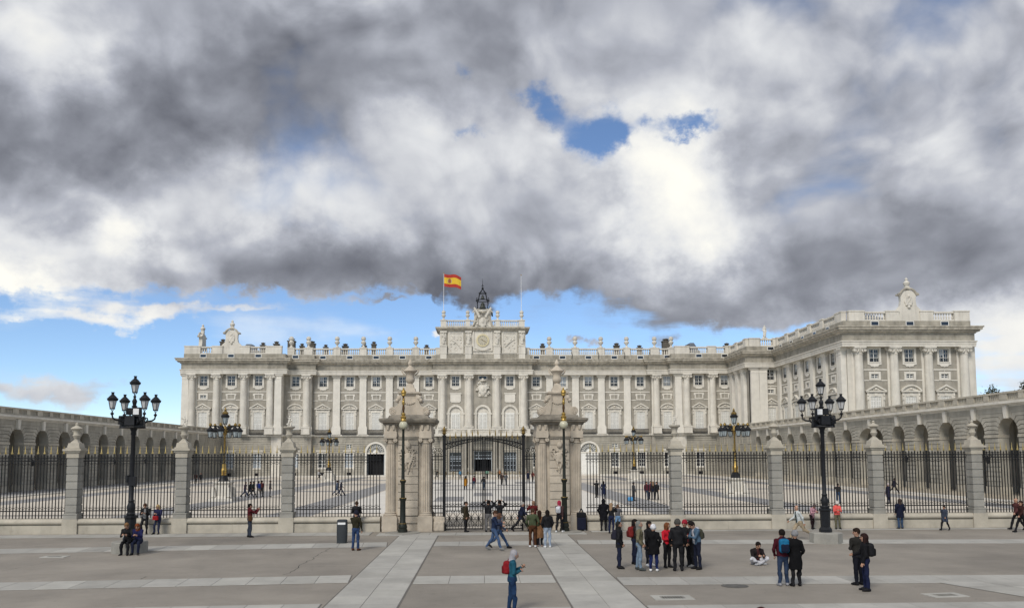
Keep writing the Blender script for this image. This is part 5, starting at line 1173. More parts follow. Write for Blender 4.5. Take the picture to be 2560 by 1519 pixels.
def arcade(name, X, rz, bays, solid, label, y_from, y_to, individual):
    t = E(name, (X, 0, 0), label, 'arcade')
    sgn = 1 if rz > 0 else -1      # local x runs towards +Y for rz = +90
    def pos(Y): return (0, Y, 0)
    shapes = {}
    for hw, a in set((h, a_) for _, h, a_ in bays):
        st = bay_stones(a, hw)
        full = MB()
        for pl in st:
            for mir in (False, True): q = [(-x, z) for x, z in pl] if mir else pl; full.prism(q, -0.12, 0.01)
        core_ = MB(); arcp = [ell(a, PI-PI*i/18) for i in range(19)]
        pl = [(-hw, 0), (-a, 0)]+arcp[:10]+[(0, 8.75), (-hw, 8.75)]; pr = [(0, 8.75)]+arcp[9:]+[(a, 0), (hw, 0), (hw, 8.75)]
        core_.prism(pl, 0, 1.0); core_.prism(pr, 0, 1.0)
        trim = []
        for s_ in (-1, 1):
            x0, x1 = sorted((s_*(a-0.06), s_*hw)); q1 = MB(); q1.box(x0, x1, -0.2, 1.02, 5.74, 5.862); q1.box(x0, x1, -0.15, 1.01, 5.86, 6.04); trim.append(('impost', q1.mesh('impost', CREAM)))
            q1 = MB(); q1.box(x0, x1, -0.2, 1.05, 0.0, 0.9); trim.append(('pier_plinth', q1.mesh('pier_plinth', CREAM)))
        ks = MB(); ks.prism([(-0.2, ZS+RISE-0.12), (0.2, ZS+RISE-0.12), (0.34, 8.78), (-0.34, 8.78)], -0.36, 0.0)
        shapes[(hw, a)] = (core_.mesh('arch_wall', RUST), full.mesh('stonework', RUST), trim, ks.mesh('keystone', WHITE), [(stone_mesh(p_, False), stone_mesh(p_, True)) for p_ in st])
    # nearest bays first get separate stones
    order = sorted(range(len(bays)), key=lambda i: bays[i][0]); near = set(order[individual[0]:individual[1]])
    for i, (Y, hw, a) in enumerate(bays):
        co, fu, tr, ks, ind = shapes[(hw, a)]; p = pos(Y)
        w_ = O('arch_wall', co, t, p, rz); [O(nm_, m_, w_) for nm_, m_ in tr]; O('keystone', ks, w_)
        if i in near:
            for m1, m2 in ind: O('stone', m1, w_); O('stone', m2, w_)
        else: stuff(O('stonework', fu, w_))
    for Y0, Y1 in solid:
        L = Y1-Y0; b = MB(); b.box(-L/2, L/2, 0, 1.0, 0, 8.75); b.box(-L/2, L/2, -0.15, 0.0, 0, 0.9); z = 0.97
        while z < 8.6:
            b.box(-L/2+0.02, L/2-0.02, -0.09, 0.0, z, min(z+0.44, 8.72)); z += 0.478
        o = O('end_wall', b.mesh('end_wall', RUST), t, pos((Y0+Y1)/2), rz)
        n = max(1, int(L/5))
        for k in range(n):
            b = MB(); xx = -L/2+L*(k+0.5)/n; frame_rect(b, xx-0.8, xx+0.8, 6.5, 7.9, 0.14, -0.16, -0.05); O('panel_frame', b.mesh('panel_frame', CREAM), o)
    L = y_to-y_from; Ym = (y_from+y_to)/2
    b = MB(); b.box(-L/2, L/2, -0.12, 0.5, 8.72, 8.84)
    b.box(-L/2, L/2, -0.35, 0.5, 8.84, 8.98); b.box(-L/2, L/2, -0.62, 0.5, 8.98, 9.22); O('cornice', b.mesh('cornice', WHITE), t, pos(Ym), rz)
    b = MB(); b.box(-L/2, L/2, -0.22, 0.30, 9.22, 9.42); b.box(-L/2, L/2, -0.28, 0.36, 9.98, 10.16); O('parapet', b.mesh('parapet', CREAM), t, pos(Ym), rz)
    n = int(L/2.7); c = MB()
    for i in range(n+1):
        w = 0.62 if i % 2 else 0.4
        def fpp(): q = MB(); q.box(-w, w, -0.25, 0.33, 9.40, 10.0); return q.mesh('parapet_pier', CREAM)
        O('parapet_pier', cached(('pp', w), fpp), t, pos(y_from+L*i/n), rz)
    for i in range(int(L/0.3)):
        x = -L/2+0.15+0.3*i; c.box(x-0.075, x+0.075, -0.12, 0.2, 9.42, 9.98)
    stuff(O('balusters', c.mesh('balusters', CREAM), t, pos(Ym), rz))
    b = MB(); b.box(-L/2, L/2, 5.6, 6.1, 0, 9.0); b.box(-L/2, L/2, 0.98, 5.6, 8.45, 9.0); b.box(-L/2, -L/2+0.4, 0.5, 6.1, 0, 9.0); O('gallery', b.mesh('gallery', RUST), t, pos(Ym), rz)
    # pilaster strips in the gallery
    for Y, hw, a in bays: b = MB(); b.box(hw-0.5, hw+0.5, 5.35, 5.6, 0, 8.45); O('gallery_pilaster', b.mesh('gallery_pilaster', RUST), t, pos(Y), rz)
    return t
lb = [(103.0+5.78*i, 2.89, 1.6) for i in range(-2, 12)]
ARL = arcade('arcade', AX0, PI/2, lb, [(169.47, 182.4)], 'grey rusticated arcade meeting the palace below the pavilion that has no wing', 88.5, 182.4, (1, 8))
rb = [(79.85+5.4*i, 2.7, 1.6) for i in range(-2, 5)]+[(108.75, 4.6, 3.4)]+[(116.05+5.4*i, 2.7, 1.6) for i in range(0, 8)]
rb = rb[:7]+[(101.45+2.7+4.6, 4.6, 3.4)]+[(101.45+2.7+9.2+2.7+5.4*i, 2.7, 1.6) for i in range(0, 8)]
yend = rb[-1][0]+2.7
ARR = arcade('arcade', AX1, -PI/2, rb, [(yend, 182.4)], 'grey rusticated arcade with one wider arch running in front of the projecting palace wing', 66.35, 182.4, (1, 9))
# terrace block that joins the right arcade to the wing
b = MB(); b.box(57.1, 90, 67, 169, 0, 8.9); O('terrace', b.mesh('terrace', RUST), ARR, (-AX1, 0, 0))
# dark wall lanterns on the arcade piers
def m_lantern():
    b = MB(); b.tube([(0, 0.0, 0), (0, -0.35, 0.2), (0, -0.5, 0.0)], 0.04, 5); b.lathe([(0.05, -0.75), (0.13, -0.7), (0.2, -0.2), (0.24, -0.15), (0.05, 0.02), (0.03, 0.1)], 6, 0, -0.5); return b.mesh('wall_lantern', LAMPIRON)
WL = m_lantern()
for X, rz, ys in ((AX1, -PI/2, [82.55, 98.75, 118.75, 129.5]), (AX0, PI/2, [105.9, 117.45, 129.0, 140.6])):
    for y in ys: tag(O('wall_lantern', WL, None, (X+(0.09 if rz > 0 else -0.09), y, 3.9), rz), 'dark iron lantern bracketed on an arcade pier', 'wall lantern', 'lanterns on the arcade piers')

# ------------------------------------------------------------------ fence: pillars, low walls, iron panels
FY = 47.3
def m_fp():
    P_ = {}
    b = MB(); b.box(-0.41, 0.41, -0.40, 0.46, 0, 0.80); P_['plinth'] = b.mesh('plinth', CREAM)
    b = MB(); b.box(-0.36, 0.36, -0.36, 0.42, 0.8, 1.04); b.box(-0.385, 0.385, -0.385, 0.445, 1.04, 1.10); b.box(-0.27, 0.27, -0.27, 0.36, 1.10, 4.12); P_['shaft'] = b.mesh('shaft', GRAN)
    b = MB(); b.box(-0.305, 0.305, -0.305, 0.39, 0, 0.375); P_['course'] = b.mesh('course', GRAN)
    b = MB(); b.box(-0.33, 0.33, -0.32, 0.41, 4.12, 4.40); b.box(-0.40, 0.40, -0.38, 0.47, 4.40, 4.50); b.box(-0.49, 0.49, -0.46, 0.54, 4.50, 4.61); b.box(-0.38, 0.38, -0.36, 0.45, 4.61, 4.68); P_['cap'] = b.mesh('cap', CREAM)
    b = MB(); b.frus(0, 0.04, 4.68, 4.93, 0.66, 0.66, 0.58, 0.58); b.frus(0, 0.04, 4.93, 5.10, 0.46, 0.46, 0.2, 0.2); P_['urn_base'] = b.mesh('urn_base', CREAM)
    up_ = [(0.13, 5.06), (0.09, 5.16), (0.14, 5.22), (0.20, 5.36), (0.15, 5.43), (0.16, 5.56), (0.21, 5.68)]
    b = MB(); b.lathe(up_+[(0.30, 5.71), (0.30, 5.75), (0.19, 5.83), (0.09, 5.88), (0.06, 5.93), (0.09, 5.98), (0.02, 6.06)], 16, 0, 0.04)
    for s in (-1, 1): b.ball(s*0.19, 0.04, 5.6, 0.06, 8)
    P_['urn'] = b.mesh('urn', CREAM, 50)
    b = MB(); b.lathe(up_+[(0.32, 5.74), (0.33, 5.82), (0.2, 5.80), (0.05, 5.78)], 16, 0, 0.04); P_['bowl'] = b.mesh('bowl', CREAM, 50)
    return P_
FP = m_fp()
def group_sculpt(seed):
    r = random.Random(seed); s = SDF(0.03)
    sp = dict(lod=1, hair='short', arms=((r.uniform(20, 150), 30, 40, 10), (r.uniform(0, 80), 40, 60, 10)), legs=((30, 60, 10), (-5, 20, 10)), turn=20)
    f = body(sp); s.p += f.p; s.cone((-0.3, 0, 0.0), (0.3, 0.1, 0.25), 0.2, 0.15); s.cone((0.2, 0, 0.2), (0.35, 0, 0.9), 0.12, 0.08); s.ball((-0.3, 0, 0.5), 0.14); s.ball((0.33, 0, 1.05), 0.12)
    return s.mesh('sculpture', [WHITE], 0.03, 0.015, seed)
for X, sc in ((-22.46, None), (-16.58, 41), (-10.80, 42), (10.86, 43), (16.56, None), (22.33, None), (28.07, None)):
    t = E('fence_pillar', (X, FY, 0), 'grey coursed stone fence pillar topped by a lidded urn' if sc is None else 'grey coursed stone fence pillar topped by a bowl with a small sculpted figure', 'pillar', 'fence pillars with lidded urns' if sc is None else 'fence pillars with sculpted bowls')
    for k in ('plinth', 'shaft', 'cap'): O(k, FP[k], t)
    for i in range(7): O('course', FP['course'], t, (0, 0, 1.17+0.42*i))
    u = O('urn', FP['urn' if sc is None else 'bowl'], t); O('urn_base', FP['urn_base'], u)
    if sc: O('sculpture', group_sculpt(sc), u, (0, 0.04, 5.75), 0.2, (0.36, 0.36, 0.38))
# iron panel pieces (z measured from the ground)
def m_bar(tall):
    b = MB(); h = 4.34 if tall else 4.22; b.box(-0.021, 0.021, -0.02, 0.02, 0.80, h)
    b.box(-0.045, 0.045, -0.012, 0.012, 4.22, 4.26)
    b.frus(0, 0, h, h+0.12, 0.03, 0.03, 0.006, 0.006)
    b.ball(0, 0, 1.36, 0.034, 6); return b.mesh('bar', IRON)
BART, BARS = m_bar(True), m_bar(False)
b = MB(); b.frus(0, 0, 4.34, 4.42, 0.04, 0.04, 0.058, 0.05); b.frus(0, 0, 4.42, 4.78, 0.058, 0.03, 0.008, 0.008); b.box(-0.07, 0.07, -0.015, 0.015, 4.36, 4.39); SPEAR = b.mesh('spear_tip', mat('spear_gilding', (0.55, 0.42, 0.17), 0.42, 0.2, 9, metal=0.55))
def scroll_pair(b, x, z, s, d):
    for q in (-1, 1): b.tube([(x+q*px*s, 0, z+d*pz*s) for px, pz in ((0.0, 0.0), (0.25, 0.35), (0.62, 0.72), (0.95, 0.8), (1.0, 0.55), (0.8, 0.45), (0.7, 0.6))], 0.011, 4)
    b.tube([(x-0.45*s, 0, z+d*1.02*s), (x, 0, z+d*0.92*s), (x+0.45*s, 0, z+d*1.02*s)], 0.011, 4)
FG = 'iron fence panels between the stone pillars'
def fence_panel(x0, x1, where):
    t = E('fence_panel', ((x0+x1)/2, FY+0.1, 0), 'black iron fence panel with gilt tips '+where, 'fence', FG)
    L = x1-x0; n = max(5, int(round(L/0.173))); 
    if n % 2 == 0: n += 1
    st = L/n
    for z, h in ((0.99, 0.03), (1.23, 0.055), (3.94, 0.05), (4.12, 0.05)): b = MB(); b.box(-L/2, L/2, -0.022, 0.022, z-h/2, z+h/2); O('rail', b.mesh('rail', IRON), t)
    b = MB()
    for i in range(n):
        x = -L/2+(i+0.5)*st; tall = i % 2 == 1
        o = O('bar', BART if tall else BARS, t, (x, 0, 0))
        if tall: O('spear_tip', SPEAR, o); scroll_pair(b, x, 1.27, 0.165, 1); scroll_pair(b, x, 3.90, 0.17, -1)
        if not tall or True: b.tube([(x+st/2+0.045*math.cos(k*PI/3), 0, 4.03+0.045*math.sin(k*PI/3)) for k in range(6)], 0.010, 3, True)
    O('scrollwork', b.mesh('scrollwork', IRON), t)
    # low wall under it: plain foot, rounded bench moulding
    w = E('low_wall', ((x0+x1)/2, FY, 0), 'pale stone bench wall with rounded coping '+where, 'wall', 'bench walls below the fence')
    n2 = 2; 
    for k in range(n2):
        b = MB(); a, c = -L/2+L*k/n2+0.004, -L/2+L*(k+1)/n2-0.004; b.box(a, c, -0.30, 0.42, 0, 0.46); O('foot_block', b.mesh('foot_block', CREAM), w)
    prof = [(-0.26, 0.50), (-0.34, 0.53), (-0.385, 0.60), (-0.385, 0.68), (-0.33, 0.76), (-0.24, 0.80), (0.45, 0.82), (0.45, 0.50)]
    b = MB(); b.add([(-L/2, y, z) for y, z in prof]+[(L/2, y, z) for y, z in prof], [tuple(range(8)), tuple(range(15, 7, -1))]+[(i, (i+1) % 8, (i+1) % 8+8, i+8) for i in range(8)]); b.box(-L/2+0.002, L/2-0.002, -0.2, 0.4, 0.44, 0.52); O('coping', b.mesh('coping', CREAM, 40), w)
for x0, x1, where in ((-28.3, -22.87, 'beyond the outermost pillar past the lamp with sitters'), (-22.05, -16.99, 'behind the lamp whose plinth has two sitters'), (-16.17, -11.21, 'between the two pillars with sculpted bowls'), (-10.39, -5.67, 'next to the gate pier, behind the litter bin'), (5.79, 10.45, 'next to the gate pier, behind the navy suitcase'),
    (11.27, 16.15, 'behind the person in the denim jacket'), (16.97, 21.92, 'behind the girl in the coral jacket'), (22.74, 27.66, 'behind the person in the navy parka'), (28.48, 33.6, 'beyond the pillar past the slate blue child')): fence_panel(x0, x1, where)

# ------------------------------------------------------------------ gate piers
def gate_pier(X, label, seed):
    t = E('gate_pier', (X, FY+0.1, 0), label, 'gate pier')
    def part(nm, b, m, par=None, sm=0): return O(nm, b.mesh(nm, m, sm), par or t)
    D = 2.0
    for sx_ in (-1, 1):
        for yy in (0.0, D):
            x = sx_*1.05
            b = MB(); b.box(x-0.44, x+0.44, yy-0.44, yy+0.44, 0, 0.80); p_ = part('column_pedestal', b, PIER)
            b = MB(); b.box(x-0.40, x+0.40, yy-0.40, yy+0.40, 0.80, 0.86); b.lathe([(0.40, 0.86), (0.41, 0.92), (0.33, 0.97), (0.35, 1.02), (0.285, 1.06)], 20, x, yy); part('base', b, PIER, p_, 40)
            b = MB(); n = 32; b.lathe([(0.295-0.035*(i/8)**1.5, 1.06+3.78*i/8) for i in range(9)], n, x, yy, 0, 0, 0.17); c = part('column', b, PIER)
            b = MB(); b.lathe([(0.26, 4.84), (0.29, 4.87), (0.26, 4.9), (0.27, 5.0), (0.33, 5.08)], 18, x, yy); b.box(x-0.37, x+0.37, yy-0.37, yy+0.37, 5.13, 5.22)
            for q in (-1, 1):
                for r_ in (-1, 1): b.tube([(x+q*0.30, yy+r_*0.33, 5.03), (x+q*0.30, yy+r_*0.05, 5.03)], 0.125, 10); b.tube([(x+q*0.30, yy+r_*0.36, 5.03), (x+q*0.30, yy+r_*0.30, 5.03)], 0.05, 8)
            part('capital', b, PIER, c, 40)
    b = MB(); b.box(-1.25, 1.25, 0.0, D, 0, 5.22); b.box(-0.62, 0.62, -0.16, 0.0, 0, 0.80); b.box(-0.66, 0.66, -0.24, 0.0, 0.46, 0.56); part('core', b, PIER)
    z = 0.86
    for i in range(10):
        b = MB(); b.box(-0.60, 0.60, -0.14, 0.0, z, z+0.405); part('course', b, PIER); z += 0.433
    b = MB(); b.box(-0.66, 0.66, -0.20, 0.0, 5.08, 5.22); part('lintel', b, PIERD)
    # entablature breaking forward over the columns
    b = MB(); b.box(-1.42, -0.66, -0.36, D+0.36, 5.22, 5.5); b.box(0.66, 1.42, -0.36, D+0.36, 5.22, 5.5); b.box(-0.66, 0.66, -0.12, D+0.1, 5.22, 5.5)
    b.box(-1.38, -0.70, -0.32, D+0.32, 5.5, 5.86); b.box(0.70, 1.38, -0.32, D+0.32, 5.5, 5.86); b.box(-0.7, 0.7, -0.10, D+0.1, 5.5, 5.86)
    for x in (-1.2, -0.85, -0.35, 0, 0.35, 0.85, 1.2): b.frus(x, (-0.34 if abs(x) > 0.6 else -0.12), 5.6, 5.86, 0.10, 0.10, 0.16, 0.22)
    part('entablature', b, PIER)
    b = MB(); R_ = [(-1.38, -0.32), (1.38, -0.32), (1.38, D+0.32), (-1.38, D+0.32)]
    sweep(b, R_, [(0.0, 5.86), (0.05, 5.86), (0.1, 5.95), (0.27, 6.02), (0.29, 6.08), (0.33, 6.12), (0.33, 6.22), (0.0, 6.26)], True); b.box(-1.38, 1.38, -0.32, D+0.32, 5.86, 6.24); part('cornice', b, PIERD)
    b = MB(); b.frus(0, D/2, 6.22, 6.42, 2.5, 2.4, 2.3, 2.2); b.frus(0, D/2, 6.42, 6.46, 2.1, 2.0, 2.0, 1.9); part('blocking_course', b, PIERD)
    b = MB(); b.box(-0.52, 0.52, 0.35, D-0.35, 6.44, 7.05); b.frus(0, D/2, 7.05, 7.6, 1.04, 1.3, 0.8, 1.0); b.box(-0.45, 0.45, 0.45, D-0.45, 6.9, 7.66); part('urn_pedestal', b, PIER)
    for q in (-1, 1):   # big console scrolls
        for yy in (0.30, D-0.75):
            pl = []
            outer = [(1.12, 6.47), (1.22, 6.62), (1.2, 6.80), (1.05, 6.92), (0.86, 6.90), (0.72, 7.0), (0.60, 7.18), (0.62, 7.35), (0.70, 7.48), (0.6, 7.6), (0.42, 7.6)]
            inner = [(0.38, 7.1), (0.42, 6.8), (0.5, 6.47)]
            b = MB(); b.prism([(q*x, z_) for x, z_ in (outer+inner)], yy, yy+0.45)
            b.tube([(q*px, yy-0.01, pz) for px, pz in spiral(0.98, 6.70, 0.17, 0.03, PI*0.2, 1.6, 18)], 0.035, 5); b.tube([(q*0.98, yy-0.02, 6.70), (q*0.98, yy+0.47, 6.70)], 0.20, 14)
            b.ball(q*0.6, yy+0.1, 7.42, 0.17, 10); b.ball(q*0.72, yy, 7.28, 0.12, 8)
            part('scroll', b, PIER, None, 50)
    b = MB()
    for i in range(7): b.ball(-0.36+0.12*i, 0.38, 7.18-0.1*math.sin(PI*i/6), 0.085, 8)
    part('garland', b, PIER, None, 50)
    b = MB(); b.box(-0.55, 0.55, 0.40, D-0.4, 7.58, 7.66); b.frus(0, D/2, 7.66, 7.74, 1.35, 1.35, 1.4, 1.4); b.frus(0, D/2, 7.74, 7.80, 1.4, 1.4, 1.1, 1.1); part('urn_slab', b, PIER)
    b = MB(); b.frus(0, D/2, 7.80, 8.02, 0.72, 0.72, 0.62, 0.62); b.frus(0, D/2, 8.02, 8.24, 0.50, 0.5, 0.4, 0.4); part('urn_base', b, PIER)
    b = MB(); b.lathe([(0.19, 8.22), (0.15, 8.30), (0.22, 8.36), (0.28, 8.45), (0.29, 8.58), (0.24, 8.66), (0.26, 8.82), (0.36, 8.94), (0.45, 9.0), (0.44, 9.05), (0.30, 9.14), (0.16, 9.26), (0.10, 9.32), (0.11, 9.36), (0.15, 9.40), (0.15, 9.50), (0.09, 9.58), (0.03, 9.70)], 28, 0, D/2, 0, 0, 0.045)
    for q in (-1, 1): b.tube([(q*0.30, D/2, 8.78), (q*0.46, D/2, 8.9), (q*0.53, D/2, 9.08), (q*0.48, D/2, 9.16), (q*0.40, D/2, 9.1)], 0.045, 6)
    part('urn', b, PIER, None, 45)
    s = sdf_relief(seed, 0.95, 1.35, 22, False); s.rbox((0, 0, 0.72), (0.11, 0.02, 0.2), 0.06); s.torus((0, -0.02, 0.72), (0, 1, 0), 0.25, 0.04); s.ball((0, -0.05, 0.75), 0.1, sc=(1, 0.6, 1.6)); s.ball((0, -0.02, 1.42), 0.17, sc=(1, 0.7, 1.1)); s.cone((0, 0, 1.5), (0.0, 0, 1.75), 0.06, 0.03)
    s.p = [p_ for p_ in s.p]
    for q in (-1, 1): s.torus((q*0.36, -0.03, 1.12), (0, 1, 0), 0.10, 0.035); s.cone((q*0.3, 0, 0.95), (q*0.12, -0.03, 0.35), 0.06, 0.05); s.cone((q*0.12, 0, 0.4), (0, 0, -0.15), 0.06, 0.03)
    s.k = 0.03; t.scale = (0.93, 1, 1)
    O('trophy_relief', s.mesh('trophy_relief', [PIER], 0.026), t, (0, -0.17, 3.32))
    return t
gate_pier(-4.18, 'tall stone gate pier with fluted columns and big urn on the litter bin side', 51)
gate_pier(4.30, 'tall stone gate pier with fluted columns and big urn on the suitcase side', 52)
# guard stones at the feet of the piers beside the gate
for q, X in ((1, -2.44), (-1, 2.55)):
    s = SDF(0.08); s.rbox((0, 0.1, 0.2), (0.22, 0.25, 0.25), 0.08); s.cone((-q*0.1, 0, 0.1), (-q*0.12, 0.05, 0.55), 0.24, 0.18); s.rbox((0, 0.2, 0.62), (0.28, 0.22, 0.12), 0.05)
    tag(O('guard_stone', s.mesh('guard_stone', [PIER], 0.035, 0.01, 3, cutz=0.0), None, (X, FY-0.05, 0)), 'worn rounded guard stone wedged between gate pier and iron gate post', 'guard stone', 'guard stones beside the gate')

# ------------------------------------------------------------------ the iron gate
GT = E('gate', (0.06, FY, 0), 'tall black double-leaf iron gate with scrolled foot panel and curved top', 'gate')
GP = 2.22
for s_ in (-1, 1):
    b = MB(); b.box(s_*GP-0.085, s_*GP+0.085, -0.085, 0.085, 0, 5.25); b.box(s_*GP-0.12, s_*GP+0.12, -0.12, 0.12, 0, 0.35); b.box(s_*GP-0.11, s_*GP+0.11, -0.11, 0.11, 5.2, 5.3); p_ = O('gate_post', b.mesh('gate_post', IRON), GT)
    b = MB(); b.lathe([(0.05, 5.3), (0.13, 5.42), (0.06, 5.5), (0.10, 5.6), (0.02, 5.8)], 8, s_*GP, 0)
    for q in (-1, 1): b.tube([(s_*GP, 0, 5.45), (s_*GP+q*0.14, 0, 5.55), (s_*GP+q*0.12, 0, 5.66)], 0.02, 4)
    O('finial', b.mesh('finial', GILT), p_)
    # infill bars between pier and post
    for z in (0.99, 1.23, 3.94, 4.12): b = MB(); a, c = sorted((s_*(GP+0.08), s_*(GP+0.70))); b.box(a, c, 0.05, 0.09, z-0.025, z+0.025); O('rail', b.mesh('rail', IRON), GT)
    sb = MB()
    for i in range(4): x = s_*(GP+0.18+0.155*i); o = O('bar', BARS, GT, (x, 0.07, 0)); scroll_pair(sb, x, 1.27, 0.14, 1)
    for k in (-1, 1): sb.tube([(s_*(GP+0.4)+k*px, 0.07, pz) for px, pz in spiral(0.14, 4.45, 0.16, 0.03, -PI/2, 1.4, 14)], 0.02, 5)
    O('scrollwork', sb.mesh('scrollwork', IRON), GT)
    # leaf
    def top(x): return 4.78+0.36*math.cos(min(1, abs(x)/GP)*PI/2)**0.8
    b = MB(); a, c = sorted((s_*0.02, s_*(GP-0.09)))
    for z, h in ((0.10, 0.07), (0.26, 0.04), (1.10, 0.05), (1.33, 0.06)): b.box(a, c, -0.03, 0.03, z-h/2, z+h/2)
    b.box(min(s_*0.02, s_*0.10), max(s_*0.02, s_*0.10), -0.04, 0.04, 0.05, 5.2); lf = O('leaf_frame', b.mesh('leaf_frame', IRON), GT)
    nb = 13; st = (GP-0.09-0.10)/nb
    for i in range(nb):
        x = s_*(0.10+(i+0.5)*st); h = top(x)+0.12; b = MB(); b.box(-0.022, 0.022, -0.02, 0.02, 1.10, h); b.ball(0, 0, 1.46, 0.035, 6); b.frus(0, 0, h, h+0.1, 0.035, 0.035, 0.006, 0.006); b.box(-0.014, 0.014, -0.014, 0.014, 0.08, 0.3); o = O('bar', b.mesh('bar', IRON), GT, (x, 0, 0))
        if i % 2: b = MB(); b.frus(0, 0, h+0.02, h+0.12, 0.05, 0.05, 0.08, 0.05); b.frus(0, 0, h+0.12, h+0.42, 0.08, 0.05, 0.008, 0.008); O('spear_tip', b.mesh('spear_tip', GILT), o)
    b = MB()
    for k in range(5):      # foot panel: paired C-scrolls round upright lozenges
        cx_ = s_*(0.10+(GP-0.19)*(k+0.5)/5); hw = (GP-0.19)/10
        for q in (-1, 1):
            for d in (-1, 1):
                b.tube([(cx_+q*px*hw, -0.01, 0.68+d*pz) for px, pz in ((0.12, 0.0), (0.2, 0.12), (0.55, 0.2), (0.85, 0.32), (0.75, 0.4), (0.5, 0.38), (0.5, 0.3))], 0.018, 5)
            b.tube([(cx_+q*hw*(0.62+0.3*math.cos(t*PI/4)), -0.01, 0.68+0.085*math.sin(t*PI/4)) for t in range(8)], 0.016, 5, True)
        b.tube([(cx_, 0, 0.28), (cx_, 0, 1.10)], 0.016, 5); b.ball(cx_, -0.01, 0.68, 0.04, 6)
    O('scroll_panel', b.mesh('scroll_panel', IRON, 50), lf)
    b = MB()
    for k in range(10): cx_ = s_*(0.10+(GP-0.19)*(k+0.5)/10); scroll_pair(b, cx_, 1.37, 0.13, 1)
    O('foot_scrolls', b.mesh('foot_scrolls', IRON), lf); b = MB()
    for off, rad in ((0.0, 0.032), (-0.30, 0.026)):
        b.tube([(s_*(0.05+(GP-0.13)*i/16), 0, top(0.05+(GP-0.13)*i/16)+off*(0.25+0.75*i/16)-0.02) for i in range(17)], rad, 5)
    for i in range(12):
        x = 0.15+(GP-0.3)*i/11; r_ = 0.045+0.05*i/11; z = top(x)-0.02-0.15*(0.25+0.75*(x/GP)); b.tube([(s_*x+r_*math.cos(t*PI/4), 0, z+r_*math.sin(t*PI/4)) for t in range(8)], 0.014, 4, True)
    O('top_scrolls', b.mesh('top_scrolls', IRON, 50), lf)

# ------------------------------------------------------------------ lamps
def lantern(b_iron, b_glass, x, y, z, s=1.0, n=6, hang=False):
    """tapered street lantern; z = bottom of the glass"""
    b_glass.lathe([(0.135*s, z), (0.225*s, z+0.42*s)], n, x, y)
    for i in range(n): a = 2*PI*i/n; b_iron.tube([(x+0.138*s*math.cos(a), y+0.138*s*math.sin(a), z), (x+0.228*s*math.cos(a), y+0.228*s*math.sin(a), z+0.42*s)], 0.013*s, 4)
    b_iron.lathe([(0.15*s, z-0.05*s), (0.16*s, z+0.004), (0.12*s, z+0.006)], n, x, y)
    b_iron.lathe([(0.225*s, z+0.42*s), (0.28*s, z+0.44*s), (0.29*s, z+0.50*s), (0.31*s, z+0.56*s), (0.26*s, z+0.58*s), (0.20*s, z+0.66*s), (0.11*s, z+0.75*s), (0.075*s, z+0.78*s), (0.075*s, z+0.86*s), (0.10*s, z+0.92*s), (0.04*s, z+0.90*s)], n*2, x, y)
    if not hang:
        for i in range(3): a = 2*PI*i/3; b_iron.tube([(x+0.12*s*math.cos(a), y+0.12*s*math.sin(a), z-0.03*s), (x+0.05*s*math.cos(a), y+0.05*s*math.sin(a), z-0.12*s), (x, y, z-0.2*s)], 0.016*s, 4)
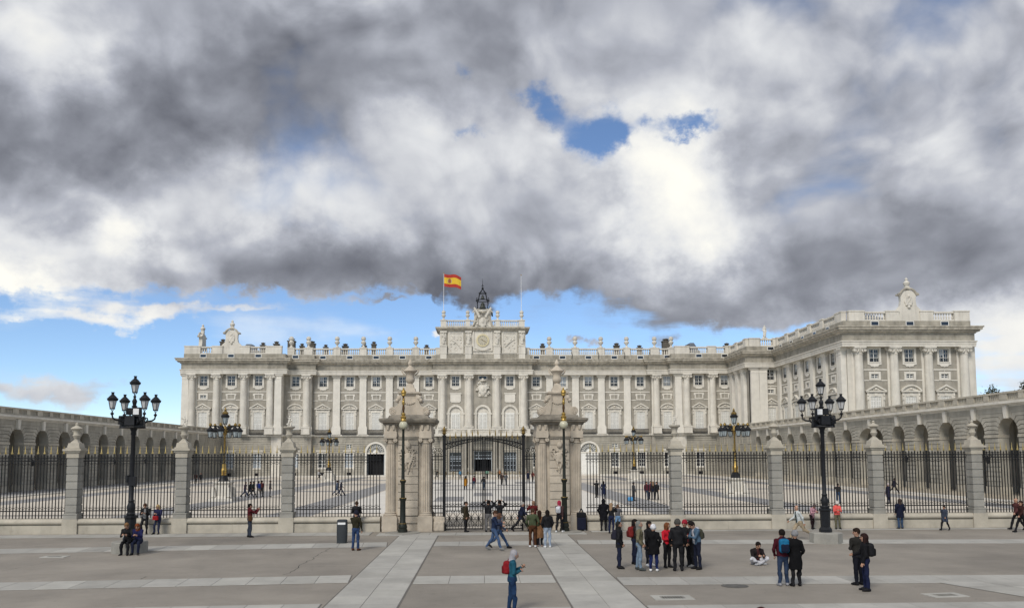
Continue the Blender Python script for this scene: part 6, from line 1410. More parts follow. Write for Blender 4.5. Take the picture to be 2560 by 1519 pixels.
def five_lamp(x, y, rot, label, flood_side):
    t = E('street_lamp', (x, y, 0), label, 'street lamp')
    b = MB(); b.lathe([(0.74, 0), (0.74, 0.46), (0.71, 0.50), (0.3, 0.50)], 8, 0, 0, 0, PI/8); O('stone_plinth', b.mesh('stone_plinth', GRAN), t)
    b = MB(); b.lathe([(0.29, 0.5), (0.29, 0.62), (0.255, 0.70), (0.215, 0.74), (0.235, 1.45), (0.27, 1.52), (0.27, 1.60)], 8, 0, 0, 0, PI/8); O('base', b.mesh('base', LAMPIRON), t)
    b = MB(); b.lathe([(0.17, 1.60), (0.19, 1.68), (0.145, 1.74), (0.165, 1.86), (0.18, 1.98), (0.13, 2.12), (0.115, 2.2), (0.14, 2.24), (0.098, 2.3), (0.098, 3.1), (0.092, 5.1), (0.12, 5.15), (0.10, 5.25), (0.16, 5.38), (0.19, 5.58), (0.11, 5.78), (0.08, 5.95), (0.075, 6.3), (0.13, 6.37), (0.07, 6.42), (0.09, 6.52), (0.11, 6.6), (0.06, 6.7), (0.045, 6.76), (0.07, 6.8), (0.035, 6.86)], 14); O('pole', b.mesh('pole', LAMPIRON, 45), t)
    for k in range(5):
        bi, bg = MB(), MB()
        if k == 4: lantern(bi, bg, 0, 0, 7.0, 0.78); nm = 'top_lantern'
        else:
            a = rot+k*PI/2; c_, s_ = math.cos(a), math.sin(a)
            am = MB(); am.tube([(c_*r, s_*r, z) for r, z in ((0.12, 5.55), (0.35, 5.58), (0.6, 5.72), (0.82, 5.76), (0.93, 5.84), (0.96, 5.96))], [0.05, 0.045, 0.04, 0.04, 0.038, 0.035], 8); am.lathe([(0.03, 5.94), (0.085, 6.02), (0.055, 6.06), (0.02, 6.1)], 8, c_*0.96, s_*0.96)
            am.tube([(c_*r, s_*r, z) for r, z in ((0.15, 5.80), (0.4, 5.92), (0.6, 5.86), (0.62, 5.72))], 0.03, 6); am.tube([(c_*(0.45+0.1*math.cos(q)), s_*(0.45+0.1*math.cos(q)), 5.76+0.1*math.sin(q)) for q in [i*PI/4 for i in range(8)]], 0.02, 5, True)
            O('arm', am.mesh('arm', LAMPIRON, 45), t)
            lantern(bi, bg, c_*0.96, s_*0.96, 6.25, 0.76); nm = 'lantern'
        l = O(nm, bi.mesh(nm, LAMPIRON), t); O('glass', bg.mesh('glass', LGLASS), l)
    b = MB(); b.lathe([(0.48, 5.40), (0.50, 5.44), (0.48, 5.48)], 16); O('flood_platform', b.mesh('flood_platform', LAMPIRON), t)
    fl = [(-0.40, -0.1, 5.76, 0.40, 0.38), (-0.48, 0.2, 5.55, 0.36, 0.28), (-0.05, -0.25, 5.74, 0.44, 0.42), (0.30, -0.1, 5.64, 0.40, 0.36), (-0.24, 0.15, 6.16, 0.28, 0.30), (0.18, -0.12, 6.12, 0.34, 0.40), (0.0, 0.35, 5.72, 0.48, 0.42)]
    for i, (fx, fy, fz, w, h) in enumerate(fl):
        fx *= flood_side; b = MB(); b.frus(fx, fy, fz-h/2, fz+h/2, w, 0.26, w*0.9, 0.22); b.box(fx-0.03, fx+0.03, fy-0.02, fy+0.02, min(5.44, fz-h/2), fz-h/2+0.02); f = O('floodlight', b.mesh('floodlight', LAMPIRON), t)
        if i == 5: b = MB(); b.box(fx-w*0.36, fx+w*0.36, fy-0.15, fy-0.13, fz-h*0.3, fz+h*0.35); O('lens', b.mesh('lens', METALW), f)
    b = MB(); b.box(-0.15, 0.15, -0.13, 0.13, 2.9, 3.3); b.box(-0.22, -0.12, -0.17, 0.05, 3.05, 3.35); b.box(0.12, 0.20, -0.15, 0.05, 2.85, 3.3); O('cable_box', b.mesh('cable_box', LAMPIRON), t) if flood_side > 0 else None
    return t
pl_ = gnd(332, 1376); pr_ = gnd(2063, 1352)
LAMPL = gnd(314, 1383); LAMPR = gnd(2074, 1358)
five_lamp(LAMPL.x, LAMPL.y+0.4, R(47), 'black five-lantern street lamp whose stone plinth has two people sitting on it', 1)
five_lamp(LAMPR.x, LAMPR.y+0.4, R(44), 'black five-lantern street lamp on an empty octagonal stone plinth', -1)
def gate_lamp(x, y, label):
    t = E('gate_lamp', (x, y, 0), label, 'street lamp')
    b = MB(); b.lathe([(0.95, 0.0), (0.95, 0.05), (0.02, 0.06)], 28); O('paving_disc', b.mesh('paving_disc', GRAN), t)
    b = MB(); b.lathe([(0.26, 0.05), (0.26, 0.2), (0.22, 0.24), (0.25, 0.34), (0.2, 0.5), (0.155, 0.62), (0.145, 1.7), (0.2, 1.85), (0.16, 1.9)], 12); O('base', b.mesh('base', GREENIRON, 40), t)
    b = MB()
    for z in (0.22, 0.5, 1.86, 2.82): b.lathe([(0.2 if z < 1 else 0.19 if z < 2 else 0.17, z), (0.215 if z < 1 else 0.2 if z < 2 else 0.18, z+0.02), (0.2 if z < 1 else 0.19 if z < 2 else 0.17, z+0.04)], 14)
    O('gilt_ring', b.mesh('gilt_ring', GILT), t)
    b = MB(); b.lathe([(0.11, 1.9), (0.105, 2.65), (0.18, 2.78), (0.11, 2.86), (0.088, 2.95), (0.080, 4.3), (0.095, 4.36), (0.075, 4.45), (0.065, 5.55), (0.085, 5.6)], 14); O('pole', b.mesh('pole', GREENIRON, 40), t)
    b = MB(); b.ball(0, 0, 5.82, 0.235, 22); O('globe', b.mesh('globe', GLOBE, 60), t)
    b = MB(); b.lathe([(0.12, 6.02), (0.17, 6.08), (0.13, 6.16), (0.17, 6.26), (0.09, 6.34), (0.12, 6.42), (0.06, 6.5)], 12); O('gilt_collar', b.mesh('gilt_collar', GOLD, 45), t)
    b = MB(); b.lathe([(0.06, 6.45), (0.05, 6.6), (0.075, 6.75), (0.06, 6.85), (0.05, 7.4)], 8); O('stem', b.mesh('stem', mat('bronze_stem', (0.10, 0.05, 0.02), 0.4, 0.2, 6, metal=0.6), 45), t)
    b = MB(); b.ball(0, -0.05, 7.05, 0.085, 10, 1.9); b.ball(0.03, -0.08, 7.22, 0.06, 8); O('gilt_figure', b.mesh('gilt_figure', GOLD, 60), t)
    b = MB(); b.lathe([(0.09, 7.4), (0.13, 7.46), (0.11, 7.52), (0.15, 7.6), (0.10, 7.72), (0.03, 7.8)], 10); b.ball(0, 0, 7.82, 0.05, 8)
    for i in range(6): b.ball(0.12*math.cos(i), 0.12*math.sin(i), 7.64, 0.035, 6)
    O('gilt_crown', b.mesh('gilt_crown', GOLD, 45), t)
gate_lamp(-4.33, 46.0, 'slim dark lamp post with globe and gilt crown before the gate pier near the bin')
gate_lamp(4.44, 46.05, 'slim dark lamp post with globe and gilt crown before the gate pier near the suitcase')
def court_lamp(x, y, label):
    t = E('courtyard_lamp', (x, y, 0), label, 'street lamp', 'ornate courtyard lamps')
    b = MB(); b.box(-1.15, 1.15, -1.15, 1.15, 0, 0.25); b.frus(0, 0, 0.25, 0.5, 1.9, 1.9, 1.5, 1.5); b.box(-0.62, 0.62, -0.62, 0.62, 0.5, 1.55); b.frus(0, 0, 1.55, 1.72, 1.3, 1.3, 1.6, 1.6); b.box(-0.8, 0.8, -0.8, 0.8, 1.72, 1.85)
    for q in (-1, 1):
        for r_ in (-1, 1): b.frus(q*0.72, r_*0.72, 0.4, 1.3, 0.5, 0.5, 0.22, 0.22)
    O('pedestal', b.mesh('pedestal', WHITE), t)
    b = MB(); b.lathe([(0.52, 1.85), (0.40, 2.1), (0.33, 2.4)], 8, ph=PI/8); O('skirt', b.mesh('skirt', LAMPIRON), t)
    b = MB(); b.lathe([(0.28, 2.4), (0.34, 2.48), (0.2, 2.6), (0.3, 2.75), (0.3, 2.95), (0.18, 3.15), (0.2, 3.4), (0.1, 3.6), (0.11, 4.2)], 12); O('gilt_vase', b.mesh('gilt_vase', GOLD, 45), t)
    b = MB(); b.tube([(0.1*math.cos(i*0.9), 0.1*math.sin(i*0.9), 3.3+i*0.06) for i in range(24)], 0.05, 5); O('twist', b.mesh('twist', LAMPIRON, 60), t)
    b = MB(); b.lathe([(0.1, 4.2), (0.09, 6.2), (0.2, 6.4), (0.32, 6.65), (0.2, 6.9), (0.12, 7.1)], 10); O('pole', b.mesh('pole', GILT, 45), t)
    for k in range(6):
        a = PI/6+k*PI/3; c_, s_ = math.cos(a), math.sin(a); am = MB()
        am.tube([(c_*r, s_*r, z) for r, z in ((0.15, 6.75), (0.5, 6.95), (0.9, 7.12), (1.3, 7.1), (1.35, 7.0))], 0.06, 6); am.tube([(c_*r, s_*r, z) for r, z in ((0.2, 6.5), (0.5, 6.6), (0.75, 6.85), (0.9, 7.1))], 0.05, 5); O('arm', am.mesh('arm', LAMPIRON, 45), t)
        bi, bg = MB(), MB(); lantern(bi, bg, c_*1.35, s_*1.35, 6.05, 1.2, 6, True); l = O('lantern', bi.mesh('lantern', LAMPIRON), t); O('glass', bg.mesh('glass', LGLASS2), l)
        b = MB(); b.lathe([(0.10, 7.08), (0.16, 7.18), (0.12, 7.3), (0.04, 7.38)], 8, c_*1.35, s_*1.35); O('gilt_crown', b.mesh('gilt_crown', GILT, 40), l)
    bi, bg = MB(), MB(); lantern(bi, bg, 0, 0, 7.35, 1.35); l = O('top_lantern', bi.mesh('top_lantern', LAMPIRON), t); O('glass', bg.mesh('glass', LGLASS2), l)
    b = MB(); b.lathe([(0.26, 8.22), (0.32, 8.34), (0.2, 8.48), (0.08, 8.6), (0.12, 8.68), (0.02, 8.9)], 10); O('gilt_crown', b.mesh('gilt_crown', GILT, 40), l)
for x, y, w_ in ((-24.7, 81.5, 'with a visitor perched at its pedestal'), (-25.7, 142, 'beside the visitor in the white top'), (25.5, 84.5, 'standing before the arcade with the wider arch'), (24.4, 135.5, 'farther back than the huddle of four')): court_lamp(x, y, 'ornate gilt courtyard lamp with hanging lanterns '+w_)

# ------------------------------------------------------------------ litter bin, suitcase, trees
bp_ = gnd(855, 1357)
t = E('litter_bin', (bp_.x, bp_.y, 0), 'dark grey curved litter bin standing on the plaza before the fence', 'litter bin')
BIN = mat('bin_grey', (0.035, 0.04, 0.045), 0.55, 0.1, 3); ev = lambda w, d: [(w*math.copysign(abs(math.cos(a))**0.6, math.cos(a)), d*math.copysign(abs(math.sin(a))**0.6, math.sin(a))) for a in [i*PI/10 for i in range(20)]]
b = MB(); lv = [(0.235, 0.02), (0.245, 0.2), (0.255, 0.6), (0.25, 0.95), (0.24, 1.10), (0.20, 1.13)]; vs = []
for w, z in lv: vs += [(x, y, z) for x, y in ev(w, w*0.8)]
b.add(vs, [(j*20+i, j*20+(i+1) % 20, (j+1)*20+(i+1) % 20, (j+1)*20+i) for j in range(len(lv)-1) for i in range(20)]+[tuple(range(19, -1, -1)), tuple(range(100, 120))]); O('body', b.mesh('body', BIN, 40), t)
b = MB(); b.box(-0.18, 0.18, -0.212, -0.185, 0.90, 1.0); O('slot', b.mesh('slot', METALW), t)
b = MB(); b.box(-0.235, 0.235, -0.19, 0.19, 0.0, 0.03); O('foot', b.mesh('foot', DARK), t)
sc_ = gnd(1453, 1325)
t = E('suitcase', (sc_.x, sc_.y-0.15, 0), 'large navy suitcase with extended handle by the fluted gate pier', 'suitcase')
s = SDF(0.02); s.rbox((0, 0, 0.40), (0.20, 0.09, 0.30), 0.05); O('shell', s.mesh('shell', [cloth((0.012, 0.014, 0.03), 0.5)], 0.02), t)
b = MB()
for q in (-1, 1): b.tube([(q*0.13, 0.12, 0.7), (q*0.12, 0.12, 1.12)], 0.012, 6); b.ball(q*0.18, -0.05, 0.04, 0.04, 8); b.ball(q*0.18, 0.08, 0.04, 0.04, 8)
b.tube([(-0.13, 0.12, 1.12), (0.13, 0.12, 1.12)], 0.018, 6); O('handle', b.mesh('handle', METALW), t)
s = SDF(0.03); s.rbox((0, 0, 0.0), (0.2, 0.09, 0.08), 0.06); s.cone((-0.12, 0, 0.1), (-0.02, 0, 0.34), 0.03, 0.03); s.cone((0.12, 0, 0.1), (0.02, 0, 0.34), 0.03, 0.03)
tag(O('travel_bag', s.mesh('travel_bag', [cloth(BLACK, 0.6)], 0.02), None, (sc_.x, sc_.y-0.15, 0.86)), 'black travel bag resting on top of the navy suitcase', 'bag')
LEAF = [mat('leaf_%d' % i, c, 0.7, 0.2, 2) for i, c in enumerate(((0.05, 0.06, 0.022), (0.075, 0.07, 0.03), (0.035, 0.045, 0.02)))]
BARK = mat('bark', (0.07, 0.055, 0.04), 0.9, 0.2, 4, 0.5, 20)
def tree(x, y, h, rad, label, seed):
    r = np.random.RandomState(seed); t = E('tree', (x, y, 0), label, 'tree'); b = MB(); b.tube([(0, 0, 0), (0.1, 0, h*0.3), (0, 0.1, h*0.6), (0.1, 0, h*0.95)], [0.32, 0.24, 0.15, 0.04], 9); tips = []
    for i in range(22):
        a = r.uniform(0, 6.28); z0 = h*r.uniform(0.45, 0.85); L = rad*r.uniform(0.5, 1.0)*(1.1-abs(z0/h-0.6)); e = Vector((math.cos(a)*L, math.sin(a)*L, z0+L*r.uniform(0.3, 0.9))); b.tube([(0, 0, z0), tuple(Vector((0, 0, z0)).lerp(e, 0.5)+Vector((0, 0, 0.15))), tuple(e)], [0.09, 0.06, 0.02], 5); tips += [e, Vector((0, 0, z0)).lerp(e, 0.65)]
    O('trunk', b.mesh('trunk', BARK, 50), t); tips.append(Vector((0.1, 0, h)))
    vs, fs, mi = [], [], []
    for tp in tips:
        for k in range(260):
            c = np.array(tp)+r.normal(0, 0.42, 3); n = nrmz(r.normal(0, 1, 3)); u = nrmz(np.cross(n, r.normal(0, 1, 3))); w = np.cross(n, u); q = r.uniform(0.11, 0.2); o_ = len(vs)
            vs += [tuple(c-u*q), tuple(c+w*q*0.5), tuple(c+u*q), tuple(c-w*q*0.5)]; fs.append((o_, o_+1, o_+2, o_+3)); mi.append(r.randint(3))
    me = bpy.data.meshes.new('crown'); me.from_pydata(vs, [], fs); [me.materials.append(m) for m in LEAF]; me.polygons.foreach_set('material_index', mi); me.update(); O('crown', me, t)
tree(68.2, 110.0, 12.3, 2.2, 'small tree whose crown just clears the arcade parapet', 1)
tree(72.3, 106.0, 14.6, 3.2, 'larger dark tree rising behind the arcade parapet at its near end', 2)
# rope barrier in front of the palace doors
t = E('rope_barrier', (0, 172.5, 0), 'low gilt post and chain barrier before the palace doors', 'barrier'); pm = MB(); pm.lathe([(0.16, 0.0), (0.16, 0.05), (0.04, 0.08), (0.04, 0.9), (0.08, 0.95), (0.02, 1.05)], 8); pm = pm.mesh('post', GILT); b = MB()
for i in range(13):
    x = -9+1.5*i; O('post', pm, t, (x, 0, 0.0))
    if i < 12: b.tube([(x+1.5*k/6, 0, 0.88-0.35*math.sin(PI*k/6)) for k in range(7)], 0.035, 4)
O('chain', b.mesh('chain', GILT), t)

# ------------------------------------------------------------------ people on the plaza (feet placed by their pixel on the ground)
WALK = dict(legs=((24, 6, 2), (-18, 16, 2)), arms=((-18, 8, 15, 5), (22, 8, 25, 5)))
WALK2 = dict(legs=((32, 4, 2), (-26, 26, 2)), arms=((24, 10, 30, 5), (-28, 10, 14, 5)), lean=6)
POCKET = dict(arms=((-6, 18, 40, 22), (-6, 18, 40, 22)))
PHONEP = dict(arms=((22, 6, 85, 28), (28, 6, 78, 30)), nod=22)
PHOTO = dict(arms=((62, 10, 72, 22), (62, 10, 72, 22)), nod=-4)
RAISE = dict(arms=((122, 36, 62, 55), (122, 36, 62, 55)), nod=-8)
FOLD = dict(arms=((12, 8, 75, 48), (12, 8, 78, 52)))
def mix(*ds, **kw):
    o = {}
    for d in ds: o.update(d)
    o.update(kw); return o
GREY = (0.28, 0.28, 0.29); TAN = (0.30, 0.22, 0.14); MAROON = (0.085, 0.012, 0.016); RED_ = (0.50, 0.015, 0.03); OLIVE = (0.045, 0.045, 0.025); DHAIR = (0.012, 0.009, 0.008)
# foreground figure with phone
o, sp = person(1281, 1528, 92, 1.64, 'person in grey hood and teal sweater reading a phone', mix(PHONEP, fem=True, top=(0.018, 0.09, 0.135), bottom=(0.014, 0.035, 0.085), hair='hood', hairc=(0.32, 0.31, 0.33), nod=22, turn=6, hem=-0.08, arms=((8, 5, 92, 40), (14, 5, 108, 22)), legs=((7, 6, 1), (-5, 3, 1)), h=0.012))
backpack(o, sp, (0.22, 0.012, 0.016), 'red backpack on the person in the grey hood', 1.0); phone(o, sp, 1, 'phone held by the person in the grey hood', 0.9)
# couple crossing
o, sp = person(1236, 1375, 80, 1.76, 'person in navy jacket and blue jeans striding past the gate', mix(WALK, top=(0.016, 0.026, 0.06), bottom=(0.06, 0.10, 0.19), shoes=(0.2, 0.2, 0.2), hairc=BROWN, arms=((35, 8, 70, 20), (20, 8, 60, 20)), nod=10))
o, sp = person(1249, 1371, 84, 1.66, 'person in blue-grey jacket and jeans walking close beside the navy jacket', mix(WALK2, lean=0, fem=True, top=(0.05, 0.06, 0.09), bottom=(0.045, 0.08, 0.16), hair='bob', hairc=(0.10, 0.05, 0.03), top2=(0.30, 0.18, 0.15)), off=(0.0, 0.3))
# three friends
o, sp = person(1332, 1367, 172, 1.76, 'person in green jacket and brown trousers beside the camel coat', mix(POCKET, top=(0.06, 0.075, 0.04), bottom=(0.075, 0.032, 0.015), shoes=WHT, hairc=BROWN, nod=14, turn=-20))
o, sp = person(1349, 1366, 184, 1.66, 'person in long camel coat standing between two friends', mix(POCKET, fem=True, top=(0.21, 0.11, 0.055), bottom=BLACK, shoes=(0.25, 0.17, 0.14), hem=-0.52, hair='long', hairc=(0.025, 0.012, 0.008)))
o, sp = person(1369, 1368, 186, 1.70, 'person in puffy black jacket and pale washed jeans', mix(POCKET, fem=True, top=BLACK, bottom=(0.30, 0.36, 0.45), shoes=WHT, hair='long', hairc=DHAIR, bulk=1.22, hem=-0.02))
s = SDF(0.02); s.rbox((0, 0, 0.30), (0.10, 0.05, 0.22), 0.06); p = gnd(1341, 1362); tag(O('shoulder_bag', s.mesh('shoulder_bag', [cloth((0.14, 0.10, 0.115))], 0.02), None, (p.x, p.y, 0.0)), 'grey mauve bag standing on the slabs beside the camel coat', 'bag')
# by the right gate pier
o, sp = person(1399, 1331, 150, 1.72, 'person in red head scarf with white backpack beside the lamp post', mix(WALK, top=(0.055, 0.03, 0.03), bottom=BLACK, shoes=WHT, hair='hood', hairc=(0.33, 0.03, 0.06), legs=((12, 4, 3), (-8, 8, 3))))
backpack(o, sp, (0.62, 0.63, 0.66), 'white backpack worn beside the lamp post', 1.0)
# at the gate
o, sp = person(1165, 1325, 70, 1.66, 'person in olive coat with backpack before the gate leaf', mix(fem=True, top=(0.045, 0.035, 0.02), bottom=BLACK, hair='bun', hem=-0.22)); backpack(o, sp, (0.035, 0.032, 0.022), 'olive backpack of the person before the gate leaf')
o, sp = person(1221, 1325, 180, 1.74, 'person in black jacket and grey trousers holding a camera up to the gate', mix(RAISE, top=BLACK, bottom=(0.14, 0.135, 0.135), hairc=DHAIR, trouser=1.1))
o, sp = person(1249, 1325, 178, 1.74, 'person in black jacket and jeans holding a camera up to the gate', mix(RAISE, top=BLACK, bottom=(0.12, 0.14, 0.17), hairc=DHAIR))
o, sp = person(1303, 1325, 100, 1.72, 'grey-haired person in navy coat striding past the gate post', mix(WALK2, top=NAVY, bottom=BLACK, hairc=(0.30, 0.29, 0.27), lean=8, hem=-0.18))
o, sp = person(1334, 1327, 195, 1.68, 'person in dark red jacket standing against the gate pier', mix(PHOTO, top=(0.10, 0.014, 0.014), bottom=BLACK, hairc=(0.24, 0.15, 0.10), arms=((50, 18, 105, 20), (50, 18, 105, 20))))
# near the bin
o, sp = person(889, 1375, 160, 1.75, 'person in dark olive jacket and blue jeans next to the litter bin', mix(top=(0.026, 0.023, 0.013), bottom=(0.03, 0.055, 0.13), shoes=(0.075, 0.03, 0.014), hair='beanie', hairc=(0.015, 0.016, 0.028), turn=35, arms=((0, 14, 18, 10), (40, 8, 95, 25)), nod=8))
o, sp = person(891, 1326, 180, 1.72, 'person in black coat leaning at the fence bars behind the litter bin', mix(FOLD, top=BLACK, bottom=NAVY, hairc=(0.05, 0.03, 0.02)))
# photographer in maroon
o, sp = person(624, 1342, 118, 1.74, 'person in maroon sweater photographing through the fence', mix(PHOTO, top=MAROON, bottom=(0.05, 0.06, 0.08), hairc=DHAIR, hooddown=1)); phone(o, sp, 0, 'phone raised by the person in the maroon sweater', 0.0)
bag(o, sp, (-0.24, 0.05, 0.98), (0.10, 0.045, 0.02), 'brown leather bag slung on the person in maroon', 0.19, 0.14, 0.06, (0.20, -0.05, 0.45))
# two leaning on the bench wall near the lamp
SITW = dict(legs=((42, 48, 5), (38, 40, 5)))
o, sp = person(361, 1331, 4, 1.74, 'person in black jacket and grey scarf leaning on the bench wall', mix(PHONEP, legs=((30, 30, 6), (26, 28, 6)), top=BLACK, bottom=BLACK, scarf=(0.2, 0.2, 0.2), hairc=BROWN, nod=26, hooddown=6, top2=(0.2, 0.2, 0.2)), off=(0, 0.05))
o, sp = person(394, 1331, -8, 1.66, 'fair-haired person in navy coat with red bag leaning on the bench wall', mix(PHONEP, legs=((28, 26, 4), (24, 24, 4)), fem=True, top=(0.02, 0.022, 0.06), bottom=(0.025, 0.03, 0.06), hair='bob', hairc=(0.42, 0.30, 0.15), nod=26), off=(0, 0.05))
bag(o, sp, (-0.02, -0.30, 0.98-0.02), (0.36, 0.015, 0.02), 'bright red handbag on the lap of the fair-haired person', 0.15, 0.11, 0.05)
p = gnd(376, 1331); s = SDF(0.03); s.rbox((0, 0, 0.20), (0.10, 0.06, 0.12), 0.08); s.torus((0, 0, 0.42), (0, 1, 0), 0.04, 0.012); tag(O('backpack', s.mesh('backpack', [cloth(BLACK)], 0.02, cutz=0.0), None, (p.x, p.y+0.1, 0)), 'black backpack set on the ground against the bench wall', 'backpack')
# two sitting on the lamp plinth
for px, c, hc, fem, lab in ((306, BLACK, (0.20, 0.11, 0.05), False, 'person in black jacket sitting on the lamp plinth'), (332, (0.018, 0.020, 0.075), (0.20, 0.055, 0.02), True, 'red-haired person in blue coat sitting on the lamp plinth')):
    q = gnd(px, 1388); o, sp = person(px, 1388, 2, 1.66 if fem else 1.74, lab, mix(PHONEP, legs=((72, 78, 6), (76, 72, 6)), top=c, bottom=NAVY if fem else BLACK, hairc=hc, fem=fem, hair='long' if fem else 'short', nod=24, sit='bench', lean=16))
    # pelvis rests on the plinth top (0.50 m)
    k = o['k']; o.location.z = 0.50-(sp['_dz']+0.94-0.125)*k; o.location.y = LAMPL.y+0.4-0.60
    if o.location.z < 0: pass
# the standing group
def G(px, py, face, h, lab, **kw): return person(px, py, face, h, lab, kw)
o, sp = G(1549, 1420, 80, 1.72, 'person in black hooded coat with dark backpack at the edge of the group', **mix(POCKET, top=BLACK, bottom=NAVY, hair='hood', hairc=(0.018, 0.018, 0.017), hem=-0.18, bulk=1.05)); backpack(o, sp, (0.02, 0.02, 0.032), 'dark blue backpack at the edge of the group')
o, sp = G(1588, 1410, 95, 1.72, 'person in black with long dark hair and red backpack', **mix(POCKET, fem=True, top=(0.02, 0.015, 0.015), bottom=NAVY, hair='long', hairc=DHAIR)); backpack(o, sp, (0.17, 0.02, 0.018), 'large dark red backpack within the standing group', 1.12)
o, sp = G(1600, 1425, 75, 1.76, 'person in grey hood, tan and olive jacket and light jeans', **mix(POCKET, top=(0.15, 0.135, 0.085), bottom=(0.17, 0.23, 0.30), shoes=(0.06, 0.07, 0.07), hair='hood', hairc=(0.17, 0.175, 0.16), hem=-0.12, legs=((4, 3, 3), (-6, 4, 3))))
o, sp = G(1624, 1414, 30, 1.68, 'dark-haired person in black coat behind the white beret', **mix(FOLD, fem=True, top=BLACK, bottom=(0.02, 0.022, 0.03), shoes=WHT, hair='bob', hairc=DHAIR, hem=-0.3))
o, sp = G(1635, 1427, 165, 1.66, 'person in black coat with white beret and white shoes', **mix(POCKET, fem=True, top=(0.006, 0.006, 0.007), bottom=(0.01, 0.018, 0.075), shoes=WHT, hair='beanie', hairc=(0.62, 0.62, 0.64), hem=-0.3, bulk=1.12))
o, sp = G(1669, 1418, 25, 1.66, 'person in bright red jacket with coppery hair', **mix(FOLD, fem=True, top=RED_, bottom=BLACK, hair='bob', hairc=(0.16, 0.06, 0.025), turn=40, hem=-0.02))
bag(o, sp, (0.14, -0.17, 0.92), (0.03, 0.025, 0.022), 'small dark shoulder bag on the red jacket', 0.14, 0.11, 0.05, (-0.15, 0.05, 0.45))
o, sp = G(1696, 1426, 170, 1.84, 'tall person in black padded jacket and grey cap seen from behind', **mix(POCKET, top=BLACK, bottom=BLACK, hair='beanie', hairc=(0.07, 0.068, 0.06), bulk=1.15, hooddown=1)); 
o, sp = G(1714, 1415, -40, 1.72, 'person in red cap half hidden behind the tall black jacket', **mix(FOLD, top=(0.014, 0.013, 0.014), bottom=BLACK, hair='beanie', hairc=(0.30, 0.02, 0.035)))
o, sp = G(1744, 1422, -75, 1.78, 'person in blue denim jacket with backpack looking down', **mix(PHONEP, top=(0.07, 0.12, 0.18), bottom=(0.012, 0.015, 0.03), hairc=DHAIR, nod=34, lean=8, hooddown=6, top2=(0.42, 0.42, 0.45))); backpack(o, sp, (0.055, 0.055, 0.04), 'olive black backpack on the denim jacket')
o, sp = G(1729, 1416, -100, 1.70, 'person in dark clothes with red checked scarf beside the denim jacket', **mix(POCKET, fem=True, top=BLACK, bottom=BLACK, shoes=(0.2, 0.2, 0.2), hair='short', hairc=DHAIR, top2=(0.28, 0.05, 0.06)))
# by the fence beyond them
o, sp = person(1508, 1319, 176, 1.78, 'person in long black coat facing the fence', mix(POCKET, top=(0.008, 0.008, 0.011), bottom=BLACK, hair='hood', hairc=(0.008, 0.008, 0.01), hem=-0.35, bulk=1.1), off=(0, -0.2))
o, sp = person(1529, 1332, 150, 1.62, 'fair-haired person in black jacket holding a phone at the fence', mix(PHOTO, fem=True, top=BLACK, bottom=(0.015, 0.02, 0.05), hair='long', hairc=(0.30, 0.20, 0.12)))
o, sp = person(1545, 1324, 170, 1.45, 'child in grey jacket and light blue trousers at the fence', mix(PHOTO, top=(0.10, 0.10, 0.11), bottom=(0.16, 0.28, 0.45), hairc=(0.14, 0.08, 0.05)))
# walkers near the lamp with empty plinth
o, sp = person(1999, 1348, -88, 1.80, 'person in white jacket and tan trousers striding along the fence', mix(WALK2, top=(0.52, 0.55, 0.55), bottom=(0.36, 0.29, 0.20), shoes=BLACK, hair='bald', hairc=(0.30, 0.28, 0.26), top2=(0.03, 0.05, 0.05), trouser=1.12, legs=((30, 2, 2), (-30, 32, 2)), lean=8))
o, sp = person(2030, 1318, 20, 1.45, 'child in pink and white jacket leaning on the bench wall', mix(PHONEP, legs=((14, 4, 8), (-6, 10, 10)), fem=True, top=(0.48, 0.26, 0.30), bottom=(0.018, 0.010, 0.012), hair='beanie', hairc=(0.08, 0.06, 0.06), nod=30, lean=16), off=(0, -0.05))
o, sp = person(2093, 1318, -6, 1.56, 'girl in coral jacket and white pom hat against the bench wall', mix(PHONEP, fem=True, top=(0.80, 0.13, 0.11), bottom=(0.13, 0.12, 0.075), hair='beanie', hairc=(0.62, 0.58, 0.54), pom=True, nod=20, bulk=1.12, legs=((10, 4, 4), (6, 6, 5))), off=(0, -0.05))
o, sp = person(1890, 1409, 8, 1.76, 'person in dark sweater and white trousers sitting cross-legged on the plaza', mix(PHONEP, sit='cross', top=(0.018, 0.014, 0.015), bottom=(0.52, 0.52, 0.55), shoes=(0.35, 0.35, 0.36), hairc=DHAIR, nod=24, top2=(0.06, 0.02, 0.022), lean=14))
o, sp = person(1959, 1463, 178, 1.78, 'person in maroon hoodie and blue jeans seen from behind', mix(POCKET, top=(0.055, 0.008, 0.014), bottom=(0.028, 0.045, 0.085), shoes=(0.28, 0.28, 0.30), hairc=DHAIR, hooddown=1, bulk=1.12)); backpack(o, sp, (0.012, 0.13, 0.26), 'shiny blue backpack on the maroon hoodie', 1.15, (0.008, 0.012, 0.03))
o, sp = person(1991, 1464, 182, 1.74, 'person in black coat and grey beanie beside the maroon hoodie', mix(POCKET, fem=True, top=(0.006, 0.006, 0.007), bottom=BLACK, hair='beanie', hairc=(0.22, 0.22, 0.23), hem=-0.42, bulk=1.08))
o, sp = person(2147, 1461, 200, 1.80, 'person in dark grey jacket with one arm folded looking aside', mix(FOLD, top=(0.024, 0.023, 0.021), bottom=(0.010, 0.011, 0.017), hairc=(0.022, 0.014, 0.01), turn=50, hem=-0.10))
o, sp = person(2166, 1476, -105, 1.74, 'person in black jacket and navy jeans with curly hair and black backpack', mix(fem=True, top=(0.010, 0.010, 0.012), bottom=(0.012, 0.016, 0.045), hair='bob', hairc=(0.025, 0.012, 0.011), arms=((20, 8, 60, 20), (5, 10, 15, 5)))); backpack(o, sp, (0.012, 0.012, 0.014), 'black backpack on the curly-haired person', 1.1)
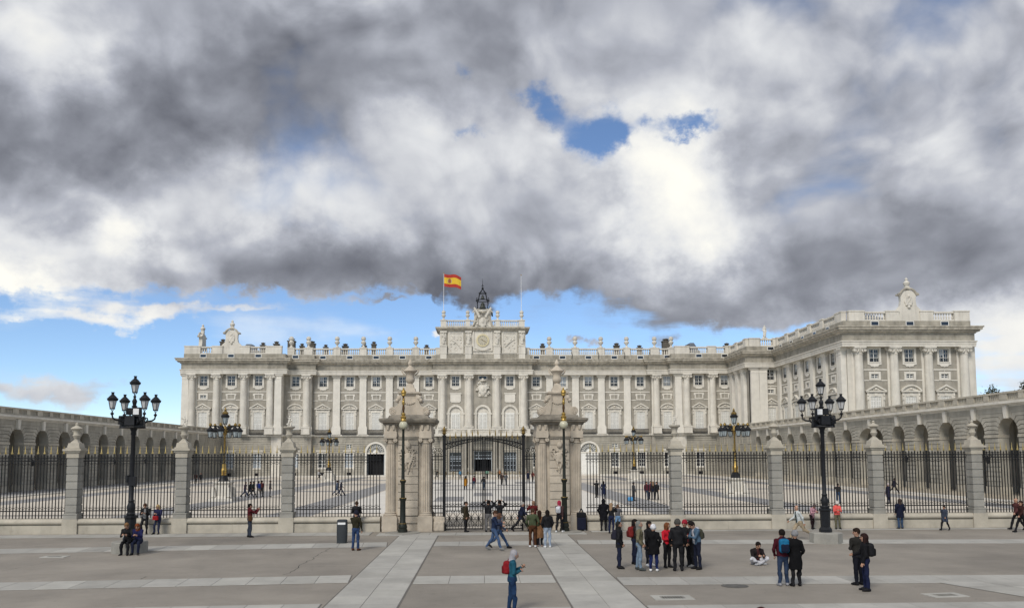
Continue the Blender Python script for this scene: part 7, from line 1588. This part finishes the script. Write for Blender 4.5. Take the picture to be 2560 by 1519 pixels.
# along the fence, far side
o, sp = person(2248, 1318, 184, 1.68, 'person in navy parka facing the fence bars', mix(POCKET, top=(0.010, 0.013, 0.03), bottom=(0.04, 0.07, 0.13), hair='hood', hairc=(0.05, 0.035, 0.03), hem=-0.28, bulk=1.12), off=(0, -0.15))
o, sp = person(2363, 1325, -60, 1.36, 'child in slate blue coat walking by the bench wall', mix(WALK, top=(0.045, 0.055, 0.08), bottom=BLACK, hairc=DHAIR, hem=-0.32, bulk=1.15))
o, sp = person(2556, 1331, -85, 1.70, 'person in dark brown jacket walking along the fence', mix(WALK, top=(0.04, 0.016, 0.014), bottom=BLACK, hair='long', hairc=(0.03, 0.015, 0.012), fem=True))
o, sp = person(2544, 1324, -85, 1.76, 'grey-haired person behind the dark brown jacket', mix(WALK, top=(0.08, 0.03, 0.03), bottom=BLACK, hair='bald', hairc=(0.3, 0.26, 0.22)))
o, sp = person(1911, 1779, 190, 1.665, 'person with dark brown hair just in front of the steps', mix(POCKET, top=(0.05, 0.05, 0.06), bottom=BLACK, hairc=(0.05, 0.015, 0.015), hair='short'))
# people in the courtyard
CG = None
def far(px, py, face, lab, **kw): kw.setdefault('hairc', DHAIR); kw['lod'] = 1; return person(px, py, face, kw.pop('ht', 1.72), lab, kw, z=0.02)
far(489, 1208, 10, 'dark-clad visitor strolling below the end arch of the arcade', **mix(WALK, top=(0.03, 0.012, 0.012), bottom=BLACK)); far(502, 1208, 0, 'visitor in black standing by the end arch of the arcade', top=BLACK, bottom=BLACK)
o, _ = far(574, 1246, -40, 'visitor in green trousers perched against the pedestal of the courtyard lamp', **mix(RAISE, top=(0.25, 0.08, 0.04), bottom=(0.02, 0.08, 0.05), legs=((40, 60, 5), (10, 20, 5))))
far(612, 1243, 80, 'visitor in plum jacket leading a trio across the courtyard', **mix(WALK2, top=(0.05, 0.02, 0.045), bottom=(0.03, 0.04, 0.08))); far(624, 1242, 85, 'visitor in black jacket in the middle of the walking trio', **mix(WALK2, top=BLACK, bottom=(0.03, 0.03, 0.05))); far(632, 1241, 80, 'visitor in dark green last of the walking trio', **mix(WALK2, top=(0.02, 0.025, 0.02), bottom=BLACK))
far(646, 1243, 170, 'visitor in bright blue jacket and grey trousers', **mix(WALK, top=(0.02, 0.04, 0.20), bottom=(0.2, 0.19, 0.18))); far(654, 1241, 150, 'visitor in wine red jacket close to the bright blue one', top=(0.08, 0.02, 0.02), bottom=BLACK); far(675, 1241, 100, 'visitor in grey jacket and dark blue trousers alone', **mix(POCKET, top=(0.13, 0.11, 0.10), bottom=NAVY))
far(842, 1238, 90, 'visitor in blue jacket walking arm in arm with another', **mix(WALK2, top=(0.07, 0.09, 0.13), bottom=(0.04, 0.06, 0.11))); far(852, 1238, 85, 'visitor in navy coat and white cap walking arm in arm', **mix(WALK2, top=NAVY, bottom=NAVY, hair='beanie', hairc=(0.6, 0.6, 0.6))); far(797, 1198, 60, 'visitor in white top beside the distant lamp pedestal', **mix(WALK, top=(0.5, 0.5, 0.5), bottom=BLACK))
far(1492, 1243, 190, 'visitor in black taking a picture of the palace', **mix(PHOTO, top=BLACK, bottom=BLACK)); far(1509, 1246, 175, 'visitor in long navy coat in the courtyard', **mix(POCKET, top=(0.014, 0.02, 0.055), bottom=NAVY, hem=-0.5, fem=True, hair='long')); far(1584, 1251, 110, 'visitor in grey jacket with a blue bag at the feet', **mix(top=(0.08, 0.08, 0.085), bottom=(0.03, 0.03, 0.04)))
p = gnd(1576, 1252, 0.02); s = SDF(0.02); s.rbox((0, 0, 0.22), (0.14, 0.1, 0.1), 0.08); tag(O('carrier_bag', s.mesh('carrier_bag', [cloth((0.10, 0.30, 0.55))], 0.03), None, (p.x, p.y, 0.0)), 'light blue carrier bag on the courtyard paving', 'bag')
far(1617, 1249, 10, 'visitor in wine jacket and jeans in the huddle of four', top=(0.09, 0.02, 0.03), bottom=(0.04, 0.06, 0.10)); far(1627, 1247, 0, 'visitor in plum top at the back of the huddle', top=(0.12, 0.04, 0.06), bottom=NAVY); far(1633, 1248, 180, 'visitor with fair hair and dark dress in the huddle', top=(0.03, 0.02, 0.02), bottom=NAVY, fem=True, hair='long', hairc=(0.25, 0.16, 0.1)); far(1642, 1249, -20, 'visitor in black at the edge of the huddle', **mix(WALK, top=BLACK, bottom=BLACK))
far(2096, 1258, 160, 'visitor in dark green top and jeans raising a phone', **mix(PHOTO, top=(0.03, 0.03, 0.03), bottom=(0.035, 0.06, 0.11))); far(2222, 1258, 200, 'visitor in navy with red scarf beside the fence pillar', top=(0.02, 0.02, 0.04), bottom=NAVY, hem=-0.4, top2=(0.4, 0.03, 0.03), hair='beanie', hairc=(0.4, 0.35, 0.35)); far(2236, 1232, 90, 'visitor in dark coat striding along the arcade pavement', **mix(WALK2, top=(0.02, 0.02, 0.03), bottom=BLACK, hem=-0.2))
far(1164, 1223, 170, 'visitor in mustard yellow coat on the central paving', top=(0.38, 0.17, 0.02), bottom=BLACK, hem=-0.5, fem=True, hair='long'); far(1185, 1221, 175, 'visitor in maroon jacket carrying a blue bag', top=(0.12, 0.02, 0.03), bottom=(0.03, 0.05, 0.09)); far(1209, 1225, -160, 'visitor in dark jacket and blue jeans on the central axis', **mix(WALK, top=(0.03, 0.03, 0.035), bottom=(0.06, 0.10, 0.17)))
far(1151, 1197, 0, 'visitor in sky blue jacket near the palace doors', top=(0.08, 0.22, 0.36), bottom=NAVY); far(1255, 1211, 10, 'visitor in brown coat walking from the palace doors', **mix(WALK, top=(0.08, 0.05, 0.04), bottom=BLACK)); far(1265, 1212, 20, 'visitor in grey coat walking from the palace doors', **mix(WALK, top=(0.12, 0.12, 0.13), bottom=(0.03, 0.04, 0.06))); far(1092, 1196, 60, 'visitor in black striding beside the gate pier view', **mix(WALK2, top=BLACK, bottom=BLACK)); far(1320, 1204, 0, 'visitor in navy coat seen between pier and gate post', top=NAVY, bottom=NAVY, hem=-0.4); far(1332, 1204, 10, 'visitor in red brown jacket seen between pier and gate post', **mix(WALK, top=(0.16, 0.03, 0.02), bottom=BLACK))
far(1249, 1196, 0, 'visitor in orange brown coat by the chain barrier', top=(0.3, 0.14, 0.06), bottom=BLACK); far(1218, 1196, 180, 'visitor in pale green top by the chain barrier', top=(0.2, 0.38, 0.28), bottom=BLACK)
